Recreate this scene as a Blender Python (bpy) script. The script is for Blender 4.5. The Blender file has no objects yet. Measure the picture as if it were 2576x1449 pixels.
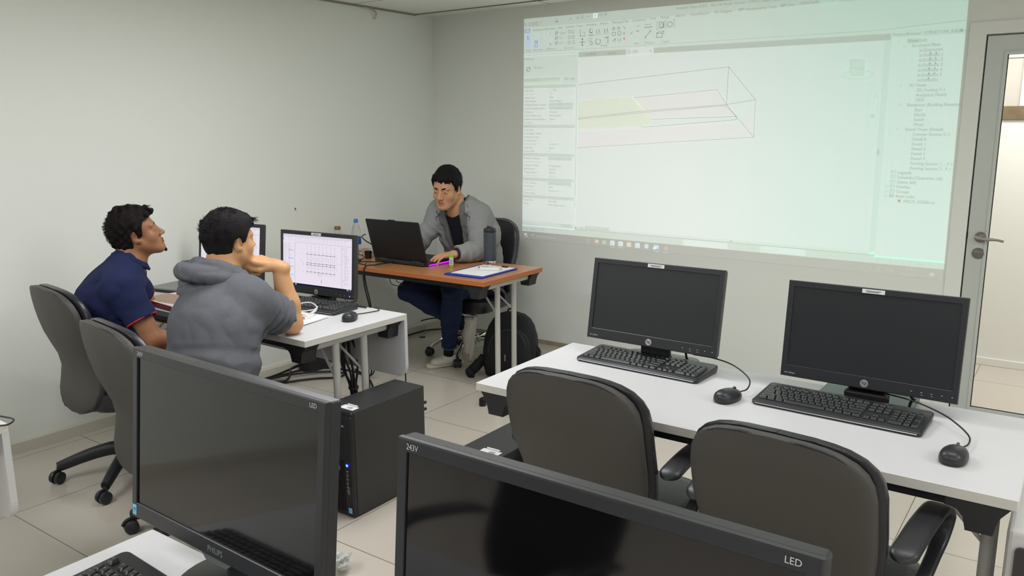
import bpy, bmesh, math, random
import numpy as np
from mathutils import Vector, Matrix

C = bpy.context.scene.collection
SC = bpy.context.scene
PI = math.pi
random.seed(7)

# ------------------------------------------------------------------ camera
cam_d = bpy.data.cameras.new('camera')
cam = bpy.data.objects.new('camera', cam_d)
C.objects.link(cam)
F_PX = 2035.5
cam_d.sensor_width = 36.0
cam_d.lens = F_PX / 2576.0 * 36.0
cam_d.clip_start = 0.05
YAW, PITCH, ROLL = -0.617418, 0.193065, -0.0051687
_f = Vector((math.sin(YAW) * math.cos(PITCH), math.cos(YAW) * math.cos(PITCH), -math.sin(PITCH)))
_r0 = Vector((math.cos(YAW), -math.sin(YAW), 0))
_u0 = _r0.cross(_f)
_r = math.cos(ROLL) * _r0 + math.sin(ROLL) * _u0
_u = -math.sin(ROLL) * _r0 + math.cos(ROLL) * _u0
cam.matrix_world = Matrix(((_r.x, _u.x, -_f.x, 0), (_r.y, _u.y, -_f.y, 0), (_r.z, _u.z, -_f.z, 1.52), (0, 0, 0, 1)))
SC.camera = cam

# ------------------------------------------------------------------ world, exposure, lights
w = bpy.data.worlds.new('world')
SC.world = w
w.use_nodes = True
w.node_tree.nodes['Background'].inputs[0].default_value = (0.9, 0.95, 1.0, 1)
w.node_tree.nodes['Background'].inputs[1].default_value = 0.05
SC.view_settings.view_transform = 'Standard'
SC.view_settings.look = 'None'
SC.view_settings.exposure = 0.0
SC.view_settings.gamma = 1.0
SC.view_settings.use_curve_mapping = False


def area(name, loc, sx, sy, power, color, rot=(0, 0, 0)):
    l = bpy.data.lights.new(name, 'AREA')
    l.shape = 'RECTANGLE'
    l.size = sx
    l.size_y = sy
    l.energy = power
    l.color = color
    o = bpy.data.objects.new(name, l)
    o.location = loc
    o.rotation_euler = rot
    C.objects.link(o)
    return o


WARM = (1.0, 1.0, 1.02)
# fluorescent ceiling fixtures that are switched on in the rear half of the room
for lx, ly, p in ((-2.2, 2.4, 30), (-0.2, 2.1, 12), (1.9, 1.9, 30), (-2.7, -0.1, 30), (-0.2, -0.9, 16), (1.9, -0.7, 34), (-2.3, -2.5, 26), (-0.2, -2.5, 30)):
    area('ceiling_lamp_light', (lx, ly, 2.30), 1.2, 0.55, p, WARM)
# corridor behind the glass door
area('corridor_lamp_light', (-0.1, 5.35, 2.28), 1.6, 0.5, 24, (1.0, 0.985, 0.95))
area('corridor_lamp_light', (2.2, 5.35, 2.28), 1.6, 0.5, 18, (1.0, 0.985, 0.95))


# ------------------------------------------------------------------ helpers
def lin(c):
    c = c / 255.0
    return c / 12.92 if c <= 0.04045 else ((c + 0.055) / 1.055) ** 2.4


def rgb(r, g, b):
    return (lin(r), lin(g), lin(b), 1.0)


MATS = {}


def mat(name, col, rough=0.5, metal=0.0, spec=0.5, noise=0.0, nscale=20.0, bump=0.0, bscale=200.0, trans=0.0,
        emit=None, estr=0.0, ior=1.45, alpha=1.0, coat=0.0):
    if name in MATS:
        return MATS[name]
    m = bpy.data.materials.new(name)
    m.use_nodes = True
    nt = m.node_tree
    b = nt.nodes['Principled BSDF']
    b.inputs['Base Color'].default_value = col
    b.inputs['Roughness'].default_value = rough
    b.inputs['Metallic'].default_value = metal
    b.inputs['Specular IOR Level'].default_value = spec
    b.inputs['IOR'].default_value = ior
    b.inputs['Transmission Weight'].default_value = trans
    b.inputs['Alpha'].default_value = alpha
    b.inputs['Coat Weight'].default_value = coat
    if emit:
        b.inputs['Emission Color'].default_value = emit
        b.inputs['Emission Strength'].default_value = estr
    if noise or bump:
        tc = nt.nodes.new('ShaderNodeTexCoord')
    if noise:
        n = nt.nodes.new('ShaderNodeTexNoise')
        n.inputs['Scale'].default_value = nscale
        n.inputs['Detail'].default_value = 4
        nt.links.new(tc.outputs['Object'], n.inputs['Vector'])
        mx = nt.nodes.new('ShaderNodeMix')
        mx.data_type = 'RGBA'
        nt.links.new(n.outputs['Fac'], mx.inputs['Factor'])
        mx.inputs['A'].default_value = tuple(max(0, c * (1 - noise)) for c in col[:3]) + (1,)
        mx.inputs['B'].default_value = tuple(min(1, c * (1 + noise)) for c in col[:3]) + (1,)
        nt.links.new(mx.outputs['Result'], b.inputs['Base Color'])
    if bump:
        n2 = nt.nodes.new('ShaderNodeTexNoise')
        n2.inputs['Scale'].default_value = bscale
        n2.inputs['Detail'].default_value = 3
        nt.links.new(tc.outputs['Object'], n2.inputs['Vector'])
        bp = nt.nodes.new('ShaderNodeBump')
        bp.inputs['Strength'].default_value = bump
        bp.inputs['Distance'].default_value = 0.002
        nt.links.new(n2.outputs['Fac'], bp.inputs['Height'])
        nt.links.new(bp.outputs['Normal'], b.inputs['Normal'])
    MATS[name] = m
    return m


def emis(name, col, s):
    if name in MATS:
        return MATS[name]
    m = bpy.data.materials.new(name)
    m.use_nodes = True
    nt = m.node_tree
    nt.nodes.remove(nt.nodes['Principled BSDF'])
    e = nt.nodes.new('ShaderNodeEmission')
    e.inputs[0].default_value = col
    e.inputs[1].default_value = s
    nt.links.new(e.outputs[0], nt.nodes['Material Output'].inputs[0])
    MATS[name] = m
    return m


def link(name, me, m=None, parent=None):
    o = bpy.data.objects.new(name, me)
    C.objects.link(o)
    if m is not None:
        for mm in (m if isinstance(m, (list, tuple)) else [m]):
            me.materials.append(mm)
    if parent is not None:
        o.parent = parent
    return o


def obj(name, bm, m, parent=None, smooth=False):
    me = bpy.data.meshes.new(name)
    bmesh.ops.recalc_face_normals(bm, faces=bm.faces)
    bm.to_mesh(me)
    bm.free()
    if smooth:
        for p in me.polygons:
            p.use_smooth = True
        if smooth != 'all':
            try:
                me.set_sharp_from_angle(angle=math.radians(38))
            except Exception:
                pass
    return link(name, me, m, parent)


def thing(name, label, cat, loc=(0, 0, 0), rotz=0.0, group=None):
    o = bpy.data.objects.new(name, None)
    o.empty_display_size = 0.05
    C.objects.link(o)
    o.location = loc
    o.rotation_euler = (0, 0, rotz)
    return tag(o, label, cat, group)


def tag(o, label, cat, group=None):
    o['label'] = label
    o['category'] = cat
    if group:
        o['group'] = group
    return o


def struct(o):
    o['kind'] = 'structure'
    return o


def NB():
    return bmesh.new()


def box(bm, lo, hi, bev=0.0, seg=2, M=None):
    r = bmesh.ops.create_cube(bm, size=1.0)
    vs = r['verts']
    lo = Vector(lo)
    hi = Vector(hi)
    c = (lo + hi) / 2
    d = hi - lo
    for v in vs:
        v.co = Vector((v.co.x * d.x, v.co.y * d.y, v.co.z * d.z)) + c
    if bev > 0:
        es = list({e for v in vs for e in v.link_edges})
        g = bmesh.ops.bevel(bm, geom=es, offset=bev, segments=seg, affect='EDGES', profile=0.5)
        vs = list({v for f in g['faces'] for v in f.verts} | {v for v in vs if v.is_valid})
    if M is not None:
        bmesh.ops.transform(bm, matrix=M, verts=[v for v in vs if v.is_valid])
    return bm


def prism(bm, pts, h0, h1, axis='z', M=None, bev=0.0):
    """polygon pts (a,b) extruded along an axis from h0 to h1"""
    def P(a, b, h):
        if axis == 'z':
            return Vector((a, b, h))
        if axis == 'y':
            return Vector((a, h, b))
        return Vector((h, a, b))
    lo = [bm.verts.new(P(a, b, h0)) for a, b in pts]
    hi = [bm.verts.new(P(a, b, h1)) for a, b in pts]
    n = len(pts)
    fs = [bm.faces.new(lo[::-1]), bm.faces.new(hi)]
    for i in range(n):
        fs.append(bm.faces.new((lo[i], lo[(i + 1) % n], hi[(i + 1) % n], hi[i])))
    vs = lo + hi
    if bev > 0:
        es = list(fs[0].edges) + list(fs[1].edges)
        g = bmesh.ops.bevel(bm, geom=es, offset=bev, segments=2, affect='EDGES', profile=0.5)
        vs = list({v for f in g['faces'] for v in f.verts} | {v for v in vs if v.is_valid})
    if M is not None:
        bmesh.ops.transform(bm, matrix=M, verts=[v for v in vs if v.is_valid])
    return bm


def rrect(w_, h_, r, n=6, cx=0, cy=0, rs=None):
    """rounded rectangle outline, counterclockwise. rs = radii for (bl, br, tr, tl)"""
    rs = rs or (r, r, r, r)
    out = []
    for (sx, sy, a0), rr in zip(((-1, -1, PI), (1, -1, 1.5 * PI), (1, 1, 0), (-1, 1, .5 * PI)), rs):
        ox, oy = cx + sx * (w_ / 2 - rr), cy + sy * (h_ / 2 - rr)
        k = n if rr > 1e-6 else 0
        for i in range(k + 1):
            a = a0 + (PI / 2) * (i / max(1, k))
            out.append((ox + rr * math.cos(a), oy + rr * math.sin(a)))
    return out


def frame_axes(d):
    d = d.normalized()
    a = Vector((0, 0, 1)) if abs(d.z) < 0.95 else Vector((1, 0, 0))
    x = d.cross(a).normalized()
    return x, d.cross(x).normalized()


def spline(pts, n=8):
    P = [Vector(p) for p in pts]
    P = [P[0] * 2 - P[1]] + P + [P[-1] * 2 - P[-2]]
    out = []
    for i in range(1, len(P) - 2):
        for k in range(n):
            t = k / n
            a, b, c, d = P[i - 1], P[i], P[i + 1], P[i + 2]
            out.append(0.5 * ((2 * b) + (c - a) * t + (2 * a - 5 * b + 4 * c - d) * t * t + (3 * b - a - 3 * c + d) * t ** 3))
    out.append(P[-2])
    return out


def tube(bm, pts, r, n=8, cap=True, sx=1.0):
    """tube through pts, r number or list; parallel transport frames"""
    pts = [Vector(p) for p in pts]
    rs = r if isinstance(r, (list, tuple)) else [r] * len(pts)
    d = (pts[1] - pts[0]).normalized()
    x, y = frame_axes(d)
    rings = []
    for i, p in enumerate(pts):
        if i == 0:
            t = pts[1] - pts[0]
        elif i == len(pts) - 1:
            t = pts[-1] - pts[-2]
        else:
            t = pts[i + 1] - pts[i - 1]
        t = t.normalized()
        x = (x - t * x.dot(t)).normalized()
        y = t.cross(x)
        rings.append([bm.verts.new(p + (x * math.cos(2 * PI * k / n) * sx + y * math.sin(2 * PI * k / n)) * rs[i]) for k in range(n)])
    for a, b in zip(rings, rings[1:]):
        for k in range(n):
            bm.faces.new((a[k], a[(k + 1) % n], b[(k + 1) % n], b[k]))
    if cap:
        bm.faces.new(rings[0][::-1])
        bm.faces.new(rings[-1])
    return bm


def lathe(bm, prof, n=24, c=(0, 0, 0), M=None, cap=True):
    """profile (r, z) list revolved round z"""
    rings = []
    new = []
    for r, z in prof:
        ring = [bm.verts.new((c[0] + r * math.cos(2 * PI * k / n), c[1] + r * math.sin(2 * PI * k / n), c[2] + z)) for k in range(n)]
        rings.append(ring)
        new += ring
    for a, b in zip(rings, rings[1:]):
        for k in range(n):
            bm.faces.new((a[k], a[(k + 1) % n], b[(k + 1) % n], b[k]))
    if cap:
        bm.faces.new(rings[0][::-1])
        bm.faces.new(rings[-1])
    if M is not None:
        bmesh.ops.transform(bm, matrix=M, verts=new)
    return bm


def loft(bm, rings, cap=True):
    R = [[bm.verts.new(p) for p in r] for r in rings]
    n = len(R[0])
    for a, b in zip(R, R[1:]):
        for k in range(n):
            bm.faces.new((a[k], a[(k + 1) % n], b[(k + 1) % n], b[k]))
    if cap:
        bm.faces.new(R[0][::-1])
        bm.faces.new(R[-1])
    return bm


def cable(name, pts, r, m, label=None, cat='cable', parent=None, n=8, group=None, seg=8):
    o = obj(name, tube(NB(), spline(pts, seg), r, n), m, parent, smooth='all')
    if label:
        tag(o, label, cat, group)
    return o


# lettering: every string is turned into a flat mesh once, in one batch
_TXT = {}


def prepare_text(strings):
    tmp = []
    for s in sorted(set(strings)):
        cu = bpy.data.curves.new('t', 'FONT')
        cu.body = s
        cu.size = 1.0
        cu.resolution_u = 3
        o = bpy.data.objects.new('t', cu)
        C.objects.link(o)
        tmp.append((s, o))
    dg = bpy.context.evaluated_depsgraph_get()
    dg.update()
    for s, o in tmp:
        me = o.evaluated_get(dg).to_mesh()
        V = [(v.co.x, v.co.y) for v in me.vertices]
        Fs = [tuple(p.vertices) for p in me.polygons]
        _TXT[s] = (V, Fs)
        o.evaluated_get(dg).to_mesh_clear()
    for s, o in tmp:
        cu = o.data
        bpy.data.objects.remove(o)
        bpy.data.curves.remove(cu)


def text_geo(s, x, y, size, anchor='l', sx=1.0):
    V, Fs = _TXT[s]
    if not V:
        return [], []
    xs = [v[0] for v in V]
    wd = max(xs) * size * sx
    ox = x - (wd / 2 if anchor == 'c' else (wd if anchor == 'r' else 0))
    return [(ox + v[0] * size * sx, y + v[1] * size) for v in V], Fs


def flat(name, items, f, m, parent):
    """items: list of (verts2d, faces); f maps 2d to 3d"""
    vs, fs = [], []
    for V, Fs in items:
        k = len(vs)
        vs += [f(*v) for v in V]
        fs += [tuple(i + k for i in q) for q in Fs]
    me = bpy.data.meshes.new(name)
    me.from_pydata([tuple(v) for v in vs], [], fs)
    me.update()
    return link(name, me, m, parent)


def R4(x0, y0, x1, y1):
    return ([(x0, y0), (x1, y0), (x1, y1), (x0, y1)], [(0, 1, 2, 3)])


def L4(x0, y0, x1, y1, w_=1.0):
    d = math.hypot(x1 - x0, y1 - y0) or 1
    nx, ny = -(y1 - y0) / d * w_ / 2, (x1 - x0) / d * w_ / 2
    return ([(x0 + nx, y0 + ny), (x0 - nx, y0 - ny), (x1 - nx, y1 - ny), (x1 + nx, y1 + ny)], [(0, 1, 2, 3)])
# ------------------------------------------------------------------ materials
def wall_mat(name, col, smudge=0.0):
    m = bpy.data.materials.new(name)
    m.use_nodes = True
    nt = m.node_tree
    b = nt.nodes['Principled BSDF']
    b.inputs['Roughness'].default_value = 0.62
    b.inputs['Specular IOR Level'].default_value = 0.3
    tc = nt.nodes.new('ShaderNodeTexCoord')
    n = nt.nodes.new('ShaderNodeTexNoise')
    n.inputs['Scale'].default_value = 9
    n.inputs['Detail'].default_value = 6
    n.inputs['Roughness'].default_value = 0.7
    nt.links.new(tc.outputs['Object'], n.inputs['Vector'])
    r = nt.nodes.new('ShaderNodeValToRGB')
    r.color_ramp.elements[0].position = 0.72
    r.color_ramp.elements[1].position = 0.80
    r.color_ramp.elements[0].color = (0, 0, 0, 1)
    r.color_ramp.elements[1].color = (1, 1, 1, 1)
    nt.links.new(n.outputs['Fac'], r.inputs['Fac'])
    # scuffs only near chair height
    sp = nt.nodes.new('ShaderNodeSeparateXYZ')
    nt.links.new(tc.outputs['Object'], sp.inputs[0])
    mr = nt.nodes.new('ShaderNodeMapRange')
    mr.inputs['From Min'].default_value = 0.15
    mr.inputs['From Max'].default_value = 0.9
    mr.inputs['To Min'].default_value = 1.0
    mr.inputs['To Max'].default_value = 0.0
    nt.links.new(sp.outputs['Z'], mr.inputs['Value'])
    mu = nt.nodes.new('ShaderNodeMath')
    mu.operation = 'MULTIPLY'
    nt.links.new(mr.outputs[0], mu.inputs[0])
    nt.links.new(r.outputs['Color'], mu.inputs[1])
    mu2 = nt.nodes.new('ShaderNodeMath')
    mu2.operation = 'MULTIPLY'
    mu2.inputs[1].default_value = smudge
    nt.links.new(mu.outputs[0], mu2.inputs[0])
    mx = nt.nodes.new('ShaderNodeMix')
    mx.data_type = 'RGBA'
    mx.inputs['A'].default_value = col
    mx.inputs['B'].default_value = tuple(c * 0.62 for c in col[:3]) + (1,)
    nt.links.new(mu2.outputs[0], mx.inputs['Factor'])
    nt.links.new(mx.outputs['Result'], b.inputs['Base Color'])
    bp = nt.nodes.new('ShaderNodeBump')
    n2 = nt.nodes.new('ShaderNodeTexNoise')
    n2.inputs['Scale'].default_value = 120
    nt.links.new(tc.outputs['Object'], n2.inputs['Vector'])
    nt.links.new(n2.outputs['Fac'], bp.inputs['Height'])
    bp.inputs['Strength'].default_value = 0.12
    bp.inputs['Distance'].default_value = 0.002
    nt.links.new(bp.outputs[0], b.inputs['Normal'])
    return m


def grid_mat(name, base, line, x0, dx, y0, dy, wl, rough, spec=0.5, var=0.03):
    """floor or ceiling with straight joints at x0 + k dx, y0 + k dy"""
    m = bpy.data.materials.new(name)
    m.use_nodes = True
    nt = m.node_tree
    b = nt.nodes['Principled BSDF']
    b.inputs['Roughness'].default_value = rough
    b.inputs['Specular IOR Level'].default_value = spec
    tc = nt.nodes.new('ShaderNodeTexCoord')
    sp = nt.nodes.new('ShaderNodeSeparateXYZ')
    nt.links.new(tc.outputs['Object'], sp.inputs[0])

    def math_(op, a, b_=None, c_=None):
        n = nt.nodes.new('ShaderNodeMath')
        n.operation = op
        for i, v in enumerate((a, b_, c_)):
            if v is None:
                continue
            if isinstance(v, (int, float)):
                n.inputs[i].default_value = v
            else:
                nt.links.new(v, n.inputs[i])
        return n.outputs[0]
    masks = []
    cells = []
    for ax, o0, d in (('X', x0, dx), ('Y', y0, dy)):
        s = math_('DIVIDE', math_('SUBTRACT', sp.outputs[ax], o0), d)
        cells.append(math_('FLOOR', s))
        fr = math_('FRACT', s)
        dist = math_('MULTIPLY', math_('MINIMUM', fr, math_('SUBTRACT', 1.0, fr)), d)
        masks.append(math_('LESS_THAN', dist, wl / 2))
    mk = math_('MAXIMUM', masks[0], masks[1])
    wn = nt.nodes.new('ShaderNodeTexWhiteNoise')
    wn.noise_dimensions = '2D'
    cb = nt.nodes.new('ShaderNodeCombineXYZ')
    nt.links.new(cells[0], cb.inputs[0])
    nt.links.new(cells[1], cb.inputs[1])
    nt.links.new(cb.outputs[0], wn.inputs['Vector'])
    m1 = nt.nodes.new('ShaderNodeMix')
    m1.data_type = 'RGBA'
    m1.inputs['A'].default_value = tuple(c * (1 - var) for c in base[:3]) + (1,)
    m1.inputs['B'].default_value = tuple(c * (1 + var) for c in base[:3]) + (1,)
    nt.links.new(wn.outputs['Value'], m1.inputs['Factor'])
    m2 = nt.nodes.new('ShaderNodeMix')
    m2.data_type = 'RGBA'
    nt.links.new(mk, m2.inputs['Factor'])
    nt.links.new(m1.outputs['Result'], m2.inputs['A'])
    m2.inputs['B'].default_value = line
    nt.links.new(m2.outputs['Result'], b.inputs['Base Color'])
    return m


def wood_mat(name, c1, c2, rough=0.35):
    m = bpy.data.materials.new(name)
    m.use_nodes = True
    nt = m.node_tree
    b = nt.nodes['Principled BSDF']
    b.inputs['Roughness'].default_value = rough
    tc = nt.nodes.new('ShaderNodeTexCoord')
    mp = nt.nodes.new('ShaderNodeMapping')
    mp.inputs['Scale'].default_value = (1.2, 14, 14)
    nt.links.new(tc.outputs['Object'], mp.inputs[0])
    n = nt.nodes.new('ShaderNodeTexNoise')
    n.inputs['Scale'].default_value = 4
    n.inputs['Detail'].default_value = 6
    n.inputs['Distortion'].default_value = 0.6
    nt.links.new(mp.outputs[0], n.inputs['Vector'])
    mx = nt.nodes.new('ShaderNodeMix')
    mx.data_type = 'RGBA'
    mx.inputs['A'].default_value = c1
    mx.inputs['B'].default_value = c2
    nt.links.new(n.outputs['Fac'], mx.inputs['Factor'])
    nt.links.new(mx.outputs['Result'], b.inputs['Base Color'])
    return m


M_WALL = wall_mat('wall_paint', rgb(229, 232, 225), 0.8)
M_WALLC = mat('corridor_paint', rgb(232, 230, 224), 0.6)
M_FLOOR = grid_mat('porcelain_floor_tiles', rgb(198, 190, 178), rgb(112, 103, 88), -2.826, 0.593, 1.309, 0.602, 0.0035, 0.16, 0.5)
M_CEIL = grid_mat('ceiling_board', rgb(238, 240, 234), rgb(160, 158, 142), -3.05, 1.2, 4.57, 0.61, 0.012, 0.8, 0.2, 0.01)
M_TRIM = mat('skirting_tile', rgb(206, 203, 188), 0.3)
M_ALU = mat('grey_aluminium', rgb(176, 182, 176), 0.38, 0.35)
M_ALUW = mat('white_aluminium', rgb(196, 201, 194), 0.4, 0.1)
M_GASKET = mat('black_gasket', rgb(40, 40, 36), 0.8)
M_STEEL = mat('brushed_steel', rgb(168, 164, 156), 0.3, 0.95)
M_CHROME = mat('chrome', rgb(215, 215, 215), 0.12, 1.0)
M_GLASS = mat('clear_glass', (1, 1, 1, 1), 0.0, 0, 0.5, trans=1.0, ior=1.02)
M_PLASTIC_CLEAR = mat('clear_plastic', (0.93, 0.95, 0.95, 1), 0.06, 0, 0.5, trans=1.0, ior=1.18)
M_WHITE = mat('white_laminate', rgb(197, 197, 198), 0.42, noise=0.012, nscale=60)
M_WHITE_EDGE = mat('white_edge_band', rgb(202, 200, 194), 0.45)
M_ORANGE = wood_mat('cherry_laminate', rgb(172, 118, 76), rgb(186, 128, 84), 0.33)
M_LEGTUBE = mat('grey_powder_coat', rgb(186, 186, 180), 0.45)
M_BLK = mat('black_plastic', rgb(34, 34, 37), 0.5, bump=0.15, bscale=600)
M_BLK2 = mat('satin_black_plastic', rgb(40, 41, 44), 0.36)
M_BLKMET = mat('black_steel', rgb(26, 25, 27), 0.5)
M_KEY = mat('key_plastic', rgb(36, 40, 40), 0.32, spec=0.9)
M_KEYPRINT = mat('key_print', rgb(190, 192, 192), 0.5)
M_SILVER = mat('silver_strip', rgb(190, 190, 194), 0.3, 0.7)
M_LEATHER = mat('black_leather', rgb(47, 46, 46), 0.42, bump=0.35, bscale=260)
M_LEATHER2 = mat('black_leather_front', rgb(36, 36, 40), 0.3, bump=0.3, bscale=220)
M_OLIVE = mat('faded_leather', rgb(66, 64, 60), 0.55, bump=0.4, bscale=300)
M_PAPER = mat('paper', rgb(232, 232, 232), 0.8)
M_LABEL = mat('white_label', rgb(215, 217, 218), 0.6)
M_PRINT = mat('grey_print', rgb(70, 70, 74), 0.7)
M_SCREEN = mat('dark_screen', rgb(9, 9, 11), 0.07, spec=0.7)
M_SCREEN_MATT = mat('matt_dark_screen', rgb(24, 28, 31), 0.4, spec=0.6)
M_CASE = mat('pc_case', rgb(47, 48, 48), 0.42, bump=0.1, bscale=500)
M_CASEF = mat('pc_front', rgb(30, 30, 34), 0.4)
M_CABLE = mat('black_cable', rgb(22, 22, 23), 0.5)

# ------------------------------------------------------------------ room
XL, XR, YF, YB, ZC = -4.085, 3.0, 4.75, -3.6, 2.34
bm = NB()
box(bm, (XL - 0.1, YB - 0.1, -0.1), (XR + 0.1, 6.05, 0))
struct(obj('floor', bm, M_FLOOR))
bm = NB()
box(bm, (XL - 0.1, YB - 0.1, ZC), (XR + 0.1, 6.05, ZC + 0.1))
struct(obj('ceiling', bm, M_CEIL))
bm = NB()
box(bm, (XL - 0.1, YB - 0.1, 0), (XL, 6.05, ZC))
struct(obj('wall_left', bm, M_WALL))
bm = NB()
box(bm, (XR, YB - 0.1, 0), (XR + 0.1, 6.05, ZC))
struct(obj('wall_right', bm, M_WALL))
bm = NB()
box(bm, (XL, YB - 0.1, 0), (XR, YB, ZC))
struct(obj('wall_back', bm, mat('dark_rear_wall', rgb(96, 99, 102), 0.7)))
DX0, DX1, DZ = -0.535, 0.44, 2.0
bm = NB()
prism(bm, [(XL, 0), (DX0, 0), (DX0, DZ), (DX1, DZ), (DX1, 0), (XR, 0), (XR, ZC), (XL, ZC)], YF, YF + 0.1, 'y')
struct(obj('wall_front', bm, M_WALL))
# wall across the corridor: plain below, dark rail, transom lights above
bm = NB()
box(bm, (XL, 5.93, 0), (XR, 6.03, 1.565))
struct(obj('wall_corridor', bm, M_WALLC))
bm = NB()
box(bm, (XL, 5.915, 1.565), (XR, 6.0, 1.648), 0.003)
struct(obj('trim_1', bm, mat('dark_wood_rail', rgb(116, 100, 76), 0.5, noise=0.35, nscale=14)))
bm = NB()
box(bm, (XL, 5.955, 1.648), (-0.395, 6.0, 1.94))
struct(obj('window_1', bm, mat('frosted_pane', rgb(196, 190, 180), 0.5)))
bm = NB()
box(bm, (-0.395, 5.955, 1.648), (XR, 6.0, 1.94))
box(bm, (XL, 5.955, 1.945), (XR, 6.0, 2.25))
struct(obj('window_2', bm, emis('lit_transom', (1, 1, 1, 1), 1.0)))
bm = NB()
box(bm, (XL, 5.945, 1.938), (XR, 5.99, 1.947))
box(bm, (-0.399, 5.945, 1.648), (-0.392, 5.99, 1.94))
box(bm, (XL, 5.93, 2.25), (XR, 6.0, ZC))
struct(obj('trim_2', bm, M_WALLC))
# skirtings
bm = NB()
prism(bm, [(XL, 0), (XL + 0.022, 0), (XL + 0.022, 0.055), (XL + 0.012, 0.068), (XL, 0.068)], YB, YF, 'y')
struct(obj('baseboard_left', bm, M_TRIM))
bm = NB()
box(bm, (XL, 5.915, 0), (XR, 5.93, 0.05), 0.003)
struct(obj('baseboard_corridor', bm, M_WALLC))
bm = NB()
box(bm, (XL, YF - 0.006, 0.0), (DX0 - 0.05, YF, 0.03))
struct(obj('baseboard_front', bm, mat('grimy_skirting', rgb(158, 148, 122), 0.6, noise=0.3, nscale=12)))
# ceiling edge angles
bm = NB()
box(bm, (XL, 4.565, ZC - 0.006), (XR, 4.58, ZC))
struct(obj('trim_3', bm, mat('ceiling_angle', rgb(140, 136, 116), 0.6)))
bm = NB()
box(bm, (XL, -3.5, ZC - 0.012), (XL + 0.012, 4.57, ZC))
struct(obj('trim_4', bm, MATS['ceiling_angle']))

# glass door in the front wall: aluminium frame, leaf, pane, lever handle, lock
bm = NB()
prism(bm, [(DX0 - 0.03, 0), (DX0 - 0.03, DZ + 0.03), (DX1 + 0.03, DZ + 0.03), (DX1 + 0.03, 0), (DX1 - 0.03, 0),
           (DX1 - 0.03, DZ - 0.03), (DX0 + 0.045, DZ - 0.03), (DX0 + 0.045, 0)], YF - 0.012, YF + 0.10, 'y')
door_frame = struct(obj('door_1', bm, M_WALL))
lx0, lx1, lz0, lz1 = DX0 + 0.052, DX1 - 0.035, 0.008, DZ - 0.038
bm = NB()
for a in ((lx0 - 0.006, lz0, lx0 + 0.01, lz1 + 0.006), (lx1 - 0.01, lz0, lx1 + 0.006, lz1 + 0.006), (lx0, lz1 - 0.01, lx1, lz1 + 0.006)):
    box(bm, (a[0], YF + 0.02, a[1]), (a[2], YF + 0.03, a[3]))
gk = obj('gasket', bm, M_GASKET, door_frame)
bm = NB()
sw, gx0 = 0.092, lx0 + 0.092
yy0, yy1 = YF - 0.004, YF + 0.036
prism(bm, [(lx0, lz0), (lx0 + sw, lz0 + 0.055), (lx0 + sw, lz1 - sw), (lx0, lz1)], yy0, yy1, 'y')
prism(bm, [(lx1, lz0), (lx1 - sw, lz0 + 0.055), (lx1 - sw, lz1 - sw), (lx1, lz1)], yy0, yy1, 'y')
prism(bm, [(lx0, lz1), (lx0 + sw, lz1 - sw), (lx1 - sw, lz1 - sw), (lx1, lz1)], yy0, yy1, 'y')
prism(bm, [(lx0, lz0), (lx0 + sw, lz0 + 0.055), (lx1 - sw, lz0 + 0.055), (lx1, lz0)], yy0, yy1, 'y')
# raised glazing bead
for a in ((lx0 + sw - 0.014, lz0 + 0.041, lx0 + sw, lz1 - sw + 0.014), (lx1 - sw, lz0 + 0.041, lx1 - sw + 0.014, lz1 - sw + 0.014),
          (lx0 + sw, lz1 - sw, lx1 - sw, lz1 - sw + 0.014), (lx0 + sw, lz0 + 0.041, lx1 - sw, lz0 + 0.055)):
    box(bm, (a[0], yy0 - 0.006, a[1]), (a[2], yy0 + 0.002, a[3]))
leaf = obj('door_leaf', bm, M_ALUW, door_frame)
bm = NB()
box(bm, (lx0 + sw - 0.002, YF + 0.012, lz0 + 0.052), (lx1 - sw + 0.002, YF + 0.018, lz1 - sw + 0.002))
obj('glass_pane', bm, M_GLASS, door_frame)
bm = NB()
box(bm, (lx0 + sw, YF + 0.008, lz0 + 0.055), (lx0 + sw + 0.004, YF + 0.012, lz1 - sw))
box(bm, (lx0 + sw, YF + 0.008, lz0 + 0.055), (lx1 - sw, YF + 0.012, lz0 + 0.059))
obj('glass_seal', bm, M_GASKET, door_frame)
hx = -0.425
MY = Matrix.Rotation(PI / 2, 4, 'X')
bm = NB()
lathe(bm, [(0.001, 0), (0.026, 0), (0.028, 0.004), (0.026, 0.009), (0.001, 0.009)], 28, M=Matrix.Translation((hx, yy0, 0.968)) @ MY)
rose = obj('handle_rose', bm, M_STEEL, door_frame, smooth=True)
bm = NB()
tube(bm, spline([(hx, yy0 - 0.005, 0.968), (hx, yy0 - 0.045, 0.968)], 3), 0.009, 12)
tube(bm, spline([(hx - 0.022, yy0 - 0.048, 0.974), (hx, yy0 - 0.05, 0.967), (hx + 0.035, yy0 - 0.052, 0.964), (hx + 0.075, yy0 - 0.052, 0.966), (hx + 0.108, yy0 - 0.05, 0.96)], 6), 0.0085, 12)
obj('lever_handle', bm, M_STEEL, door_frame, smooth=True)
bm = NB()
lathe(bm, [(0.001, 0), (0.027, 0), (0.029, 0.004), (0.026, 0.008), (0.018, 0.008), (0.016, 0.014), (0.001, 0.015)], 28, M=Matrix.Translation((hx - 0.003, yy0, 0.884)) @ MY)
obj('lock_rose', bm, M_STEEL, door_frame, smooth=True)
bm = NB()
box(bm, (lx0 - 0.006, YF - 0.006, 0.955), (lx0 + 0.001, YF + 0.01, 0.99), 0.001)
obj('strike_plate', bm, M_GASKET, door_frame)

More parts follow.
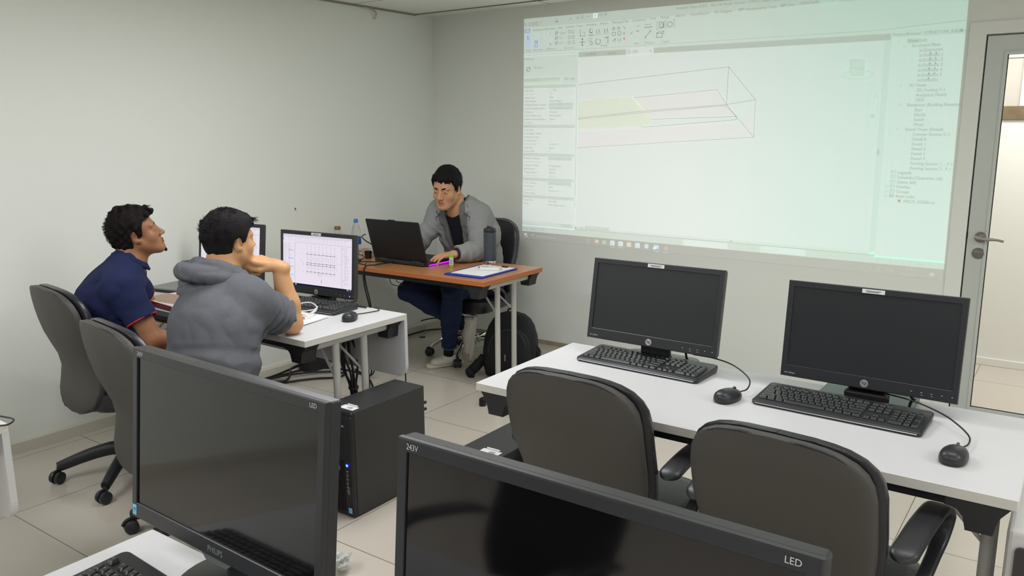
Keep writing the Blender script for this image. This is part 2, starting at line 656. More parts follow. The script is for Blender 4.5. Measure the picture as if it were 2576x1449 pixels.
# small things on wall and ceiling
bm = NB()
tube(bm, spline([(XL + 0.004, 4.10, 2.325), (XL + 0.02, 4.12, 2.318), (XL + 0.035, 4.135, 2.30), (XL + 0.02, 4.145, 2.275), (XL + 0.008, 4.14, 2.262)], 6), [0.006] * 24 + [0.010], 8, sx=0.35)
tube(bm, spline([(XL + 0.004, 4.02, 2.33), (XL + 0.015, 4.06, 2.325), (XL + 0.01, 4.11, 2.323)], 5), 0.005, 6, sx=0.4)
tag(obj('loose_edging', bm, mat('stained_vinyl', rgb(190, 182, 160), 0.6, noise=0.3, nscale=40), smooth=True),
    'torn strip of edging hanging from the ceiling line above the left wall', 'edging strip')
for nm, p, lab in (('wall_plug', (XL, 3.386, 1.038), 'small dark wall plug in the left wall above the student monitors'),):
    bm = NB()
    lathe(bm, [(0.001, 0), (0.005, 0), (0.0045, 0.003), (0.001, 0.004)], 10, M=Matrix.Translation(p) @ Matrix.Rotation(PI / 2, 4, 'Y'))
    lathe(bm, [(0.001, 0), (0.0025, 0), (0.0025, 0.008), (0.001, 0.008)], 8, M=Matrix.Translation((p[0], p[1], p[2] - 0.008)) @ Matrix.Rotation(PI / 2, 4, 'Y'))
    tag(obj(nm, bm, mat('dark_metal_plug', rgb(90, 84, 74), 0.6)), lab, 'wall plug')
bm = NB()
lathe(bm, [(0.001, 0), (0.006, 0), (0.004, 0.01), (0.001, 0.011)], 10, M=Matrix.Translation((-3.325, YF, 0.62)) @ MY)
tag(obj('wall_screw', bm, MATS['dark_metal_plug']), 'dark screw sticking out of the front wall right of the teacher chair', 'screw')
# ------------------------------------------------------------------ projected computer desktop on the front wall
# the picture is 1920 x 1080 units wide; keystone corners on the wall
PW = [(-3.2587, 2.2594), (-0.5851, 2.2412), (-0.5768, 0.7849), (-3.2791, 0.8097)]


def homography(A, B):
    M = []
    for (x, y), (u, v) in zip(A, B):
        M.append([x, y, 1, 0, 0, 0, -u * x, -u * y, -u])
        M.append([0, 0, 0, x, y, 1, -v * x, -v * y, -v])
    return np.linalg.svd(np.array(M, float))[2][-1].reshape(3, 3)


_HW = homography([(0, 0), (1920, 0), (1920, 1040), (0, 1040)], PW)


def onwall(dy):
    def f(u, v):
        q = _HW @ np.array([u, v, 1.0])
        return (q[0] / q[2], YF - dy, q[1] / q[2])
    return f


def proj_mat(name, col, s):
    """wall paint glowing in one picture colour in place of projector light; hot spot painted left of centre"""
    m = bpy.data.materials.new(name)
    m.use_nodes = True
    nt = m.node_tree
    b = nt.nodes['Principled BSDF']
    b.inputs['Base Color'].default_value = rgb(229, 232, 225)
    b.inputs['Roughness'].default_value = 0.62
    b.inputs['Specular IOR Level'].default_value = 0.2
    tc = nt.nodes.new('ShaderNodeTexCoord')
    sp = nt.nodes.new('ShaderNodeSeparateXYZ')
    nt.links.new(tc.outputs['Object'], sp.inputs[0])
    mr = nt.nodes.new('ShaderNodeMapRange')
    mr.interpolation_type = 'SMOOTHSTEP'
    mr.inputs['From Min'].default_value = -2.3
    mr.inputs['From Max'].default_value = -0.7
    nt.links.new(sp.outputs['X'], mr.inputs['Value'])
    mx = nt.nodes.new('ShaderNodeMix')
    mx.data_type = 'RGBA'
    mx.inputs['A'].default_value = col
    mx.inputs['B'].default_value = (col[0] * 0.56, col[1] * 0.88, col[2] * 0.80, 1)  # projector fall-off towards the right is put into the emission colour
    nt.links.new(mr.outputs[0], mx.inputs['Factor'])
    nt.links.new(mx.outputs['Result'], b.inputs['Emission Color'])
    b.inputs['Emission Strength'].default_value = s
    return m


PJ_WHITE = proj_mat('picture_white', (0.88, 1.0, 0.99, 1), 0.37)
PJ_RIBBON = proj_mat('picture_ribbon', (0.80, 1.0, 0.93, 1), 0.33)
PJ_GREY = proj_mat('picture_grey', (0.80, 1.0, 0.92, 1), 0.27)
PJ_MID = proj_mat('picture_mid_grey', (0.80, 1.0, 0.92, 1), 0.17)
PJ_DARK = proj_mat('picture_dark', (0.7, 0.95, 1.0, 1), 0.0)
PJ_DIM = proj_mat('picture_dim', (0.75, 1.0, 0.96, 1), 0.0)
PJ_TASK = proj_mat('picture_black', (0.8, 0.85, 0.9, 1), 0.012)
PJ_BLUE = proj_mat('picture_blue', (0.50, 0.72, 1.0, 1), 0.42)
PJ_BLUE2 = proj_mat('picture_deep_blue', (0.35, 0.55, 1.0, 1), 0.25)
PJ_ORANGE = proj_mat('picture_orange', (1.0, 0.62, 0.35, 1), 0.30)
PJ_RED = proj_mat('picture_red', (1.0, 0.25, 0.22, 1), 0.20)
PJ_YEL = proj_mat('picture_yellow', (0.75, 0.80, 0.40, 1), 0.34)
PJ_YELF = proj_mat('picture_pale_yellow', (0.90, 1.0, 0.80, 1), 0.36)
PJ_PINK = proj_mat('picture_pink', (0.96, 0.93, 0.98, 1), 0.38)

mat_faint = proj_mat('picture_faint', (0.80, 1.0, 0.94, 1), 0.10)
props = [('Graphics', '', 1), ('View Scale', '1 : 100', 0), ('Scale Value   1:', '100', 0), ('Detail Level', 'Fine', 0),
         ('Parts Visibility', 'Show Original', 0), ('Visibility/Graphics Overri...', 'Edit...', 2), ('Graphic Display Options', 'Edit...', 2),
         ('Discipline', 'Structural', 0), ('Show Hidden Lines', 'By Discipline', 0), ('Default Analysis Display ...', 'None', 0),
         ('Sun Path', '[]', 3), ('Extents', '', 1), ('Crop View', '[]', 3), ('Crop Region Visible', '[]', 3), ('Annotation Crop', '[]', 3),
         ('Far Clip Active', '[]', 3), ('Far Clip Offset', '304800.00', 0), ('Scope Box', 'None', 0), ('Section Box', '[v]', 3),
         ('Camera', '', 1), ('Rendering Settings', 'Edit...', 2), ('Locked Orientation', '', 3), ('Projection Mode', 'Orthographic', 0),
         ('Eye Elevation', '1615.70', 0), ('Target Elevation', '925.00', 0), ('Camera Position', 'Adjusting', 0), ('Identity Data', '', 1),
         ('View Template', '<None>', 2), ('View Name', '{3D}', 0), ('Dependency', 'Independent', 0), ('Title on Sheet', '', 0),
         ('Phasing', '', 1), ('Phase Filter', 'Show All', 0), ('Phase', 'New Construction', 0)]
tree = [(0, 'Views (all)', 1734), (1, 'Structural Plans', 1748), (2, 'ระดับฐานราก', 1775), (2, 'ระดับพื้นชั้น 1', 1775),
        (2, 'ระดับพื้นชั้น 2', 1775), (2, 'ระดับพื้นชั้น 3', 1775), (2, 'ระดับพื้นชั้น 4', 1775), (2, 'ระดับพื้นชั้น 5', 1775),
        (2, 'ระดับพื้นดิน', 1775), (1, '3D Views', 1748), (2, '3D_Footing F-1', 1775), (2, 'Analytical Model', 1775), (2, '{3D}', 1775),
        (1, 'Elevations (Building Elevation)', 1748), (2, 'East', 1775), (2, 'North', 1775), (2, 'South', 1775), (2, 'West', 1775),
        (1, 'Detail Views (Detail)', 1748), (2, 'Column Section C-1', 1775), (2, 'Detail 0', 1775), (2, 'Detail 1', 1775), (2, 'Detail 2', 1775),
        (2, 'Detail 3', 1775), (2, 'Detail 4', 1775), (2, 'Footing Section 1 _ F-1', 1775), (2, 'Footing Section 2_ F-1', 1775),
        (3, 'Legends', 1734), (3, 'Schedules/Quantities (all)', 1734), (3, 'Sheets (all)', 1734), (4, 'Families', 1734), (4, 'Groups', 1734),
        (4, 'Revit Links', 1734), (5, 'ARCH_R2020.rvt', 1762)]
tabs = [('File', 12), ('Architecture', 52), ('Structure', 128), ('Steel', 196), ('Systems', 240), ('Insert', 300), ('Annotate', 352), ('Analyze', 424),
        ('Massing & Site', 488), ('Collaborate', 590), ('View', 678), ('Manage', 728), ('Add-Ins', 800), ('Quantification', 870), ('Site Designer', 976),
        ('BIM Interoperability Tools', 1080), ('BIM One', 1254), ('OfimeTools', 1330), ('Modify', 1420), ('Precast', 1490)]
panels = [('Select', 28), ('Properties', 84), ('Clipboard', 160), ('Geometry', 262), ('Modify', 450), ('View', 615), ('Measure', 680), ('Create', 755)]
KB_TXT = list('QWERTYUIOPASDFGHJKLZXCVBNM1234567890') + ['Esc', 'F1', 'F2', 'F3', 'F4', 'F5', 'F6', '~', 'Tab', 'Caps', 'Shift', '!', '@', '#', '$']
prepare_text([a for a, b, c in props] + [b for a, b, c in props if b] + [t for _, t, _ in tree] + [t for t, _ in tabs] + [t for t, _ in panels] +
             ['Autodesk Revit 2020.2 - Not For Resale Version - STRUCTURE_R2020.rvt', 'R', 'N', 'A', 'Type here to search', 'ENG', '1:57 PM',
              '1/31/2020', 'Properties', '3D View', '3D View: {3D}', 'Edit Type', 'Properties help', 'Apply', 'Floors : Floor : S-1 : R2', '1 : 100',
              'Main Model', ':0', 'Project Browser - STRUCTURE_R2020.rvt', 'x', 'X', 'FRONT', 'Detail 4', '{3D}', 'Cope', 'Cut', 'Join', 'Paste', 'Modify',
              'hp', 'LED', '243V', 'PHILIPS', 'Z230', 'intel', 'AA', 'NB', 'HP LA2006x', 'WORKSTATION', 'ระดับพื้นชั้น'] + KB_TXT)

scr = thing('projected_desktop', 'bright projected computer screen with a wireframe building drawing on the front wall', 'projected image', (0, 0, 0))
F1, F2, F3, F4 = onwall(0.0012), onwall(0.0022), onwall(0.0032), onwall(0.0042)


def T(s, u, v, size, a='l', sx=0.92):
    """text with baseline v (v grows downward on the picture)"""
    V, Fs = text_geo(s, 0, 0, size, a, sx)
    return ([(u + x, v - y) for x, y in V], Fs)


def pane(name, x0, y0, x1, y1, m, f, n=24):
    """subdivided in u so that keystone stays exact"""
    return flat(name, [R4(x0, y0, x1, y1)], f, m, scr)


# title bar and ribbon
rib = flat('ribbon_area', [R4(0, 0, 1920, 158)], F1, PJ_RIBBON, scr)
flat('title_band', [R4(0, 0, 1920, 44)], F2, PJ_GREY, rib)
flat('open_tab', [R4(1412, 22, 1478, 46), R4(0, 168, 310, 178)], F3, PJ_RIBBON, rib)
flat('file_tab', [R4(4, 47, 40, 68)], F3, PJ_BLUE2, rib)
flat('selected_tool', [R4(8, 70, 44, 142), R4(58, 100, 88, 142), R4(390, 4, 410, 24)], F2, PJ_BLUE, rib)
g = [T('Autodesk Revit 2020.2 - Not For Resale Version - STRUCTURE_R2020.rvt', 800, 18, 17)]
g += [T(t, u, 40 if u > 1300 else 62 - (22 * u / 1500), 16) for t, u in tabs if t not in ('File', 'Modify')]
g += [T('Modify', 1420, 40, 17)]
g += [T(t, u, 154, 14.5, 'c') for t, u in panels]
g += [T('R', 6, 34, 22), T('A', 300, 22, 20), T('Cope', 206, 84, 15), T('Cut', 206, 106, 15), T('Join', 206, 130, 15)]
flat('ribbon_text', g, F3, PJ_DIM, rib)
ic = []
ic2 = []


def ring(cx, cy, r, w_=2.0, n=14, a0=0.0, a1=2 * PI):
    return [L4(cx + r * math.cos(a0 + (a1 - a0) * i / n), cy + r * math.sin(a0 + (a1 - a0) * i / n),
               cx + r * math.cos(a0 + (a1 - a0) * (i + 1) / n), cy + r * math.sin(a0 + (a1 - a0) * (i + 1) / n), w_) for i in range(n)]


def frame(x0, y0, x1, y1, w_=2.0):
    return [L4(x0, y0, x1, y0, w_), L4(x1, y0, x1, y1, w_), L4(x1, y1, x0, y1, w_), L4(x0, y1, x0, y0, w_)]


# quick access icons
for u in (30, 52, 72):
    ic += frame(u, 20, u + 12, 33, 2)
ic += [L4(95, 30, 106, 20, 2), L4(258, 26, 270, 14, 2), L4(270, 14, 272, 18, 2)]
ic += ring(190, 20, 6, 2) + [L4(182, 26, 198, 26, 2)] + ring(330, 14, 6, 2) + [L4(352, 14, 368, 14, 2)] + ring(430, 12, 6, 2) + ring(454, 10, 6, 2)
for k in range(4):
    ic += [L4(394, 8 + k * 4, 406, 8 + k * 4, 2)]
# cursor, properties sheet, clipboard
ic += [L4(22, 82, 22, 100, 2), L4(22, 82, 31, 96, 2), L4(22, 100, 31, 96, 2)] + frame(66, 106, 82, 136, 2) + [R4(70, 112, 78, 118)]
ic2 += frame(118, 74, 136, 104, 2) + frame(66, 72, 82, 94, 2) + frame(150, 96, 162, 108, 2)
ic += [L4(152, 122, 162, 134, 3), L4(150, 74, 158, 80, 2)]
# geometry column
for v in (78, 100, 124):
    ic += ring(190, v, 7, 2) + [L4(184, v + 6, 198, v - 6, 2), L4(240, v, 243, v + 3, 2)]
for u, v in ((262, 76), (282, 78), (262, 102), (284, 102), (262, 126), (286, 126)):
    ic += frame(u - 6, v - 6, u + 6, v + 6, 2)
# big modify tools
ic += [L4(322, 70, 322, 100, 3), L4(322, 100, 348, 100, 3), L4(334, 84, 348, 84, 2), L4(348, 84, 348, 98, 2)]
ic += [L4(366, 100, 394, 100, 4), L4(374, 72, 374, 88, 3), L4(374, 88, 388, 88, 3)] + ring(380, 80, 9, 2)
for u in (408, 422, 450, 464):
    ic += [L4(u, 76, u, 104, 2), L4(u, 76, u + 9, 98, 2)]
ic += [L4(334, 112, 334, 144, 3), L4(318, 128, 350, 128, 3), L4(329, 117, 334, 112, 3), L4(339, 117, 334, 112, 3), L4(329, 139, 334, 144, 3), L4(339, 139, 334, 144, 3)]
ic += ring(376, 120, 8, 2) + ring(384, 136, 7, 3) + ring(418, 130, 13, 4, 16, -1.0, 4.6) + [L4(452, 116, 474, 112, 5), L4(470, 116, 470, 142, 4)]
for u in (498, 524):
    ic += ring(u, 78, 6, 3)
ic += frame(492, 94, 508, 108, 2.5) + frame(520, 92, 535, 108, 2.5) + frame(548, 98, 556, 106, 2)
ic += [L4(494, 136, 508, 122, 3), L4(508, 122, 508, 138, 3), L4(522, 122, 522, 138, 3), L4(534, 120, 534, 138, 3), L4(548, 72, 560, 84, 3)]
ic += [L4(584, 108, 596, 98, 3), L4(612, 96, 628, 96, 4), L4(618, 80, 628, 72, 2), L4(654, 72, 688, 70, 2), L4(652, 84, 692, 82, 4), L4(656, 128, 684, 98, 3),
       L4(656, 122, 664, 130, 2), L4(678, 94, 686, 102, 2)]
ic += [L4(718, 64, 714, 64, 2), L4(714, 64, 714, 96, 2), L4(714, 96, 720, 96, 2), L4(748, 62, 752, 62, 2), L4(752, 62, 752, 94, 2)] + frame(724, 66, 744, 90, 3) + ring(738, 80, 8, 2)
ic += [L4(760, 62, 760, 94, 2), L4(796, 60, 796, 92, 2)] + ring(776, 78, 11, 3) + frame(714, 112, 740, 130, 3) + [L4(714, 112, 724, 104, 3), L4(740, 112, 748, 104, 2), L4(724, 104, 748, 104, 2), L4(748, 104, 748, 122, 2)]
ic2 += [L4(586, 80, 596, 84, 2), L4(584, 124, 596, 134, 4), L4(770, 112, 786, 126, 2), L4(770, 130, 776, 124, 2)]
ic += [L4(0, 160, 1640, 158, 1.2), L4(1640, 158, 1920, 141, 1.2)]
flat('tool_icons', ic, F3, PJ_DIM, rib)
flat('greyed_icons', ic2, F3, PJ_GREY, rib)
flat('delete_icon', [L4(547, 118, 559, 132, 4), L4(559, 118, 547, 132, 4), L4(790, 62, 797, 58, 4)], F3, PJ_RED, rib)
flat('file_tab_text', [T('File', 12, 63, 16)], F4, PJ_WHITE, rib)

# main drawing view with tab row
view = flat('drawing_view', [R4(313, 196, 1654, 996)], F1, PJ_WHITE, scr)
flat('tab_row', [R4(313, 158, 1674, 196)], F1, PJ_MID, view)
flat('ribbon_gap', [R4(313, 158, 1674, 172)], F2, PJ_RIBBON, view)
flat('active_tab', [R4(566, 170, 700, 197)], F3, PJ_WHITE, view)
flat('tab_text', [T('ระดับพื้นชั้น', 350, 190, 15), T('Detail 4', 470, 190, 15)], F3, PJ_DIM, view)
g = [T('{3D}', 596, 190, 17), T('x', 682, 189, 20)] + ring(580, 184, 7, 2)
flat('active_tab_text', g, F4, PJ_DARK, view)
flat('pink_slab', [([(699, 480), (1093, 467), (1004, 361), (602, 385)], [(0, 1, 2, 3)]), ([(325, 617), (1173, 559), (1173, 406), (1093, 500), (700, 520), (320, 540)], [(0, 1, 2, 3, 4, 5)])], F2, PJ_PINK, view)
flat('yellow_slab', [([(318, 399), (605, 386), (699, 480), (699, 506), (318, 528)], [(0, 1, 2, 3, 4)])], F2, PJ_YELF, view)
LN = [((318, 322), (1050, 269)), ((1050, 269), (1172, 406)), ((1172, 406), (1173, 559)), ((1173, 559), (318, 617)), ((1050, 269), (1048, 424)),
      ((1048, 424), (1172, 406)), ((1048, 424), (1173, 559)), ((608, 388), (1004, 361)), ((1004, 361), (1048, 424)), ((1048, 432), (1093, 474)),
      ((1093, 474), (1095, 487)), ((1095, 487), (700, 517)), ((700, 484), (1093, 474)), ((318, 477), (665, 447)), ((665, 447), (1048, 424)),
      ((318, 483), (670, 453)), ((670, 453), (1048, 428)), ((700, 517), (656, 519)), ((656, 519), (648, 510))]
flat('wireframe_lines', [L4(*a, *b, 1.7) for a, b in LN], F3, PJ_DIM, view)
LY = [((318, 399), (600, 385)), ((600, 385), (700, 484)), ((700, 484), (700, 506)), ((700, 484), (318, 514)), ((700, 506), (318, 530)), ((318, 421), (600, 400)), ((600, 400), (680, 487))]
flat('yellow_lines', [L4(*a, *b, 1.8) for a, b in LY], F3, PJ_YEL, view)
# view cube and navigation bar
flat('cube_shadow', ring(1565, 322, 48, 0.5) + [([(1565 + 62 * math.cos(t * PI / 12), 320 + 20 * math.sin(t * PI / 12)) for t in range(24)], [tuple(range(24))])], F2, PJ_RIBBON, view)
flat('cube_ring', [([(1565 + 46 * math.cos(t * PI / 12), 318 + 13 * math.sin(t * PI / 12)) for t in range(24)], [tuple(range(24))])], F3, PJ_WHITE, view)
flat('cube_faces', [R4(1540, 268, 1588, 322), ([(1540, 268), (1534, 260), (1576, 258), (1588, 268)], [(0, 1, 2, 3)]), ([(1540, 268), (1534, 260), (1534, 316), (1540, 322)], [(0, 1, 2, 3)])], F4, PJ_RIBBON, view)
FX = onwall(0.0050)
flat('cube_lines', frame(1540, 268, 1588, 322, 1.2) + [L4(1534, 260, 1576, 258, 1.2), L4(1576, 258, 1588, 268, 1.2), L4(1534, 260, 1540, 268, 1.2), L4(1534, 260, 1534, 316, 1.2)] + [T('FRONT', 1548, 302, 14)], FX, PJ_MID, view)
flat('compass_outline', [L4(1565 + 62 * math.cos(t * PI / 14), 320 + 20 * math.sin(t * PI / 14), 1565 + 62 * math.cos((t + 1) * PI / 14), 320 + 20 * math.sin((t + 1) * PI / 14), 1.4) for t in range(28)], F4, PJ_GREY, view)
flat('navigation_bar', frame(1612, 362, 1646, 516, 1.6) + ring(1628, 392, 10, 2) + ring(1634, 400, 6, 3) + ring(1628, 434, 7, 2) + [R4(1620, 468, 1638, 482)] + frame(1618, 484, 1642, 492, 1.4) + ring(1638, 370, 3, 1) + ring(1636, 508, 3, 1), F3, PJ_GREY, view)
sc = flat('scroll_bars', [R4(1654, 196, 1674, 1006), R4(318, 996, 1674, 1008)], F2, PJ_RIBBON, view)
flat('scroll_thumbs', [R4(1655, 600, 1664, 622), R4(1090, 997, 1104, 1010)], F3, PJ_MID, view)
flat('view_control_text', [T('1 : 100', 325, 1004, 14)] + [x for u in range(372, 500, 17) for x in frame(u, 990, u + 10, 1002, 2)] + [T('x', 1660, 186, 13), T('x', 1656, 1000, 12)], F3, PJ_DIM, view)

# properties palette
pal = flat('properties_palette', [R4(0, 158, 313, 1012)], F1, PJ_RIBBON, scr)
flat('value_fields', [R4(2, 335, 300, 905), R4(2, 905, 310, 984)], F2, PJ_WHITE, pal)
rows, lines, dim, btn, hdr, boxes = [], [], [], [], [], []
pv0, pdv = 317.0, 17.35
for i, (a, b_, k) in enumerate(props):
    v = pv0 + i * pdv + 13
    if k == 1:
        hdr.append(R4(2, v - 13, 304, v + 4))
        dim.append(T(a, 6, v, 14.5))
    else:
        (dim if a in ('Scale Value   1:', 'Far Clip Offset', 'Locked Orientation', 'Camera Position', 'Dependency') else rows).append(T(a, 9, v, 14.5, sx=0.86))
        lines.append(L4(2, v + 4, 304, v + 4, 0.9))
        if k == 2:
            btn.append(R4(152, v - 13, 290, v + 3))
            dim.append(T(b_, 221, v, 14, 'c'))
        elif k == 3:
            boxes += frame(156, v - 11, 167, v, 1.3)
            if b_ == '[v]':
                boxes += [L4(158, v - 6, 161, v - 2, 1.5), L4(161, v - 2, 166, v - 9, 1.5)]
        elif b_:
            (dim if a in ('Scale Value   1:', 'Far Clip Offset', 'Camera Position', 'Dependency') else rows).append(T(b_, 157, v, 14.5, sx=0.88))
lines += [L4(150, pv0 + 16, 150, 910, 0.9), L4(292, pv0 + 16, 292, 910, 0.9), L4(313, 160, 313, 1006, 2.0), L4(0, 303, 300, 299, 0.8)]
flat('header_rows', hdr, F3, PJ_GREY, pal)
flat('edit_buttons', btn + [R4(228, 986, 300, 1006), R4(2, 282, 218, 306)], F3, PJ_GREY, pal)
flat('palette_lines', lines, F3, PJ_GREY, pal)
flat('check_boxes', boxes + frame(152, 319 + 15, 290, 319 + 32, 1.2), F4, PJ_MID, pal)
rows += [T('Properties', 6, 196, 15), T('x', 290, 192, 19), T('3D View', 62, 240, 15), T('Edit Type', 240, 298, 16), T('Floors : Floor : S-1 : R2', 4, 1030, 15)]
rows += ring(30, 240, 11, 3) + [L4(20, 246, 40, 234, 2)]
flat('palette_text', rows, F4, PJ_DIM, pal)
flat('faint_text', dim + [T('3D View: {3D}', 8, 300, 15), T('Apply', 264, 1001, 14, 'c')], F4, mat_faint, pal)
flat('help_link', [T('Properties help', 6, 1004, 15), L4(6, 1007, 96, 1007, 1)], F4, PJ_BLUE2, pal)

# project browser
br = flat('project_browser', [R4(1674, 158, 1920, 1016)], F1, PJ_WHITE, scr)
flat('browser_title', [R4(1676, 158, 1920, 190)], F2, PJ_RIBBON, br)
bt, bl, bi = [], [], []
bv0, bdv = 208.0, 17.9
for i, (lv, t, u) in enumerate(tree):
    v = bv0 + i * bdv
    bt.append(T(t, u, v, 16.5))
    if lv == 2:
        bl += [L4(u - 22, v - 5, u - 4, v - 5, 0.9)]
    if lv in (0, 1, 4):
        bi += ring(u - (34 if lv == 0 else 26) if lv < 4 else 1700, v - 5, 4.5, 1.6, 10)
    if lv in (3, 4):
        bi += frame(1712, v - 12, 1728, v, 2) + [L4(1712, v - 8, 1728, v - 8, 2), L4(1717, v - 12, 1717, v, 1.5)]
bl += [L4(1708, bv0, 1708, bv0 + 26 * bdv, 0.9), L4(1752, bv0 + 20, 1752, bv0 + 8 * bdv - 5, 0.9), L4(1752, bv0 + 9.4 * bdv, 1752, bv0 + 12 * bdv - 5, 0.9),
       L4(1752, bv0 + 13.4 * bdv, 1752, bv0 + 17 * bdv - 5, 0.9), L4(1752, bv0 + 18.4 * bdv, 1752, bv0 + 26 * bdv - 5, 0.9), L4(1692, bv0, 1692, bv0 + 32 * bdv, 0.9)]
flat('tree_highlight', [R4(1730, 194, 1778, 212)], F2, PJ_GREY, br)
flat('tree_text', bt + [T('X', 1902, 180, 15)], F4, PJ_DARK, br)
flat('browser_title_text', [T('Project Browser - STRUCTURE_R2020.rvt', 1680, 182, 15.5)], F4, PJ_DIM, br)
flat('tree_lines', bl + [L4(1676, 190, 1676, 1006, 1.2)], F3, PJ_GREY, br)
flat('tree_icons', bi, F4, PJ_MID, br)
vx = bv0 + 33 * bdv
flat('missing_link_icon', [L4(1742, vx - 12, 1754, vx, 4), L4(1754, vx - 12, 1742, vx, 4)], F4, PJ_RED, br)
flat('link_icon', [R4(1712, vx - 26, 1728, vx - 20)], F4, PJ_ORANGE, br)

# status strip and task bar
st = flat('status_strip', [R4(0, 1010, 1920, 1040)], F1, PJ_GREY, scr)
flat('model_fields', [R4(878, 1014, 1082, 1038), R4(1226, 1012, 1410, 1036)], F2, PJ_WHITE, st)
flat('status_text', [T('Main Model', 1232, 1031, 15)] + [x for u in (858, 1096, 1120, 1170, 1196) for x in frame(u, 1018, u + 9, 1030, 1.6)] +
     [x for u in (1735, 1760, 1785, 1808, 1834) for x in ring(u, 1028, 6, 1.6, 8)] + [T(':0', 1842, 1034, 15)], F3, PJ_MID, st)
flat('status_colour_icons', [R4(1686, 1016, 1694, 1028), R4(1730, 1018, 1739, 1026)], F4, PJ_ORANGE, st)
tb = flat('task_bar', [R4(0, 1040, 1920, 1080)], F1, PJ_TASK, scr)
wl = [R4(16, 1052, 23, 1059), R4(25, 1051, 33, 1059), R4(16, 1061, 23, 1068), R4(25, 1061, 33, 1069)]
wl += ring(66, 1055, 6, 2) + [L4(62, 1060, 57, 1067, 2)]
wl += [x for u in (382,) for x in frame(u, 1052, u + 12, 1066, 1.8)]
wl += [R4(1873, 1056, 1889, 1070)] + [R4(466, 1051, 488, 1068)]
wl += [L4(1622, 1062, 1628, 1056, 2), L4(1628, 1056, 1634, 1062, 2)]
flat('task_symbols', wl + [T('Type here to search', 84, 1066, 15.5)] + [T('ENG', 1718, 1066, 15), T('1:57 PM', 1778, 1056, 14), T('1/31/2020', 1772, 1076, 14)] +
     [L4(1656, 1064, 1668, 1056, 2)] + frame(1686, 1056, 1698, 1068, 2), F3, PJ_MID, tb)
flat('task_tiles', [R4(508, 1048, 532, 1070), R4(552, 1048, 576, 1070), R4(640, 1048, 664, 1070), R4(16, 1052, 22, 1058)], F3, PJ_WHITE, tb)
flat('task_orange_tiles', [R4(426, 1050, 446, 1066), R4(596, 1048, 620, 1070)], F3, PJ_ORANGE, tb)
flat('task_letters', [T('R', 513, 1067, 22), T('R', 557, 1067, 22), T('N', 645, 1067, 22)], F4, PJ_BLUE2, tb)
flat('task_orange_letter', [T('R', 601, 1067, 22)], F4, PJ_YELF, tb)
flat('task_blue_icons', [([(698 + 11 * math.cos(t * PI / 8), 1059 + 11 * math.sin(t * PI / 8)) for t in range(16)], [tuple(range(16))]), R4(736, 1050, 760, 1066), R4(730, 1060, 746, 1070)], F3, PJ_BLUE, tb)
flat('task_red_icon', [([(796 + 10 * math.cos(t * PI / 8), 1060 + 10 * math.sin(t * PI / 8)) for t in range(16)], [tuple(range(16))])], F3, PJ_RED, tb)
flat('task_underlines', [R4(506, 1078, 534, 1080), R4(550, 1078, 578, 1080), R4(736, 1078, 764, 1080), R4(782, 1078, 810, 1080)], F3, PJ_GREY, tb)
# ------------------------------------------------------------------ desks
ZT = 0.72


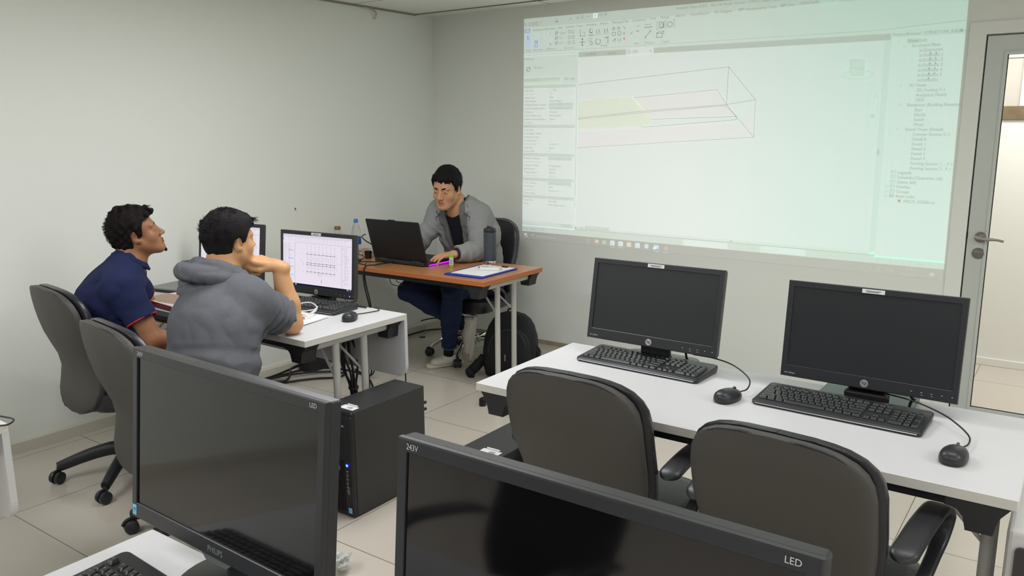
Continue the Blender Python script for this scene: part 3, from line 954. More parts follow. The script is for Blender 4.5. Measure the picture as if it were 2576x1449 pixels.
def desk(name, label, x0, y0, x1, y1, top_m, edge_m, panel=None):
    """folding desk; origin at floor centre, axis aligned"""
    cx, cy = (x0 + x1) / 2, (y0 + y1) / 2
    L, W = x1 - x0, y1 - y0
    t = thing(name, label, 'desk', (cx, cy, 0))
    bm = NB()
    box(bm, (-L / 2 + 0.0012, -W / 2 + 0.0012, ZT - 0.026), (L / 2 - 0.0012, W / 2 - 0.0012, ZT), 0.0008, 1)
    top = obj('desk_top', bm, top_m, t)
    bm = NB()
    o = rrect(L, W, 0.003, 2)
    i_ = rrect(L - 0.003, W - 0.003, 0.002, 2)
    R = []
    for pts, z in ((i_, ZT - 0.0005), (o, ZT - 0.0012), (o, ZT - 0.0252), (i_, ZT - 0.026)):
        R.append([(a, b, z) for a, b in pts])
    loft(bm, R, cap=False)
    obj('edge_band', bm, edge_m, top)
    zu = ZT - 0.026
    for s in (-1, 1):
        bm = NB()
        y = s * (W / 2 - 0.045)
        box(bm, (-L / 2 + 0.10, y - 0.0125, zu - 0.032), (L / 2 - 0.10, y + 0.0125, zu), 0.002)
        obj('steel_rail', bm, M_BLKMET, t)
    for sx in (-1, 1):
        xe = sx * (L / 2 - 0.062)
        for s in (-1, 1):
            bm = NB()
            xs = sx * (L / 2 - 0.008)
            xi = sx * (L / 2 - 0.145)
            y0_, y1_ = s * (W / 2 - 0.010), s * (W / 2 - 0.085)
            prism(bm, [(xs, zu), (xs - sx * 0.028, zu - 0.030), (xs - sx * 0.034, zu - 0.076), (xs - sx * 0.09, zu - 0.076), (xs - sx * 0.094, zu - 0.042), (xs - sx * 0.108, zu - 0.026), (xi, zu - 0.024), (xi, zu)],
                  min(y0_, y1_), max(y0_, y1_), 'y', bev=0.003)
            obj('corner_bracket', bm, M_BLK, t)
        bm = NB()
        tube(bm, [(xe, -W / 2 + 0.06, zu - 0.024), (xe, W / 2 - 0.06, zu - 0.024)], 0.0175, 14)
        obj('cross_tube', bm, M_LEGTUBE, t, smooth=True)
        for s in (-1, 1):
            bm = NB()
            tube(bm, [(xe, s * 0.080, zu - 0.03), (xe, s * 0.080, 0.04)], 0.0155, 16)
            obj('leg', bm, M_LEGTUBE, t, smooth=True)
        bm = NB()
        tube(bm, [(xe, -W / 2 + 0.05, 0.032), (xe, W / 2 - 0.05, 0.032)], 0.0175, 14)
        for s in (-1, 1):
            lathe(bm, [(0.016, 0), (0.02, 0.003), (0.02, 0.022), (0.012, 0.026)], 14, (xe, s * (W / 2 - 0.06), 0))
        obj('foot_bar', bm, M_BLKMET, t, smooth=True)
        bm = NB()
        tube(bm, [(xe, 0.080, zu - 0.20), (xe - sx * 0.20, 0.03, zu - 0.02)], 0.006, 8)
        tube(bm, [(xe, -0.080, zu - 0.20), (xe - sx * 0.20, -0.03, zu - 0.02)], 0.006, 8)
        box(bm, (min(xe - sx * 0.18, xe - sx * 0.22), -0.05, zu - 0.03), (max(xe - sx * 0.18, xe - sx * 0.22), 0.05, zu), 0.003)
        obj('folding_brace', bm, M_LEGTUBE, t, smooth=True)
    if panel:
        bm = NB()
        prism(bm, rrect(L, 0.265, 0.001, 8, 0, zu - 0.1325, rs=(0.055, 0.055, 0.001, 0.001)), W / 2 - 0.019, W / 2 - 0.0005, 'y')
        obj('modesty_panel', bm, M_WHITE, t)
    return t


desk('student_desk', 'white folding desk where the two seated students have their monitors', -3.91, 2.01, -2.412, 2.59, M_WHITE, M_WHITE_EDGE, True)
desk('student_desk', 'white folding desk with two switched-off monitors, empty black chairs in front', -1.548, 1.975, -0.05, 2.58, M_WHITE, M_WHITE_EDGE)
desk('student_desk', 'white folding desk in the foreground under two large dark monitors', -1.493, 0.225, 0.005, 0.824, M_WHITE, M_WHITE_EDGE)
desk('student_desk', 'white desk at the left frame edge, only its corner showing', -3.90, 0.345, -2.402, 0.938, M_WHITE, M_WHITE_EDGE, True)
desk('teacher_desk', 'orange-brown wooden folding desk where the man in the grey blazer works', -4.062, 3.377, -2.585, 3.954, M_ORANGE, mat('cherry_edge', rgb(178, 106, 58), 0.4))


# ------------------------------------------------------------------ chairs
def task_chair(label, loc, rotz, group=None, arms=True, base='plastic', name='office_chair', base_rot=0.3, W=0.46, H=0.90, zs=0.46, lean=0.0):
    """facing +y before rotation, origin on the floor under the column"""
    t = thing(name, label, 'chair', loc, rotz, group)
    # seat cushion
    bm = NB()
    rings = []
    for z, s, r in ((zs - 0.085, 0.93, 0.09), (zs - 0.075, 0.98, 0.10), (zs - 0.035, 1.0, 0.11), (zs - 0.012, 0.985, 0.11), (zs - 0.002, 0.93, 0.10), (zs, 0.80, 0.09)):
        rings.append([(a, b + 0.02, z + (0.006 * math.cos(a * 7) if z > zs - 0.02 else 0)) for a, b in rrect(0.48 * s, 0.47 * s, r * s, 6)])
    loft(bm, rings)
    obj('seat', bm, M_LEATHER2, t, smooth=True)

    # back: grid of stations in height, closed ring each
    def sec(v, off, grow=0.0):
        """v 0..1 from bottom to top -> (centre y, z, half width)"""
        z = 0.355 + (H - 0.355) * v
        yb = -0.235 - 0.035 * v + 0.045 * math.exp(-((v - 0.32) / 0.2) ** 2) - 0.075 * max(0, v - 0.45) ** 1.3 - lean * v
        hw = W / 2 * (0.82 + 0.18 * min(1, v / 0.55)) + grow
        # rounded top and bottom
        if v > 0.72:
            q = (v - 0.72) / 0.28
            hw *= max(0.02, (1 - q ** 3.1)) ** (1 / 3.1) if q < 1 else 0.02
        if v < 0.18:
            q = (0.18 - v) / 0.18
            hw *= max(0.03, (1 - q ** 2.6)) ** (1 / 2.6) if q < 1 else 0.03
        return yb + off, z, hw
    vs_ = [0, 0.01, 0.03, 0.07, 0.12, 0.2, 0.3, 0.4, 0.5, 0.6, 0.7, 0.78, 0.85, 0.90, 0.94, 0.97, 0.985, 0.995, 1.0]

    def back(th0, th1, grow, bulge, n=20, m_=0.0):
        bm = NB()
        rings = []
        for v in vs_:
            y, z, hw = sec(v, 0, grow)
            ring_ = []
            edge = min(1.0, hw / (W / 2 * 0.9))
            k = math.sqrt(max(0.0, min(1, 4.5 * min(v + 0.005, 1.005 - v))))
            for i in range(n):
                a = 2 * PI * i / n
                ca, sa = math.cos(a), math.sin(a)
                x = hw * math.copysign(abs(ca) ** 0.30, ca)
                fr_ = abs(sa) ** 0.45
                th = (th1 if sa > 0 else th0) * (0.45 + 0.55 * k)
                yy = y + math.copysign(fr_, sa) * th
                yy += 0.028 * (x / (W / 2)) ** 2           # curved round the sitter
                if sa > 0:
                    yy += bulge * k * (1 - (x / (W / 2)) ** 2)
                ring_.append((x, yy, z))
            rings.append(ring_)
        loft(bm, rings)
        return bm
    bk = obj('backrest', back(0.022, 0.022, 0.0, 0.012, 28), M_OLIVE, t, smooth=True)
    bmf = back(0.010, 0.034, 0.012, 0.016, 28)
    o = obj('back_cushion', bmf, M_LEATHER2, t, smooth=True)
    o.location = (0, 0.028, 0.0)
    # seam piping round the back shell
    pts = []
    for v in vs_[1:-1]:
        y, z, hw = sec(v, 0)
        pts.append((hw - 0.012, y - 0.012 + 0.028 * (hw / (W / 2)) ** 2, z))
    yt, zt_, _h = sec(1.0, 0)
    loop = pts + [(0, yt - 0.006, zt_ - 0.006)] + [(-x, y, z) for x, y, z in pts[::-1]]
    obj('piping', tube(NB(), loop, 0.0035, 6), M_LEATHER2, bk, smooth='all')
    if arms:
        for s in (-1, 1):
            x = s * 0.25
            bm = NB()
            # loop arm: pad on top, sweeping down to the seat
            P = spline([(x * 0.93, -0.02, zs - 0.05), (x, 0.02, zs + 0.03), (x * 1.03, 0.145, zs + 0.09), (x * 1.03, 0.175, zs + 0.15), (x * 1.02, 0.12, zs + 0.195), (x * 1.0, 0.0, zs + 0.20),
                        (x * 0.99, -0.10, zs + 0.192), (x * 0.97, -0.17, zs + 0.175)], 7)
            rings = []
            N_ = len(P) - 1
            for i, p in enumerate(P):
                q = i / N_
                tg = (P[min(i + 1, N_)] - P[max(i - 1, 0)]).normalized()
                nr = Vector((1, 0, 0)).cross(tg).normalized()
                hw = 0.017 + 0.013 * min(1, max(0, (q - 0.25) / 0.2))
                ht = 0.012
                e_ = min(1.0, math.sqrt(max(0.02, (1 - q) / 0.05))) if q > 0.95 else (min(1, math.sqrt(max(0.02, q / 0.04))) if q < 0.04 else 1)
                rings.append([tuple(p + Vector((math.copysign(abs(math.cos(a)) ** 0.55, math.cos(a)) * hw * e_, 0, 0)) + nr * math.copysign(abs(math.sin(a)) ** 0.7, math.sin(a)) * ht * e_) for a in [2 * PI * k / 16 for k in range(16)]])
            loft(bm, rings)
            obj('armrest', bm, M_BLK2 if base == 'plastic' else M_LEATHER2, t, smooth=True)
    # mechanism and column
    bm = NB()
    box(bm, (-0.09, -0.13, zs - 0.125), (0.09, 0.12, zs - 0.083), 0.008)
    tube(bm, spline([(0, -0.10, zs - 0.10), (0, -0.17, zs - 0.095), (0, -0.205, zs - 0.06)], 5), 0.014, 8, sx=1.6)
    obj('tilt_mechanism', bm, M_BLKMET, t, smooth=True)
    bm = NB()
    if base == 'plastic':
        lathe(bm, [(0.031, 0.10), (0.031, 0.20), (0.028, 0.21), (0.028, 0.28), (0.025, 0.285), (0.025, zs - 0.12)], 18)
        obj('column', bm, M_BLK, t, smooth=True)
    else:
        lathe(bm, [(0.026, 0.09), (0.026, 0.23), (0.014, 0.235), (0.014, zs - 0.12)], 18)
        obj('column', bm, M_CHROME, t, smooth=True)
    mb = M_BLK if base == 'plastic' else M_CHROME
    bm = NB()
    lathe(bm, [(0.02, 0.085), (0.048, 0.09), (0.052, 0.115), (0.046, 0.145), (0.034, 0.155)], 20)
    hub = obj('hub', bm, mb, t, smooth=True)
    R_ = 0.31 if base == 'plastic' else 0.285
    for k in range(5):
        a = base_rot + k * 2 * PI / 5
        d = Vector((math.cos(a), math.sin(a), 0))
        bm = NB()
        zz = (0.125, 0.128, 0.118, 0.10, 0.082, 0.072) if base == 'plastic' else (0.115, 0.135, 0.135, 0.12, 0.088, 0.062)
        P = spline([d * q * R_ + Vector((0, 0, z)) for q, z in zip((0.12, 0.3, 0.5, 0.72, 0.9, 1.0), zz)], 4)
        rr = [0.034 - 0.012 * i / (len(P) - 1) for i in range(len(P))]
        if base != 'plastic':
            rr = [0.019 - 0.006 * i / (len(P) - 1) for i in range(len(P))]
        tube(bm, P, rr, 12, sx=0.85)
        obj('base_arm', bm, mb, t, smooth=True)
        ca = a + (0.9, -0.6, 0.4, 1.5, -1.1)[k]
        c = d * R_
        n = Vector((-math.sin(ca), math.cos(ca), 0))
        e = Vector((math.cos(ca), math.sin(ca), 0))
        bm = NB()
        cc = c + e * 0.012
        Mx = Matrix.Translation(cc + Vector((0, 0, 0.0275))) @ Matrix(((n.x, e.x, 0, 0), (n.y, e.y, 0, 0), (0, 0, 1, 0), (0, 0, 0, 1))) @ Matrix.Rotation(PI / 2, 4, 'Y')
        for s in (-1, 1):
            lathe(bm, [(0.008, s * 0.006), (0.0265, s * 0.006), (0.0275, s * 0.010), (0.0265, s * 0.022), (0.020, s * 0.026), (0.004, s * 0.027)][::s], 16, M=Mx)
        lathe(bm, [(0.009, 0.03), (0.009, 0.072)], 10, (c.x, c.y, 0))
        # hood over the wheels
        H_ = []
        for j in range(9):
            b = PI * (0.08 + 0.62 * j / 8)
            H_.append(cc + e * (0.031 * math.cos(b)) + Vector((0, 0, 0.0275 + 0.031 * math.sin(b))))
        tube(bm, H_, 0.006, 8, sx=1.0)
        obj('caster', bm, M_BLK2, t, smooth=True)
    return t


task_chair('empty black leather armchair at the left end of the right-hand white desk', (-1.078, 2.045, 0), 0.0, 'empty black chairs', W=0.42, H=0.885, zs=0.43)
task_chair('empty black leather armchair nearest the camera, in front of the rightmost dark monitor', (-0.475, 1.96, 0), -0.07, 'empty black chairs', base_rot=0.7, W=0.42, H=0.875, zs=0.43)
task_chair('grey-black chair with tall back leaning beside the left wall, holding the man in navy', (-3.40, 1.83, 0), -0.12, 'chairs of the seated students', base_rot=math.radians(-117))
task_chair('grey-black chair behind the grey hoodie, partly hidden by the foreground monitor', (-2.58, 1.62, 0), -0.14, 'chairs of the seated students', base_rot=math.radians(-152))
task_chair('empty black chair added out of frame, seen only as a dark reflection in the left foreground monitor', (-1.15, -0.16, 0), 0.15, 'empty black chairs', W=0.42, H=0.885, zs=0.43)  # chair added outside the view to give the monitors a dark reflection
task_chair('black swivel chair with chrome base under the man in the grey blazer', (-3.33, 4.22, 0), PI + 0.12, None, base='chrome', base_rot=-0.75, W=0.46, H=0.92, arms=True, zs=0.44)


# ------------------------------------------------------------------ computers
def disc(cx, cy, r, n=20):
    return ([(cx + r * math.cos(2 * PI * k / n), cy + r * math.sin(2 * PI * k / n)) for k in range(n)], [tuple(range(n))])


def ringp(cx, cy, r, w_, n=24):
    V, Fs = [], []
    for k in range(n):
        a = 2 * PI * k / n
        V += [(cx + r * math.cos(a), cy + r * math.sin(a)), (cx + (r - w_) * math.cos(a), cy + (r - w_) * math.sin(a))]
    for k in range(n):
        Fs.append((2 * k, 2 * ((k + 1) % n), 2 * ((k + 1) % n) + 1, 2 * k + 1))
    return (V, Fs)


def panel_frame(bm, w_, h_, bl, br_, bt, bb, y0, y1, r=0.004, lip=0.0):
    """ring shaped bezel in the xz plane, z from 0 to h_"""
    def loop(d, y):
        return [bm.verts.new(q) for q in ((-w_ / 2 + d, y, d), (w_ / 2 - d, y, d), (w_ / 2 - d, y, h_ - d), (-w_ / 2 + d, y, h_ - d))]

    def loopi(d, y):
        return [bm.verts.new(q) for q in ((-w_ / 2 + bl - d, y, bb - d), (w_ / 2 - br_ + d, y, bb - d), (w_ / 2 - br_ + d, y, h_ - bt + d), (-w_ / 2 + bl - d, y, h_ - bt + d))]
    Ls = [loop(0.0015, y1), loop(0, y1 - 0.0015), loop(0, y0 + 0.002), loop(0.002, y0), loopi(0.001, y0), loopi(0, y0 + 0.001), loopi(0, y1)]
    for a, b in zip(Ls, Ls[1:] + Ls[:1]):
        for k in range(4):
            bm.faces.new((a[k], a[(k + 1) % 4], b[(k + 1) % 4], b[k]))
    return bm


def local_plane(parent_matrix, y):
    return lambda a, b: parent_matrix @ Vector((a, y, b))


def desk_monitor(label, x, y, zb, yaw, tilt, w_, h_, on=False, group='monitors with the logo disc under the screen'):
    """x, y, zb: bottom middle of the front face. Screen looks to -y when yaw = 0"""
    t = thing('monitor', label, 'monitor', (x, y, ZT), yaw, group)
    P = Matrix.Translation((0, 0, zb - ZT)) @ Matrix.Rotation(-tilt, 4, 'X')
    bb, bs, bt = 0.036, 0.0165, 0.018
    bm = NB()
    panel_frame(bm, w_, h_, bs, bs, bt, bb, -0.001, 0.016)
    bmesh.ops.transform(bm, matrix=P, verts=bm.verts)
    bez = obj('bezel', bm, M_BLK2, t)
    bm = NB()
    box(bm, (-w_ / 2 + bs - 0.002, 0.003, bb - 0.002), (w_ / 2 - bs + 0.002, 0.012, h_ - bt + 0.002))
    bmesh.ops.transform(bm, matrix=P, verts=bm.verts)
    scn = obj('screen', bm, M_SCREEN_MATT if not on else mat('lit_panel_edge', rgb(20, 20, 22), 0.4), t)
    bm = NB()
    rings = []
    for yy, k, r in ((0.014, 1.0, 0.006), (0.026, 0.995, 0.008), (0.042, 0.80, 0.02), (0.055, 0.62, 0.03)):
        rings.append([(a, yy, b) for a, b in rrect(w_ * k, h_ * k, r, 4, 0, h_ / 2)])
    loft(bm, rings)
    bmesh.ops.transform(bm, matrix=P, verts=bm.verts)
    obj('rear_shell', bm, M_BLK2, t, smooth=True)
    # stand
    bm = NB()
    box(bm, (-0.055, 0.05, 0.006), (0.055, 0.072, zb - ZT + 0.10), 0.006)
    box(bm, (-0.06, 0.02, 0.004), (0.06, 0.075, 0.03), 0.008)
    nk = obj('stand_neck', bm, M_BLKMET, t)
    bm = NB()
    prism(bm, rrect(0.265, 0.20, 0.03, 6, 0, 0.055), 0.0, 0.009, 'z', bev=0.003)
    obj('stand_base', bm, mat('gloss_black_plastic', rgb(30, 32, 33), 0.12), t)
    f = local_plane(P, -0.0016)
    f2 = local_plane(P, -0.0021)
    # logo disc, label, buttons, name strip
    flat('logo_disc', [disc(0.0, 0.0165, 0.0115)], f, M_SILVER, t)
    flat('logo_letters', [text_geo('hp', 0.0, 0.0125, 0.0165, 'c', 0.9)], f2, M_BLKMET, t)
    lb = flat('inventory_label', [R4(-0.032, h_ - 0.0155, 0.030, h_ - 0.0035)], f, M_LABEL, t)
    flat('label_print', [L4(-0.022, h_ - 0.0085, 0.02, h_ - 0.0088, 0.0016), L4(-0.020, h_ - 0.0118, 0.014, h_ - 0.012, 0.0012)], f2, M_PRINT, lb)
    flat('name_strip', [text_geo('HP LA2006x', -w_ / 2 + 0.012, 0.010, 0.0062)], f, M_KEYPRINT, t)
    flat('button_marks', [R4(0.125 + k * 0.026, 0.0165, 0.129 + k * 0.026, 0.0182) for k in range(5)] + [R4(0.1505 + k * 0.026, 0.010, 0.158 + k * 0.026, 0.0108) for k in range(2)], f, M_KEYPRINT, t)
    if on:
        led = flat('power_light', [disc(w_ / 2 - 0.026, 0.014, 0.0022, 10)], f2, emis('blue_led', (0.12, 0.2, 1.0, 1), 6), t)
        # drawing program on screen, 1680 x 1050 mapped to the panel
        x0, x1, z0, z1 = -w_ / 2 + bs, w_ / 2 - bs, bb, h_ - bt

        def S(yoff):
            return lambda u, v: P @ Vector((x0 + (x1 - x0) * u / 1680.0, yoff, z1 - (z1 - z0) * v / 1050.0))
        E1 = emis('screen_white', (0.86, 0.80, 0.90, 1), 0.95)
        E2 = emis('screen_lilac', (0.74, 0.70, 0.82, 1), 0.92)
        E3 = emis('screen_grey', (0.40, 0.38, 0.45, 1), 0.9)
        E4 = emis('screen_ink', (0.16, 0.15, 0.20, 1), 0.8)
        E5 = emis('screen_task_bar', (0.012, 0.016, 0.04, 1), 0.8)
        E6 = emis('screen_blue', (0.25, 0.45, 0.8, 1), 0.9)
        flat('picture', [R4(0, 0, 1680, 1010)], S(0.0015), E1, scn)
        flat('picture_task_bar', [R4(0, 1010, 1680, 1050)], S(0.0015), E5, scn)
        g_ = [R4(0, 0, 1680, 45), R4(300, 150, 1680, 170)]
        flat('picture_bands', g_, S(0.0010), E2, scn)
        rnd = random.Random(3)
        ink, gr, bl_ = [], [], [R4(0, 4, 26, 40), R4(0, 60, 22, 130), R4(310, 1014, 345, 1046)]
        for k in range(26):
            u = 60 + k * 60
            wd = rnd.choice((30, 40, 46))
            gr.append(R4(u, 50, u + wd, 55))
            if k < 25:
                for v in (70, 95, 120):
                    gr.append(R4(u + rnd.randint(0, 14), v, u + wd - 8, v + 4))
        for k in range(22):
            v = 200 + k * 34
            gr.append(R4(10, v, 10 + rnd.randint(60, 110), v + 5))
            gr.append(R4(140, v, 140 + rnd.randint(30, 80), v + 5))
        for k in (4, 9, 14, 19):
            bl_.append(R4(136, 190 + k * 34, 270, 200 + k * 34))
        for k in range(26):
            v = 200 + k * 29
            ind = rnd.choice((0, 30, 40, 40))
            gr.append(R4(1460 + ind, v, 1460 + ind + rnd.randint(40, 120), v + 5))
        gr += [R4(294, 170, 300, 1000), R4(130, 190, 133, 960), R4(1440, 170, 1446, 1000)]
        # structural grid plan
        for k in range(8):
            u = 610 + k * 95
            gr += [R4(u, 230, u + 3, 780), R4(u + 48, 380, u + 50, 700)]
            gr += ringp(u, 215, 14, 3, 10)[0] and [ringp(u, 215, 14, 3, 10)]
        for v in (380, 560, 600, 740):
            ink += [R4(590, v, 1290, v + 6)]
            gr += [ringp(520, v, 14, 3, 10)]
            for k in range(8):
                ink.append(R4(604 + k * 95, v - 8, 618 + k * 95, v + 14))
        for v in (340, 450, 500, 660, 780):
            gr.append(R4(590, v, 1290, v + 2))
        ink += [R4(460, 520, 470, 532), R4(1390, 520, 1400, 532), R4(900, 820, 908, 830), R4(960, 880, 968, 960)]
        gr += [R4(880, 760, 970, 764), R4(880, 800, 970, 804), R4(880, 760, 884, 800), R4(966, 760, 970, 800)]
        flat('picture_fine_lines', gr, S(0.0008), E3, scn)
        flat('picture_dark_lines', ink, S(0.0005), E4, scn)
        flat('picture_blue_marks', bl_, S(0.0006), E6, scn)
        flat('picture_task_icons', [R4(60, 1022, 78, 1038), R4(110, 1022, 128, 1038), R4(190, 1022, 206, 1038), R4(250, 1022, 266, 1038), R4(1560, 1018, 1610, 1024), R4(1560, 1032, 1610, 1038), R4(1640, 1020, 1656, 1038)], S(0.0008), E2, scn)
    return t


desk_monitor('switched-off black monitor on the left half of the right-hand desk', -1.176, 2.461, 0.786, math.radians(-1.3), math.radians(9.7), 0.49, 0.288)
desk_monitor('switched-off black monitor at the right, nearest the glass door', -0.477, 2.455, 0.767, math.radians(-0.8), math.radians(6.8), 0.49, 0.297)
desk_monitor('lit monitor with a column grid plan, in front of the man in the grey hoodie', -2.910, 2.508, 0.762, math.radians(3.7), math.radians(4.3), 0.475, 0.295, on=True)
desk_monitor('lit monitor mostly hidden behind the head of the man in the grey hoodie', -3.628, 2.545, 0.762, math.radians(5), math.radians(6.5), 0.475, 0.295, on=True)


def big_monitor(label, x, y, zb, yaw, tilt, w_, h_):
    t = thing('large_monitor', label, 'monitor', (x, y, ZT), yaw, 'large monitors in the foreground')
    P = Matrix.Translation((0, 0, zb - ZT)) @ Matrix.Rotation(-tilt, 4, 'X')
    bs, bt, bb = 0.0165, 0.0185, 0.030
    bm = NB()
    panel_frame(bm, w_, h_, bs, bs, bt, bb, 0.0, 0.012)
    bmesh.ops.transform(bm, matrix=P, verts=bm.verts)
    obj('bezel', bm, M_BLK2, t)
    bm = NB()
    o = rrect(w_ - 0.002, h_ - 0.002, 0.004, 3, 0, h_ / 2)
    rings = [[(a, yy, b) for a, b in rrect(w_ * k, h_ * k2, r, 3, 0, h_ / 2)] for yy, k, k2, r in ((0.0095, 0.992, 0.990, 0.003), (0.0115, 1.0, 1.0, 0.004), (0.030, 1.0, 1.0, 0.005), (0.034, 0.98, 0.97, 0.01), (0.046, 0.7, 0.6, 0.03), (0.055, 0.55, 0.45, 0.03))]
    loft(bm, rings)
    bmesh.ops.transform(bm, matrix=P, verts=bm.verts)
    obj('rear_shell', bm, M_BLK2, t, smooth=True)
    bm = NB()
    box(bm, (-w_ / 2 + bs - 0.001, 0.0035, bb - 0.001), (w_ / 2 - bs + 0.001, 0.009, h_ - bt + 0.001))
    bmesh.ops.transform(bm, matrix=P, verts=bm.verts)
    obj('screen', bm, M_SCREEN, t)
    bm = NB()
    lathe(bm, [(0.001, 0), (0.115, 0), (0.118, 0.004), (0.112, 0.010), (0.04, 0.018), (0.001, 0.02)], 40, (0, 0.045, 0))
    obj('stand_base', bm, mat('gloss_black_plastic', rgb(30, 32, 33), 0.12), t, smooth=True)
    bm = NB()
    tube(bm, spline([(0, 0.05, 0.01), (0, 0.052, 0.05), (0, 0.045, zb - ZT + 0.06)], 5), 0.026, 16, sx=1.0)
    obj('stand_neck', bm, M_BLK2, t, smooth=True)
    bm = NB()
    prism(bm, [(-0.045, 0.001), (0.045, 0.001), (0.03, -0.010), (-0.03, -0.010)], 0.002, 0.02, 'y')
    bmesh.ops.transform(bm, matrix=P, verts=bm.verts)
    obj('chin_trim', bm, mat('smoky_plastic', rgb(92, 96, 94), 0.2), t)
    f = local_plane(P, -0.0006)
    f2 = local_plane(P, -0.0010)
    flat('maker_name', [text_geo('PHILIPS', 0.0, 0.0095, 0.0155, 'c', 0.9)], f, M_SILVER, t)
    flat('led_mark', [text_geo('LED', w_ / 2 - 0.020, h_ - 0.0125, 0.0105, 'r', 0.95)], f, M_KEYPRINT, t)
    flat('model_mark', [text_geo('243V', -w_ / 2 + 0.017, h_ - 0.0135, 0.0115, 'l', 0.85)], f, M_KEYPRINT, t)
    st_ = flat('energy_sticker', [R4(-w_ / 2 + 0.0045, 0.006, -w_ / 2 + 0.018, 0.026)], f, mat('sky_blue_sticker', rgb(120, 190, 220), 0.5), t)
    flat('sticker_print', [R4(-w_ / 2 + 0.008, 0.010, -w_ / 2 + 0.015, 0.0115), R4(-w_ / 2 + 0.0075, 0.014, -w_ / 2 + 0.015, 0.0205)], f2, mat('deep_blue_print', rgb(60, 120, 190), 0.5), st_)
    return t


big_monitor('large dark monitor in the left foreground, reflecting the desk', -1.169, 0.751, 0.791, math.radians(-1.5), math.radians(5.8), 0.55, 0.332)
big_monitor('large dark monitor at the bottom centre with the pale 243V mark on its corner', -0.440, 0.711, 0.79, math.radians(-0.5), math.radians(4.9), 0.55, 0.332)


KEY_ROWS = []
_U = 0.0191


def _row(y, items, x=0.0):
    for it in items:
        if isinstance(it, tuple) and it[0] == 'gap':
            x += it[1]
            continue
        wd, h = it if isinstance(it, tuple) else (it, 1)
        KEY_ROWS.append((x + wd / 2, y - (h - 1) / 2, wd, h))
        x += wd


_row(6.3, [1, ('gap', 1), 1, 1, 1, 1, ('gap', .5), 1, 1, 1, 1, ('gap', .5), 1, 1, 1, 1, ('gap', .3), 1, 1, 1])
_row(5, [1] * 13 + [2, ('gap', .3), 1, 1, 1, ('gap', .3), 1, 1, 1, 1])
_row(4, [1.5] + [1] * 12 + [1.5, ('gap', .3), 1, 1, 1, ('gap', .3), 1, 1, 1, (1, 2)])
_row(3, [1.75] + [1] * 11 + [2.25, ('gap', 3.6), 1, 1, 1])
_row(2, [2.25] + [1] * 10 + [2.75, ('gap', 1.3), 1, ('gap', 1.3), 1, 1, 1, (1, 2)])
_row(1, [1.25, 1.25, 1.25, 6.25, 1.25, 1.25, 1.25, 1.25, ('gap', .3), 1, 1, 1, ('gap', .3), 2, 1])
_KEYMESH = {}


def key_mesh(wd, h):
    if (wd, h) in _KEYMESH:
        return _KEYMESH[(wd, h)]
    bm = NB()
    a, b = wd * _U - 0.0016, h * _U - 0.0016
    rings = []
    for z, k, r in ((0, 0.0, 0.0015), (0.004, 0.0008, 0.002), (0.0085, 0.0042, 0.003), (0.0092, 0.0056, 0.003)):
        rings.append([(p, q + (0.001 if z > 0.005 else 0), z) for p, q in rrect(a - k, b - k, r, 2)])
    loft(bm, rings)
    me = bpy.data.meshes.new('key')
    bmesh.ops.recalc_face_normals(bm, faces=bm.faces)
    bm.to_mesh(me)
    bm.free()
    me.materials.append(M_KEY)
    _KEYMESH[(wd, h)] = me
    return me


def keyboard(label, x, y, yaw, prints=False, z=ZT):
    """x, y: middle of the keyboard"""
    t = thing('keyboard', label, 'keyboard', (x, y, z), yaw, 'black wired keyboards')
    W_, D_ = 0.462, 0.170
    bm = NB()
    rings = []
    for zz, k, r in ((0.001, 0.006, 0.012), (0.005, 0.0, 0.014), (0.011, 0.0, 0.014)):
        rings.append([(a, b, zz + (0.012 * (b + D_ / 2) / D_ if zz > 0.004 else 0)) for a, b in rrect(W_ - k, D_ - k, r, 5)])
    rings.append([(a, b, 0.0135 + 0.012 * (b + D_ / 2) / D_) for a, b in rrect(W_ - 0.006, D_ - 0.006, 0.012, 5)])
    loft(bm, rings)
    body = obj('keyboard_body', bm, M_BLK2, t, smooth=True)
    bm = NB()
    box(bm, (-W_ / 2 + 0.012, -D_ / 2 - 0.0012, 0.0058), (W_ / 2 - 0.012, -D_ / 2 + 0.001, 0.0085), 0.0008, 1)
    obj('silver_strip', bm, M_SILVER, t)
    tot = 15 + 0.3 + 3 + 0.3 + 4
    ox = -tot * _U / 2
    # rows are counted from the front; tilt with the body
    for kx, ky, wd, h in KEY_ROWS:
        o = bpy.data.objects.new('key', key_mesh(wd, h))
        C.objects.link(o)
        o.parent = t
        yy = -D_ / 2 + 0.021 + (ky - 0.5) * _U
        o.location = (ox + kx * _U, yy, 0.0125 + 0.012 * (yy + D_ / 2) / D_)
        o.rotation_euler = (0.07, 0, 0)
    if prints:
        it = []
        rnd = random.Random(5)
        for kx, ky, wd, h in KEY_ROWS:
            s = rnd.choice(KB_TXT)
            yy = -D_ / 2 + 0.021 + (ky - 0.5) * _U
            it.append(text_geo(s, ox + kx * _U - 0.0045, yy + 0.0005, 0.0055 if len(s) < 2 else 0.0036))
        f = lambda a, b: Vector((a, b, 0.0221 + 0.0122 * (b + D_ / 2) / D_))
        flat('key_letters', it, f, M_KEYPRINT, t)
    return t


keyboard('black keyboard in front of the left of the two switched-off monitors', -1.178, 2.448, math.radians(-2.5))
keyboard('black keyboard with green sheen in front of the rightmost monitor', -0.515, 2.348, math.radians(-2.0))
keyboard('black keyboard beside white papers under the lit monitor', -2.885, 2.440, math.radians(5), prints=True)
keyboard('black keyboard cut off by the bottom left frame edge', -1.185, 0.628, math.radians(-3.0), prints=True)


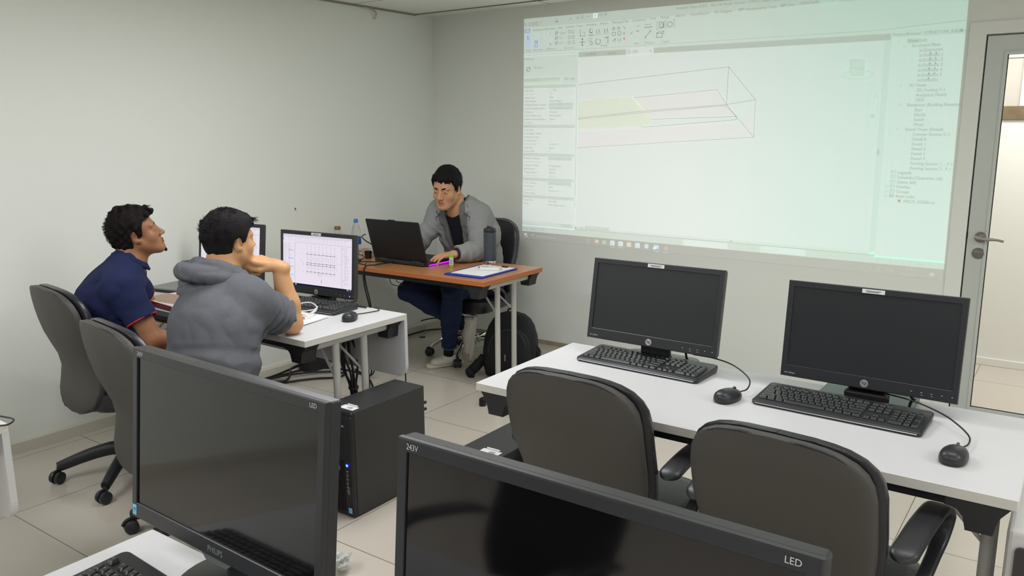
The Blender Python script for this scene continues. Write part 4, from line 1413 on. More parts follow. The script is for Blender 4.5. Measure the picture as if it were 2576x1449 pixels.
def mouse(label, x, y, yaw, z=ZT, L=0.105):
    t = thing('computer_mouse', label, 'mouse', (x, y, z), yaw, 'black wired mice')
    bm = NB()
    rings = []
    for zz, k, sh in ((0.0, 0.90, 0), (0.003, 0.97, 0), (0.010, 1.0, 0), (0.018, 0.97, -0.001), (0.026, 0.86, -0.003), (0.032, 0.66, -0.006), (0.0355, 0.38, -0.009), (0.0365, 0.1, -0.010)):
        rg = []
        for i in range(28):
            a = 2 * PI * i / 28
            ca, sa = math.cos(a), math.sin(a)
            px_ = 0.031 * math.copysign(abs(ca) ** 0.8, ca) * (1 - 0.10 * sa)
            py_ = L / 2 * math.copysign(abs(sa) ** 0.85, sa)
            rg.append((px_ * k, py_ * k + sh * 1.2, zz))
        rings.append(rg)
    loft(bm, rings)
    obj('mouse_shell', bm, M_BLK2, t, smooth='all')
    bm = NB()
    lathe(bm, [(0.001, -0.003), (0.008, -0.003), (0.009, 0), (0.008, 0.003), (0.001, 0.003)], 16, M=Matrix.Translation((0, L * 0.27, 0.0285)) @ Matrix.Rotation(PI / 2, 4, 'Y'))
    obj('scroll_wheel', bm, M_KEY, t, smooth=True)
    return t


mouse('black mouse between the two keyboards on the right-hand desk', -0.815, 2.265, -0.25)
mouse('black mouse at the right front of the right-hand desk', -0.198, 2.145, -0.1)
mouse('black mouse on the white desk beside the grey hoodie', -2.535, 2.365, 0.55)


# tower computers
def tower(label, x, y, W_=0.17, D_=0.43, H_=0.442, led=True):
    t = thing('tower_computer', label, 'computer', (x, y, 0), 0, 'black tower computers on the floor')
    bm = NB()
    box(bm, (-W_ / 2, -D_ / 2 + 0.02, 0.006), (W_ / 2, D_ / 2, H_), 0.003)
    for sx in (-1, 1):
        for sy in (-1, 1):
            box(bm, (sx * 0.06 - 0.015, sy * 0.16 - 0.015, 0), (sx * 0.06 + 0.015, sy * 0.16 + 0.015, 0.008))
    obj('case', bm, M_CASE, t)
    bm = NB()
    box(bm, (-W_ / 2 + 0.001, -D_ / 2, 0.004), (W_ / 2 - 0.001, -D_ / 2 + 0.022, H_ - 0.018), 0.005)
    box(bm, (-W_ / 2 + 0.001, -D_ / 2 + 0.006, H_ - 0.026), (W_ / 2 - 0.001, -D_ / 2 + 0.024, H_ - 0.002), 0.006)
    box(bm, (-W_ / 2 + 0.015, -D_ / 2 - 0.001, H_ - 0.095), (W_ / 2 - 0.03, -D_ / 2 + 0.004, H_ - 0.04), 0.002)
    box(bm, (-W_ / 2 + 0.015, -D_ / 2 - 0.001, H_ - 0.18), (W_ / 2 - 0.03, -D_ / 2 + 0.004, H_ - 0.105), 0.002)
    fp = obj('front_panel', bm, M_CASEF, t)
    bm = NB()
    for k in range(15):
        xx = -W_ / 2 + 0.008 + k * 0.0078
        box(bm, (xx, -D_ / 2 - 0.003, 0.02), (xx + 0.0032, -D_ / 2 + 0.002, 0.235))
    obj('ribbed_grille', bm, M_CASEF, fp)
    f = lambda a, b: Vector((a, -D_ / 2 - 0.0034, b))
    if led:
        flat('power_light', [disc(W_ / 2 - 0.028, 0.222, 0.0042, 14)], f, emis('bright_blue_led', (0.08, 0.25, 1.0, 1), 9), fp)
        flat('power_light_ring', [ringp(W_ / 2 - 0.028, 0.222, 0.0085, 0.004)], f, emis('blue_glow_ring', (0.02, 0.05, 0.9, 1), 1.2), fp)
    rot = lambda a, b: Vector((W_ / 2 - 0.021 - b, -D_ / 2 - 0.0036, 0.105 + a))
    flat('model_mark', [([(-v[0] + 0.03, -v[1] + 0.006) for v in text_geo('Z230', 0, 0, 0.016)[0]], text_geo('Z230', 0, 0, 0.016)[1])], rot, M_SILVER, fp)
    ports = [R4(W_ / 2 - 0.032, 0.196 - k * 0.017, W_ / 2 - 0.020, 0.200 - k * 0.017) for k in range(6)] + [R4(W_ / 2 - 0.030, 0.188 - k * 0.017, W_ / 2 - 0.024, 0.191 - k * 0.017) for k in range(5)]
    flat('front_ports', ports, f, M_SILVER, fp)
    flat('logo_disc', [ringp(-W_ / 2 + 0.085, 0.205, 0.017, 0.003)], f, M_SILVER, fp)
    flat('drive_marks', [R4(W_ / 2 - 0.07, H_ - 0.064, W_ / 2 - 0.058, H_ - 0.056), R4(W_ / 2 - 0.052, H_ - 0.064, W_ / 2 - 0.040, H_ - 0.056), R4(W_ / 2 - 0.074, H_ - 0.084, W_ / 2 - 0.068, H_ - 0.080)],
         lambda a, b: Vector((a, -D_ / 2 - 0.0014, b)), M_SILVER, fp)
    st_ = flat('processor_sticker', [R4(W_ / 2 - 0.028, 0.022, W_ / 2 - 0.008, 0.045)], f, MATS['sky_blue_sticker'], fp)
    flat('sticker_print', [text_geo('intel', W_ / 2 - 0.018, 0.031, 0.007, 'c')], lambda a, b: Vector((a, -D_ / 2 - 0.0038, b)), MATS['deep_blue_print'], st_)
    tp = lambda z: (lambda a, b: Vector((a, b, H_ + z)))
    lb = flat('inventory_label', [R4(-0.012, -D_ / 2 + 0.03, 0.066, -D_ / 2 + 0.068)], tp(0.0004), M_LABEL, t)
    flat('label_print', [R4(0.025, -D_ / 2 + 0.040, 0.05, -D_ / 2 + 0.043), R4(0.022, -D_ / 2 + 0.047, 0.048, -D_ / 2 + 0.051), R4(0.028, -D_ / 2 + 0.055, 0.046, -D_ / 2 + 0.057)], tp(0.0008), M_PRINT, lb)
    bm = NB()
    box(bm, (0.0, -D_ / 2 + 0.066, H_), (0.055, -D_ / 2 + 0.072, H_ + 0.006), 0.001)
    obj('label_roll_edge', bm, M_LABEL, lb)
    bm = NB()
    for z in (0.33, 0.36):
        tube(bm, [(W_ / 2 - 0.01, D_ / 2, z), (W_ / 2 - 0.01, D_ / 2 + 0.02, z)], 0.007, 8)
    obj('rear_plug', bm, M_BLK, t, smooth=True)
    return t


tower('black tower computer with blue power light behind the large left monitor', -2.328, 2.285)
tower('black tower computer under the right-hand white desk, only its top showing', -1.595, 2.24, led=False)
# ------------------------------------------------------------------ laptop and things on the orange desk
lt = thing('laptop', 'open black laptop with glowing magenta strip on the orange desk', 'laptop', (-3.375, 3.72, ZT))
bm = NB()
loft(bm, [[(a, b, z) for a, b in rrect(0.432 * k, 0.285 * k2, r, 4)] for z, k, k2, r in ((0.003, 0.97, 0.95, 0.01), (0.012, 1.0, 1.0, 0.014), (0.021, 1.0, 1.0, 0.012), (0.023, 0.99, 0.99, 0.012))])
box(bm, (-0.20, -0.160, 0.004), (0.20, -0.13, 0.026), 0.006)
for sx in (-1, 1):
    for sy in (-1, 1):
        box(bm, (sx * 0.18 - 0.02, sy * 0.11 - 0.01, 0), (sx * 0.18 + 0.02, sy * 0.11 + 0.01, 0.005))
obj('laptop_base', bm, M_BLK2, lt, smooth=True)
bm = NB()
for k in range(14):
    box(bm, (-0.185 + k * 0.0125, -0.1612, 0.011), (-0.177 + k * 0.0125, -0.159, 0.021))
for k in range(6):
    box(bm, (0.09 + k * 0.0125, -0.1612, 0.011), (0.098 + k * 0.0125, -0.159, 0.021))
obj('rear_vents', bm, M_GASKET, lt)
bm = NB()
for r_ in range(5):
    for k in range(16):
        box(bm, (-0.175 + k * 0.0205, -0.095 + r_ * 0.021, 0.0225), (-0.157 + k * 0.0205, -0.077 + r_ * 0.021, 0.0245))
obj('laptop_keys', bm, M_KEY, lt)
PL = Matrix.Translation((0, -0.143, 0.022)) @ Matrix.Rotation(math.radians(15.5), 4, 'X')
bm = NB()
prism(bm, rrect(0.432, 0.258, 0.008, 4, 0, 0.129), 0.0, 0.009, 'y', bev=0.002)
prism(bm, [(-0.03, 0.256), (0.03, 0.256), (0.024, 0.2625), (-0.024, 0.2625)], 0.001, 0.008, 'y')
bmesh.ops.transform(bm, matrix=PL, verts=bm.verts)
lid = obj('screen_lid', bm, mat('laptop_lid', rgb(22, 23, 28), 0.45, bump=0.1, bscale=500), lt)
bm = NB()
box(bm, (-0.205, 0.0088, 0.012), (0.205, 0.0094, 0.246))
bmesh.ops.transform(bm, matrix=PL, verts=bm.verts)
obj('display', bm, emis('laptop_display', (0.75, 0.85, 0.9, 1), 0.8), lid)
bm = NB()
tube(bm, [(-0.17, -0.143, 0.022), (-0.10, -0.143, 0.022)], 0.009, 12)
tube(bm, [(0.10, -0.143, 0.022), (0.17, -0.143, 0.022)], 0.009, 12)
obj('hinge', bm, M_BLK2, lt, smooth=True)
bm = NB()
box(bm, (0.2155, -0.125, 0.004), (0.2185, 0.09, 0.0125), 0.001)
obj('light_strip', bm, emis('magenta_led', (0.62, 0.02, 1.0, 1), 1.4), lt)

# clipboard with paper
cb = thing('clipboard', 'blue clipboard with a white sheet at the near end of the orange desk', 'clipboard', (-2.787, 3.622, ZT), 0.03)
bm = NB()
prism(bm, rrect(0.262, 0.36, 0.006, 3), 0.0, 0.004, 'z')
prism(bm, rrect(0.262, 0.36, 0.006, 3), 0.0055, 0.0085, 'z')
obj('board', bm, mat('blue_plastic', rgb(38, 58, 158), 0.35), cb)
bm = NB()
box(bm, (-0.108, -0.142, 0.0086), (0.116, 0.175, 0.0105))
obj('paper_sheet', bm, M_PAPER, cb)
bm = NB()
box(bm, (0.035, 0.15, 0.0106), (0.075, 0.172, 0.018), 0.003)
obj('clip', bm, M_BLK, cb)
dg_ = thing('power_adapter', 'small white adapter lying on the paper of the blue clipboard', 'adapter', (-2.765, 3.66, ZT + 0.0106), 0.35)
bm = NB()
box(bm, (-0.045, -0.028, 0), (0.075, 0.028, 0.018), 0.004)
obj('adapter_body', bm, M_LABEL, dg_)
f = lambda a, b: Vector((a, b, 0.0184))
flat('adapter_marks', [R4(-0.035, -0.016, -0.02, -0.010), R4(-0.036, 0.0, -0.005, 0.004), R4(-0.02, 0.008, 0.0, 0.014), R4(0.05, 0.010, 0.062, 0.014)], f, M_GASKET, dg_)
bm = NB()
tube(bm, spline([(-0.04, 0.0, 0.01), (-0.062, 0.012, 0.012), (-0.052, 0.024, 0.006)], 5), 0.003, 6)
obj('adapter_prong', bm, M_GASKET, dg_, smooth=True)

# steel tumbler
tu = thing('tumbler', 'dark slate drinking tumbler with flip lid and steel foot', 'tumbler', (-2.905, 3.865, ZT), -0.6)
bm = NB()
lathe(bm, [(0.001, 0), (0.033, 0), (0.035, 0.003), (0.035, 0.024), (0.033, 0.028)], 32)
obj('steel_foot', bm, M_CHROME, tu, smooth=True)
bm = NB()
lathe(bm, [(0.034, 0.024), (0.0375, 0.026), (0.038, 0.028), (0.038, 0.098), (0.0372, 0.099), (0.0372, 0.1005), (0.038, 0.1015), (0.0385, 0.18), (0.0375, 0.198), (0.034, 0.200)], 36)
obj('tumbler_body', bm, mat('slate_coating', rgb(62, 68, 76), 0.42, bump=0.1, bscale=400), tu, smooth=True)
bm = NB()
lathe(bm, [(0.0365, 0.196), (0.0385, 0.200), (0.0385, 0.212), (0.036, 0.220), (0.030, 0.223), (0.001, 0.223)], 32)
box(bm, (-0.036, -0.009, 0.220), (0.030, 0.009, 0.233), 0.004)
box(bm, (0.024, -0.010, 0.196), (0.041, 0.010, 0.230), 0.004)
obj('flip_lid', bm, M_BLK2, tu, smooth=True)
flat('vertical_mark', [R4(-0.002, 0.13, 0.0, 0.19)], lambda a, b: Vector((-0.0265 + a, -0.0278, b)), M_LABEL, tu)

# green battery standing on the desk
bt_ = thing('battery', 'small green and white battery standing beside the laptop', 'battery', (-3.035, 3.655, ZT))
bm = NB()
lathe(bm, [(0.001, 0), (0.0128, 0), (0.0138, 0.002), (0.0138, 0.016), (0.0138, 0.016)], 20)
lathe(bm, [(0.0138, 0.062), (0.0138, 0.076), (0.012, 0.079), (0.006, 0.08), (0.005, 0.083), (0.001, 0.083)], 20)
obj('green_ends', bm, mat('lime_label', rgb(132, 176, 44), 0.35), bt_, smooth=True)
bm = NB()
lathe(bm, [(0.01, 0.014), (0.0136, 0.0155), (0.0136, 0.0625), (0.01, 0.064)], 20)
obj('pale_sleeve', bm, mat('battery_sleeve', rgb(186, 196, 186), 0.4), bt_, smooth=True)
flat('sleeve_print', [R4(-0.003, 0.03 + k * 0.0045, 0.004, 0.033 + k * 0.0045) for k in range(6)], lambda a, b: Vector((a + 0.007, -0.0122, b - 0.008)), M_PRINT, bt_)

# water bottle
wb = thing('water_bottle', 'clear water bottle with blue cap and blue label', 'bottle', (-3.868, 3.695, ZT))
prof = [(0.001, 0.004), (0.024, 0.0), (0.029, 0.006), (0.030, 0.02), (0.0285, 0.032), (0.030, 0.044), (0.0285, 0.056), (0.030, 0.068), (0.0295, 0.072), (0.0295, 0.122), (0.031, 0.126),
        (0.031, 0.150), (0.027, 0.165), (0.020, 0.188), (0.0125, 0.206), (0.0115, 0.214)]
bm = NB()
lathe(bm, prof, 30)
inner = [(max(0.001, r - 0.0012), z + (0.0015 if i < 2 else 0)) for i, (r, z) in enumerate(prof)]
obj('bottle_body', bm, M_PLASTIC_CLEAR, wb, smooth=True)
bm = NB()
lathe(bm, [(0.0297, 0.073), (0.0302, 0.074), (0.0302, 0.121), (0.0297, 0.122)], 30, cap=False)
obj('bottle_label', bm, mat('blue_label', rgb(44, 84, 176), 0.4, noise=0.5, nscale=28), wb, smooth=True)
bm = NB()
lathe(bm, [(0.001, 0.236), (0.0125, 0.236), (0.014, 0.233), (0.014, 0.217), (0.0135, 0.212), (0.001, 0.212)], 24)
obj('bottle_cap', bm, mat('blue_cap', rgb(66, 122, 198), 0.4), wb, smooth=True)
# glass jar with brown lid
jr = thing('glass_jar', 'clear glass jar with brown screw lid behind the lit monitor', 'jar', (-3.989, 3.645, ZT))
bm = NB()
lathe(bm, [(0.001, 0.003), (0.024, 0.0), (0.027, 0.006), (0.027, 0.10), (0.022, 0.125), (0.0175, 0.14), (0.0175, 0.165)], 26)
obj('jar_body', bm, M_PLASTIC_CLEAR, jr, smooth=True)
bm = NB()
lathe(bm, [(0.001, 0.185), (0.019, 0.185), (0.0205, 0.182), (0.0205, 0.163), (0.001, 0.162)], 26)
obj('jar_lid', bm, mat('brown_lid', rgb(134, 96, 52), 0.45, noise=0.2, nscale=60), jr, smooth=True)
# small black cup, crumpled wrap
bc = obj('black_cup', lathe(NB(), [(0.001, 0), (0.020, 0), (0.024, 0.045), (0.0245, 0.047), (0.022, 0.045), (0.018, 0.008), (0.001, 0.006)], 24), M_BLKMET, smooth=True)
bc.location = (-3.70, 3.63, ZT)
tag(bc, 'small black cup on the orange desk left of the laptop', 'cup')


def crumple(name, label, cat, loc, s, m, seed):
    rnd = random.Random(seed)
    bm = NB()
    bmesh.ops.create_icosphere(bm, subdivisions=4, radius=1.0)
    ph = [(Vector((rnd.uniform(-1, 1), rnd.uniform(-1, 1), rnd.uniform(-1, 1))).normalized(), rnd.uniform(2, 6), rnd.uniform(0, 6)) for _ in range(14)]
    for v in bm.verts:
        d = v.co.normalized()
        k = 1.0
        for n_, fq, o_ in ph:
            k -= 0.07 * abs(math.sin(fq * d.dot(n_) * 1.3 + o_))
        v.co = Vector((d.x * s[0] * k, d.y * s[1] * k, max(0.0, d.z * k * s[2] + s[2] * 0.75)))
    o = obj(name, bm, m)
    o.location = loc
    return tag(o, label, cat)


crumple('plastic_wrap', 'crumpled clear plastic wrap behind the laptop on the orange desk', 'wrap', (-3.79, 3.76, ZT), (0.07, 0.05, 0.03), mat('hazy_plastic', rgb(206, 208, 204), 0.3, alpha=0.75), 4)
crumple('plastic_bag', 'crumpled pale plastic bag on the floor beside the large left monitor', 'bag', (-2.0, 1.76, 0), (0.085, 0.10, 0.06), MATS['hazy_plastic'], 9)
pc_ = obj('plastic_cup', lathe(NB(), [(0.001, 0), (0.024, 0), (0.032, 0.085), (0.033, 0.086), (0.031, 0.086), (0.023, 0.003), (0.001, 0.003)], 26), M_PLASTIC_CLEAR, smooth=True)
pc_.location = (-3.95, 4.40, 0)
tag(pc_, 'empty clear plastic cup on the floor in the far room corner', 'cup')

# cables of the orange desk
cable('laptop_cable', [(-3.40, 3.552, ZT + 0.014), (-3.40, 3.50, ZT + 0.016), (-3.43, 3.42, ZT + 0.012), (-3.47, 3.372, ZT + 0.0), (-3.475, 3.366, 0.62), (-3.46, 3.40, 0.42), (-3.46, 3.42, 0.12), (-3.56, 3.46, 0.008), (-3.75, 3.52, 0.006)], 0.0045, M_CABLE,
      'thick black cable dropping from the back of the laptop over the desk edge')
cable('laptop_cable', [(-3.66, 3.45, ZT + 0.006), (-3.60, 3.50, ZT + 0.006), (-3.52, 3.53, ZT + 0.008), (-3.50, 3.555, ZT + 0.012)], 0.0032, M_CABLE,
      'thin black cable running from the dark plug to the laptop rear corner')
cable('hanging_cable', [(-3.53, 3.42, 0.69), (-3.525, 3.43, 0.60), (-3.50, 3.44, 0.45), (-3.52, 3.45, 0.20), (-3.56, 3.47, 0.01), (-3.72, 3.50, 0.006)], 0.0045, M_CABLE,
      'black cable hanging straight down under the left part of the orange desk')
cable('hanging_cable', [(-3.33, 3.45, 0.694), (-3.315, 3.42, 0.655), (-3.275, 3.40, 0.632), (-3.215, 3.40, 0.630), (-3.205, 3.41, 0.642), (-3.255, 3.42, 0.648), (-3.27, 3.43, 0.66), (-3.27, 3.45, 0.694)], 0.0022, M_CABLE,
      'thin black cable looping below the edge of the orange desk')
cable('charger_cable', [(-3.80, 3.71, ZT + 0.14), (-3.76, 3.64, ZT + 0.135), (-3.71, 3.62, ZT + 0.115), (-3.66, 3.63, ZT + 0.09), (-3.61, 3.66, ZT + 0.04), (-3.585, 3.69, ZT + 0.012)], 0.0035, M_CABLE,
      'black charger cable arching past the water bottle to the laptop')
cable('tangled_cable', [(-3.92, 3.60, ZT + 0.004), (-3.80, 3.52, ZT + 0.005), (-3.70, 3.47, ZT + 0.01), (-3.66, 3.55, ZT + 0.012), (-3.76, 3.62, ZT + 0.02), (-3.82, 3.55, ZT + 0.012), (-3.70, 3.43, ZT + 0.006), (-3.60, 3.44, ZT + 0.005), (-3.52, 3.42, ZT + 0.004), (-3.56, 3.47, ZT + 0.004)], 0.003, M_CABLE,
      'tangle of thin black cable on the orange desk left of the laptop')
bm = NB()
box(bm, (-3.725, 3.475, ZT), (-3.655, 3.51, ZT + 0.024), 0.006)
tube(bm, [(-3.66, 3.49, ZT + 0.012), (-3.62, 3.485, ZT + 0.012)], 0.007, 8)
tag(obj('cable_plug', bm, M_BLK, smooth=True), 'dark plug lying among cables on the orange desk', 'plug')

# ------------------------------------------------------------------ things on the students' desk
bm = NB()
for k, (a, dx, dy) in enumerate(((0.10, 0, 0), (0.16, 0.006, -0.004), (0.06, -0.004, 0.004))):
    M_ = Matrix.Translation((-2.775 + dx, 2.215 + dy, ZT + 0.0015 + k * 0.0024)) @ Matrix.Rotation(a, 4, 'Z')
    box(bm, (-0.148, -0.105, 0), (0.148, 0.105, 0.002), M=M_)
pp = tag(obj('paper_stack', bm, M_PAPER), 'loose white printed sheets beside the elbow on the white desk', 'papers')
rnd = random.Random(2)
flat('sheet_print', [L4(-0.13 + rnd.uniform(0, .05), -0.09 + k * 0.011, 0.02 + rnd.uniform(0, .1), -0.09 + k * 0.011, 0.0014) for k in range(16)],
     lambda a, b: Matrix.Translation((-2.779, 2.219, ZT + 0.0090)) @ Matrix.Rotation(0.06, 4, 'Z') @ Vector((a, b, 0)), mat('faded_print', rgb(150, 150, 154), 0.8), pp)
z0 = ZT + 0.013
cable('white_cable', [(-2.95, 2.26, z0), (-2.86, 2.27, z0), (-2.79, 2.30, z0 + 0.004), (-2.735, 2.335, z0 + 0.012), (-2.70, 2.33, z0 + 0.03), (-2.67, 2.27, z0 + 0.02), (-2.69, 2.215, z0 + 0.005), (-2.75, 2.225, z0 + 0.004), (-2.815, 2.28, z0 + 0.006),
                      (-2.83, 2.33, z0 + 0.025), (-2.78, 2.36, z0 + 0.035), (-2.72, 2.345, z0 + 0.02), (-2.70, 2.29, z0 + 0.006), (-2.76, 2.255, z0 + 0.002)], 0.0026, mat('white_rubber', rgb(222, 220, 216), 0.5),
      'white cable coiled in a loop on the printed sheets')
bm = NB()
box(bm, (-2.79, 2.235, z0 - 0.002), (-2.755, 2.255, z0 + 0.008), 0.003)
tag(obj('cable_connector', bm, MATS['white_rubber']), 'white plug end lying inside the white cable loop', 'plug')
mg = thing('magazine', 'red and white magazine between the two seated students', 'magazine', (-3.47, 2.15, ZT), -0.10)
bm = NB()
box(bm, (-0.155, -0.11, 0), (0.155, 0.11, 0.022), 0.002)
obj('pages', bm, M_PAPER, mg)
bm = NB()
box(bm, (-0.156, -0.1115, 0.0), (0.156, -0.109, 0.0235), 0.0005)
obj('red_spine', bm, mat('red_cover', rgb(186, 40, 46), 0.4), mg)
f = lambda a, b: Vector((a, b, 0.0226))
flat('cover', [R4(-0.155, -0.11, 0.155, 0.11)], f, mat('cover_white', rgb(226, 214, 210), 0.4), mg)
cvv = [(-0.155 + 0.31 * k / 12, 0.02 + 0.05 * math.sin(k / 12 * 2.6)) for k in range(13)]
flat('cover_picture', [(cvv + [(0.155, -0.07), (0.0, -0.095), (-0.155, -0.085)], [tuple(range(16))])], lambda a, b: Vector((a, b, 0.0230)), mat('cover_photo', rgb(168, 140, 120), 0.5, noise=0.4, nscale=60), mg)
tl = thing('closed_laptop', 'closed grey laptop near the left wall on the students\' desk', 'laptop', (-3.76, 2.36, ZT), 0.15)
bm = NB()
prism(bm, rrect(0.27, 0.21, 0.01, 4), 0.0, 0.012, 'z', bev=0.002)
obj('laptop_base', bm, M_BLKMET, tl)
bm = NB()
prism(bm, rrect(0.268, 0.208, 0.01, 4), 0.0125, 0.021, 'z', bev=0.002)
obj('laptop_lid', bm, mat('grey_lid', rgb(120, 122, 120), 0.4), tl)
cable('monitor_cable', [(-3.40, 2.58, 0.86), (-3.31, 2.56, 0.862), (-3.22, 2.52, 0.848), (-3.17, 2.50, 0.80), (-3.18, 2.47, 0.745), (-3.24, 2.45, 0.724)], 0.0026, M_CABLE,
      'thin black cable curving down behind the lifted hand between the lit monitors')
cable('monitor_cable', [(-2.84, 2.585, 0.80), (-2.80, 2.575, 0.76), (-2.76, 2.565, 0.735), (-2.71, 2.56, 0.727), (-2.64, 2.565, 0.725)], 0.0035, M_CABLE,
      'short black cable lying behind the lit grid-plan monitor')
cable('monitor_cable', [(-2.82, 2.565, 0.79), (-2.79, 2.56, 0.765), (-2.76, 2.555, 0.742)], 0.0032, MATS['white_rubber'],
      'short white cable under the corner of the lit grid-plan monitor')
cable('mouse_cable', [(-2.560, 2.408, ZT + 0.012), (-2.575, 2.445, ZT + 0.005), (-2.56, 2.50, ZT + 0.004), (-2.555, 2.56, ZT + 0.004), (-2.62, 2.597, ZT - 0.002), (-2.70, 2.61, ZT - 0.08)], 0.0022, M_CABLE,
      'thin black mouse cable running off the back edge of the students\' desk')
# right-hand desk mouse cables and monitor leads
cable('mouse_cable', [(-0.802, 2.316, ZT + 0.014), (-0.785, 2.345, ZT + 0.02), (-0.80, 2.40, ZT + 0.035), (-0.87, 2.46, ZT + 0.05), (-0.95, 2.50, ZT + 0.052), (-1.04, 2.53, ZT + 0.045)], 0.0022, M_CABLE,
      'thin black mouse cable rising behind the left keyboard of the right-hand desk')
cable('mouse_cable', [(-0.193, 2.198, ZT + 0.014), (-0.180, 2.25, ZT + 0.010), (-0.185, 2.31, ZT + 0.012), (-0.222, 2.35, ZT + 0.028), (-0.27, 2.40, ZT + 0.034), (-0.34, 2.44, ZT + 0.04), (-0.42, 2.50, ZT + 0.03)], 0.0022, M_CABLE,
      'thin black mouse cable curving from the front mouse to behind the rightmost monitor')
for x_, y_, lab in ((-1.07, 2.545, 'black lead drooping right of the stand of the left switched-off monitor'), (-0.36, 2.54, 'black lead drooping right of the stand of the rightmost monitor')):
    cable('monitor_cable', [(x_, y_, ZT + 0.10), (x_ - 0.005, y_ + 0.003, ZT + 0.06), (x_ - 0.003, y_ + 0.01, ZT + 0.02), (x_ + 0.01, y_ + 0.02, ZT + 0.004)], 0.0042, M_CABLE, lab)
cable('monitor_cable', [(-0.55, 2.545, ZT + 0.11), (-0.565, 2.54, ZT + 0.075), (-0.545, 2.55, ZT + 0.055), (-0.52, 2.555, ZT + 0.06)], 0.0042, M_CABLE,
      'black lead hooked left of the stand of the rightmost monitor')
bm = NB()
tube(bm, spline([(-2.53, 0.93, ZT + 0.004), (-2.46, 0.945, ZT + 0.006), (-2.385, 0.947, ZT + 0.012), (-2.372, 0.925, ZT + 0.006), (-2.40, 0.90, ZT + 0.004)], 6), 0.0024, 6)
tag(obj('loose_cable', bm, M_CABLE, smooth='all'), 'thin black wire bent over the corner of the far left desk', 'cable')
bm = NB()
box(bm, (-2.62, 0.62, ZT), (-2.412, 0.91, ZT + 0.002))
tag(obj('paper_sheet', bm, M_PAPER), 'white sheet at the corner of the desk on the left frame edge', 'paper')

# ------------------------------------------------------------------ floor cables, plug box
cable('floor_cable', [(-3.95, 2.60, 0.010), (-4.00, 2.9, 0.010), (-4.02, 3.10, 0.01), (-4.0, 3.30, 0.012), (-3.93, 3.42, 0.010), (-3.80, 3.46, 0.01), (-3.67, 3.47, 0.008), (-3.53, 3.42, 0.008), (-3.39, 3.32, 0.007), (-3.2, 3.15, 0.007), (-3.0, 3.0, 0.007)], 0.0065, M_CABLE,
      'black mains cable curving over the floor from the wall to the tower computer')
cable('floor_cable', [(-3.90, 2.55, 0.012), (-3.90, 2.85, 0.018), (-3.88, 3.05, 0.012), (-3.80, 3.22, 0.010), (-3.70, 3.32, 0.010), (-3.72, 3.40, 0.010), (-3.82, 3.38, 0.012), (-3.93, 3.22, 0.020), (-3.97, 3.0, 0.03), (-3.97, 2.7, 0.02)], 0.0065, M_CABLE,
      'black cable lying in a flat loop under the students\' desk')
cable('floor_cable', [(-3.98, 2.50, 0.03), (-3.96, 2.8, 0.045), (-3.98, 3.05, 0.035), (-4.01, 3.25, 0.04), (-4.02, 3.38, 0.05)], 0.008, M_CABLE,
      'thick black cable running along the skirting under the students\' desk')
cable('floor_cable', [(-3.93, 2.7, 0.028), (-3.90, 2.95, 0.035), (-3.86, 3.05, 0.03), (-3.90, 3.12, 0.04), (-3.98, 3.2, 0.05), (-3.99, 3.33, 0.06)], 0.007, M_CABLE,
      'black cable bundled with others in front of the skirting')
cable('floor_cable', [(-4.05, 3.52, 0.02), (-4.05, 3.9, 0.012), (-4.045, 4.3, 0.012), (-4.03, 4.55, 0.012), (-3.9, 4.66, 0.012), (-3.7, 4.60, 0.012)], 0.006, M_CABLE,
      'black cable along the foot of the left wall below the orange desk')
cable('floor_cable', [(-4.03, 4.48, 0.10), (-3.98, 4.56, 0.11), (-3.88, 4.62, 0.105), (-3.75, 4.60, 0.05), (-3.62, 4.50, 0.01)], 0.005, M_CABLE,
      'black cable rising over the plastic cup in the far room corner')
bm = NB()
box(bm, (-4.03, 3.30, 0.0), (-3.93, 3.47, 0.085), 0.008)
box(bm, (-4.015, 3.33, 0.083), (-3.95, 3.44, 0.10), 0.008)
tag(obj('plug_box', bm, M_BLK), 'black plug box on the floor by the skirting under the students\' desk', 'plug box')
bd = thing('cable_bundle', 'black cables tied in a bundle hanging under the students\' desk', 'cables', (-2.75, 2.54, 0))
rnd = random.Random(11)
for k in range(6):
    a = k * 1.05
    ox_, oy_ = 0.014 * math.cos(a), 0.014 * math.sin(a)
    sp_ = 1.6 if k % 2 else 0.6
    cable('cable_strand', [(ox_ * 0.6, oy_ * 0.6, 0.60), (ox_ * 1.6 * sp_, oy_ * 2 * sp_, 0.50), (0.012 + ox_ * 2.2 * sp_, oy_ * 2, 0.42), (0.028 + ox_, oy_, 0.34), (0.045 + ox_ * 1.4, oy_, 0.24), (0.06 + ox_, oy_, 0.12), (0.08 + ox_ * 2, oy_ * 2, 0.02)], 0.0055, M_CABLE, parent=bd)
bm = NB()
for z_ in (0.335, 0.25):
    lathe(bm, [(0.017, -0.006), (0.024, -0.006), (0.024, 0.006), (0.017, 0.006)], 16, (0.03 + (0.335 - z_) * 0.18, 0, z_))
obj('cable_tie', bm, M_BLK, bd, smooth=True)
cable('hanging_cable', [(-2.66, 2.56, 0.69), (-2.65, 2.57, 0.50), (-2.655, 2.58, 0.35), (-2.67, 2.60, 0.20), (-2.70, 2.66, 0.02)], 0.003, M_CABLE, 'thin black cable hanging beside the cable bundle')
cable('hanging_cable', [(-2.47, 2.60, 0.60), (-2.49, 2.62, 0.50), (-2.50, 2.655, 0.44), (-2.50, 2.66, 0.36), (-2.53, 2.65, 0.25), (-2.50, 2.60, 0.02)], 0.003, M_CABLE, 'thin black cable below the modesty panel beside the tower computer')
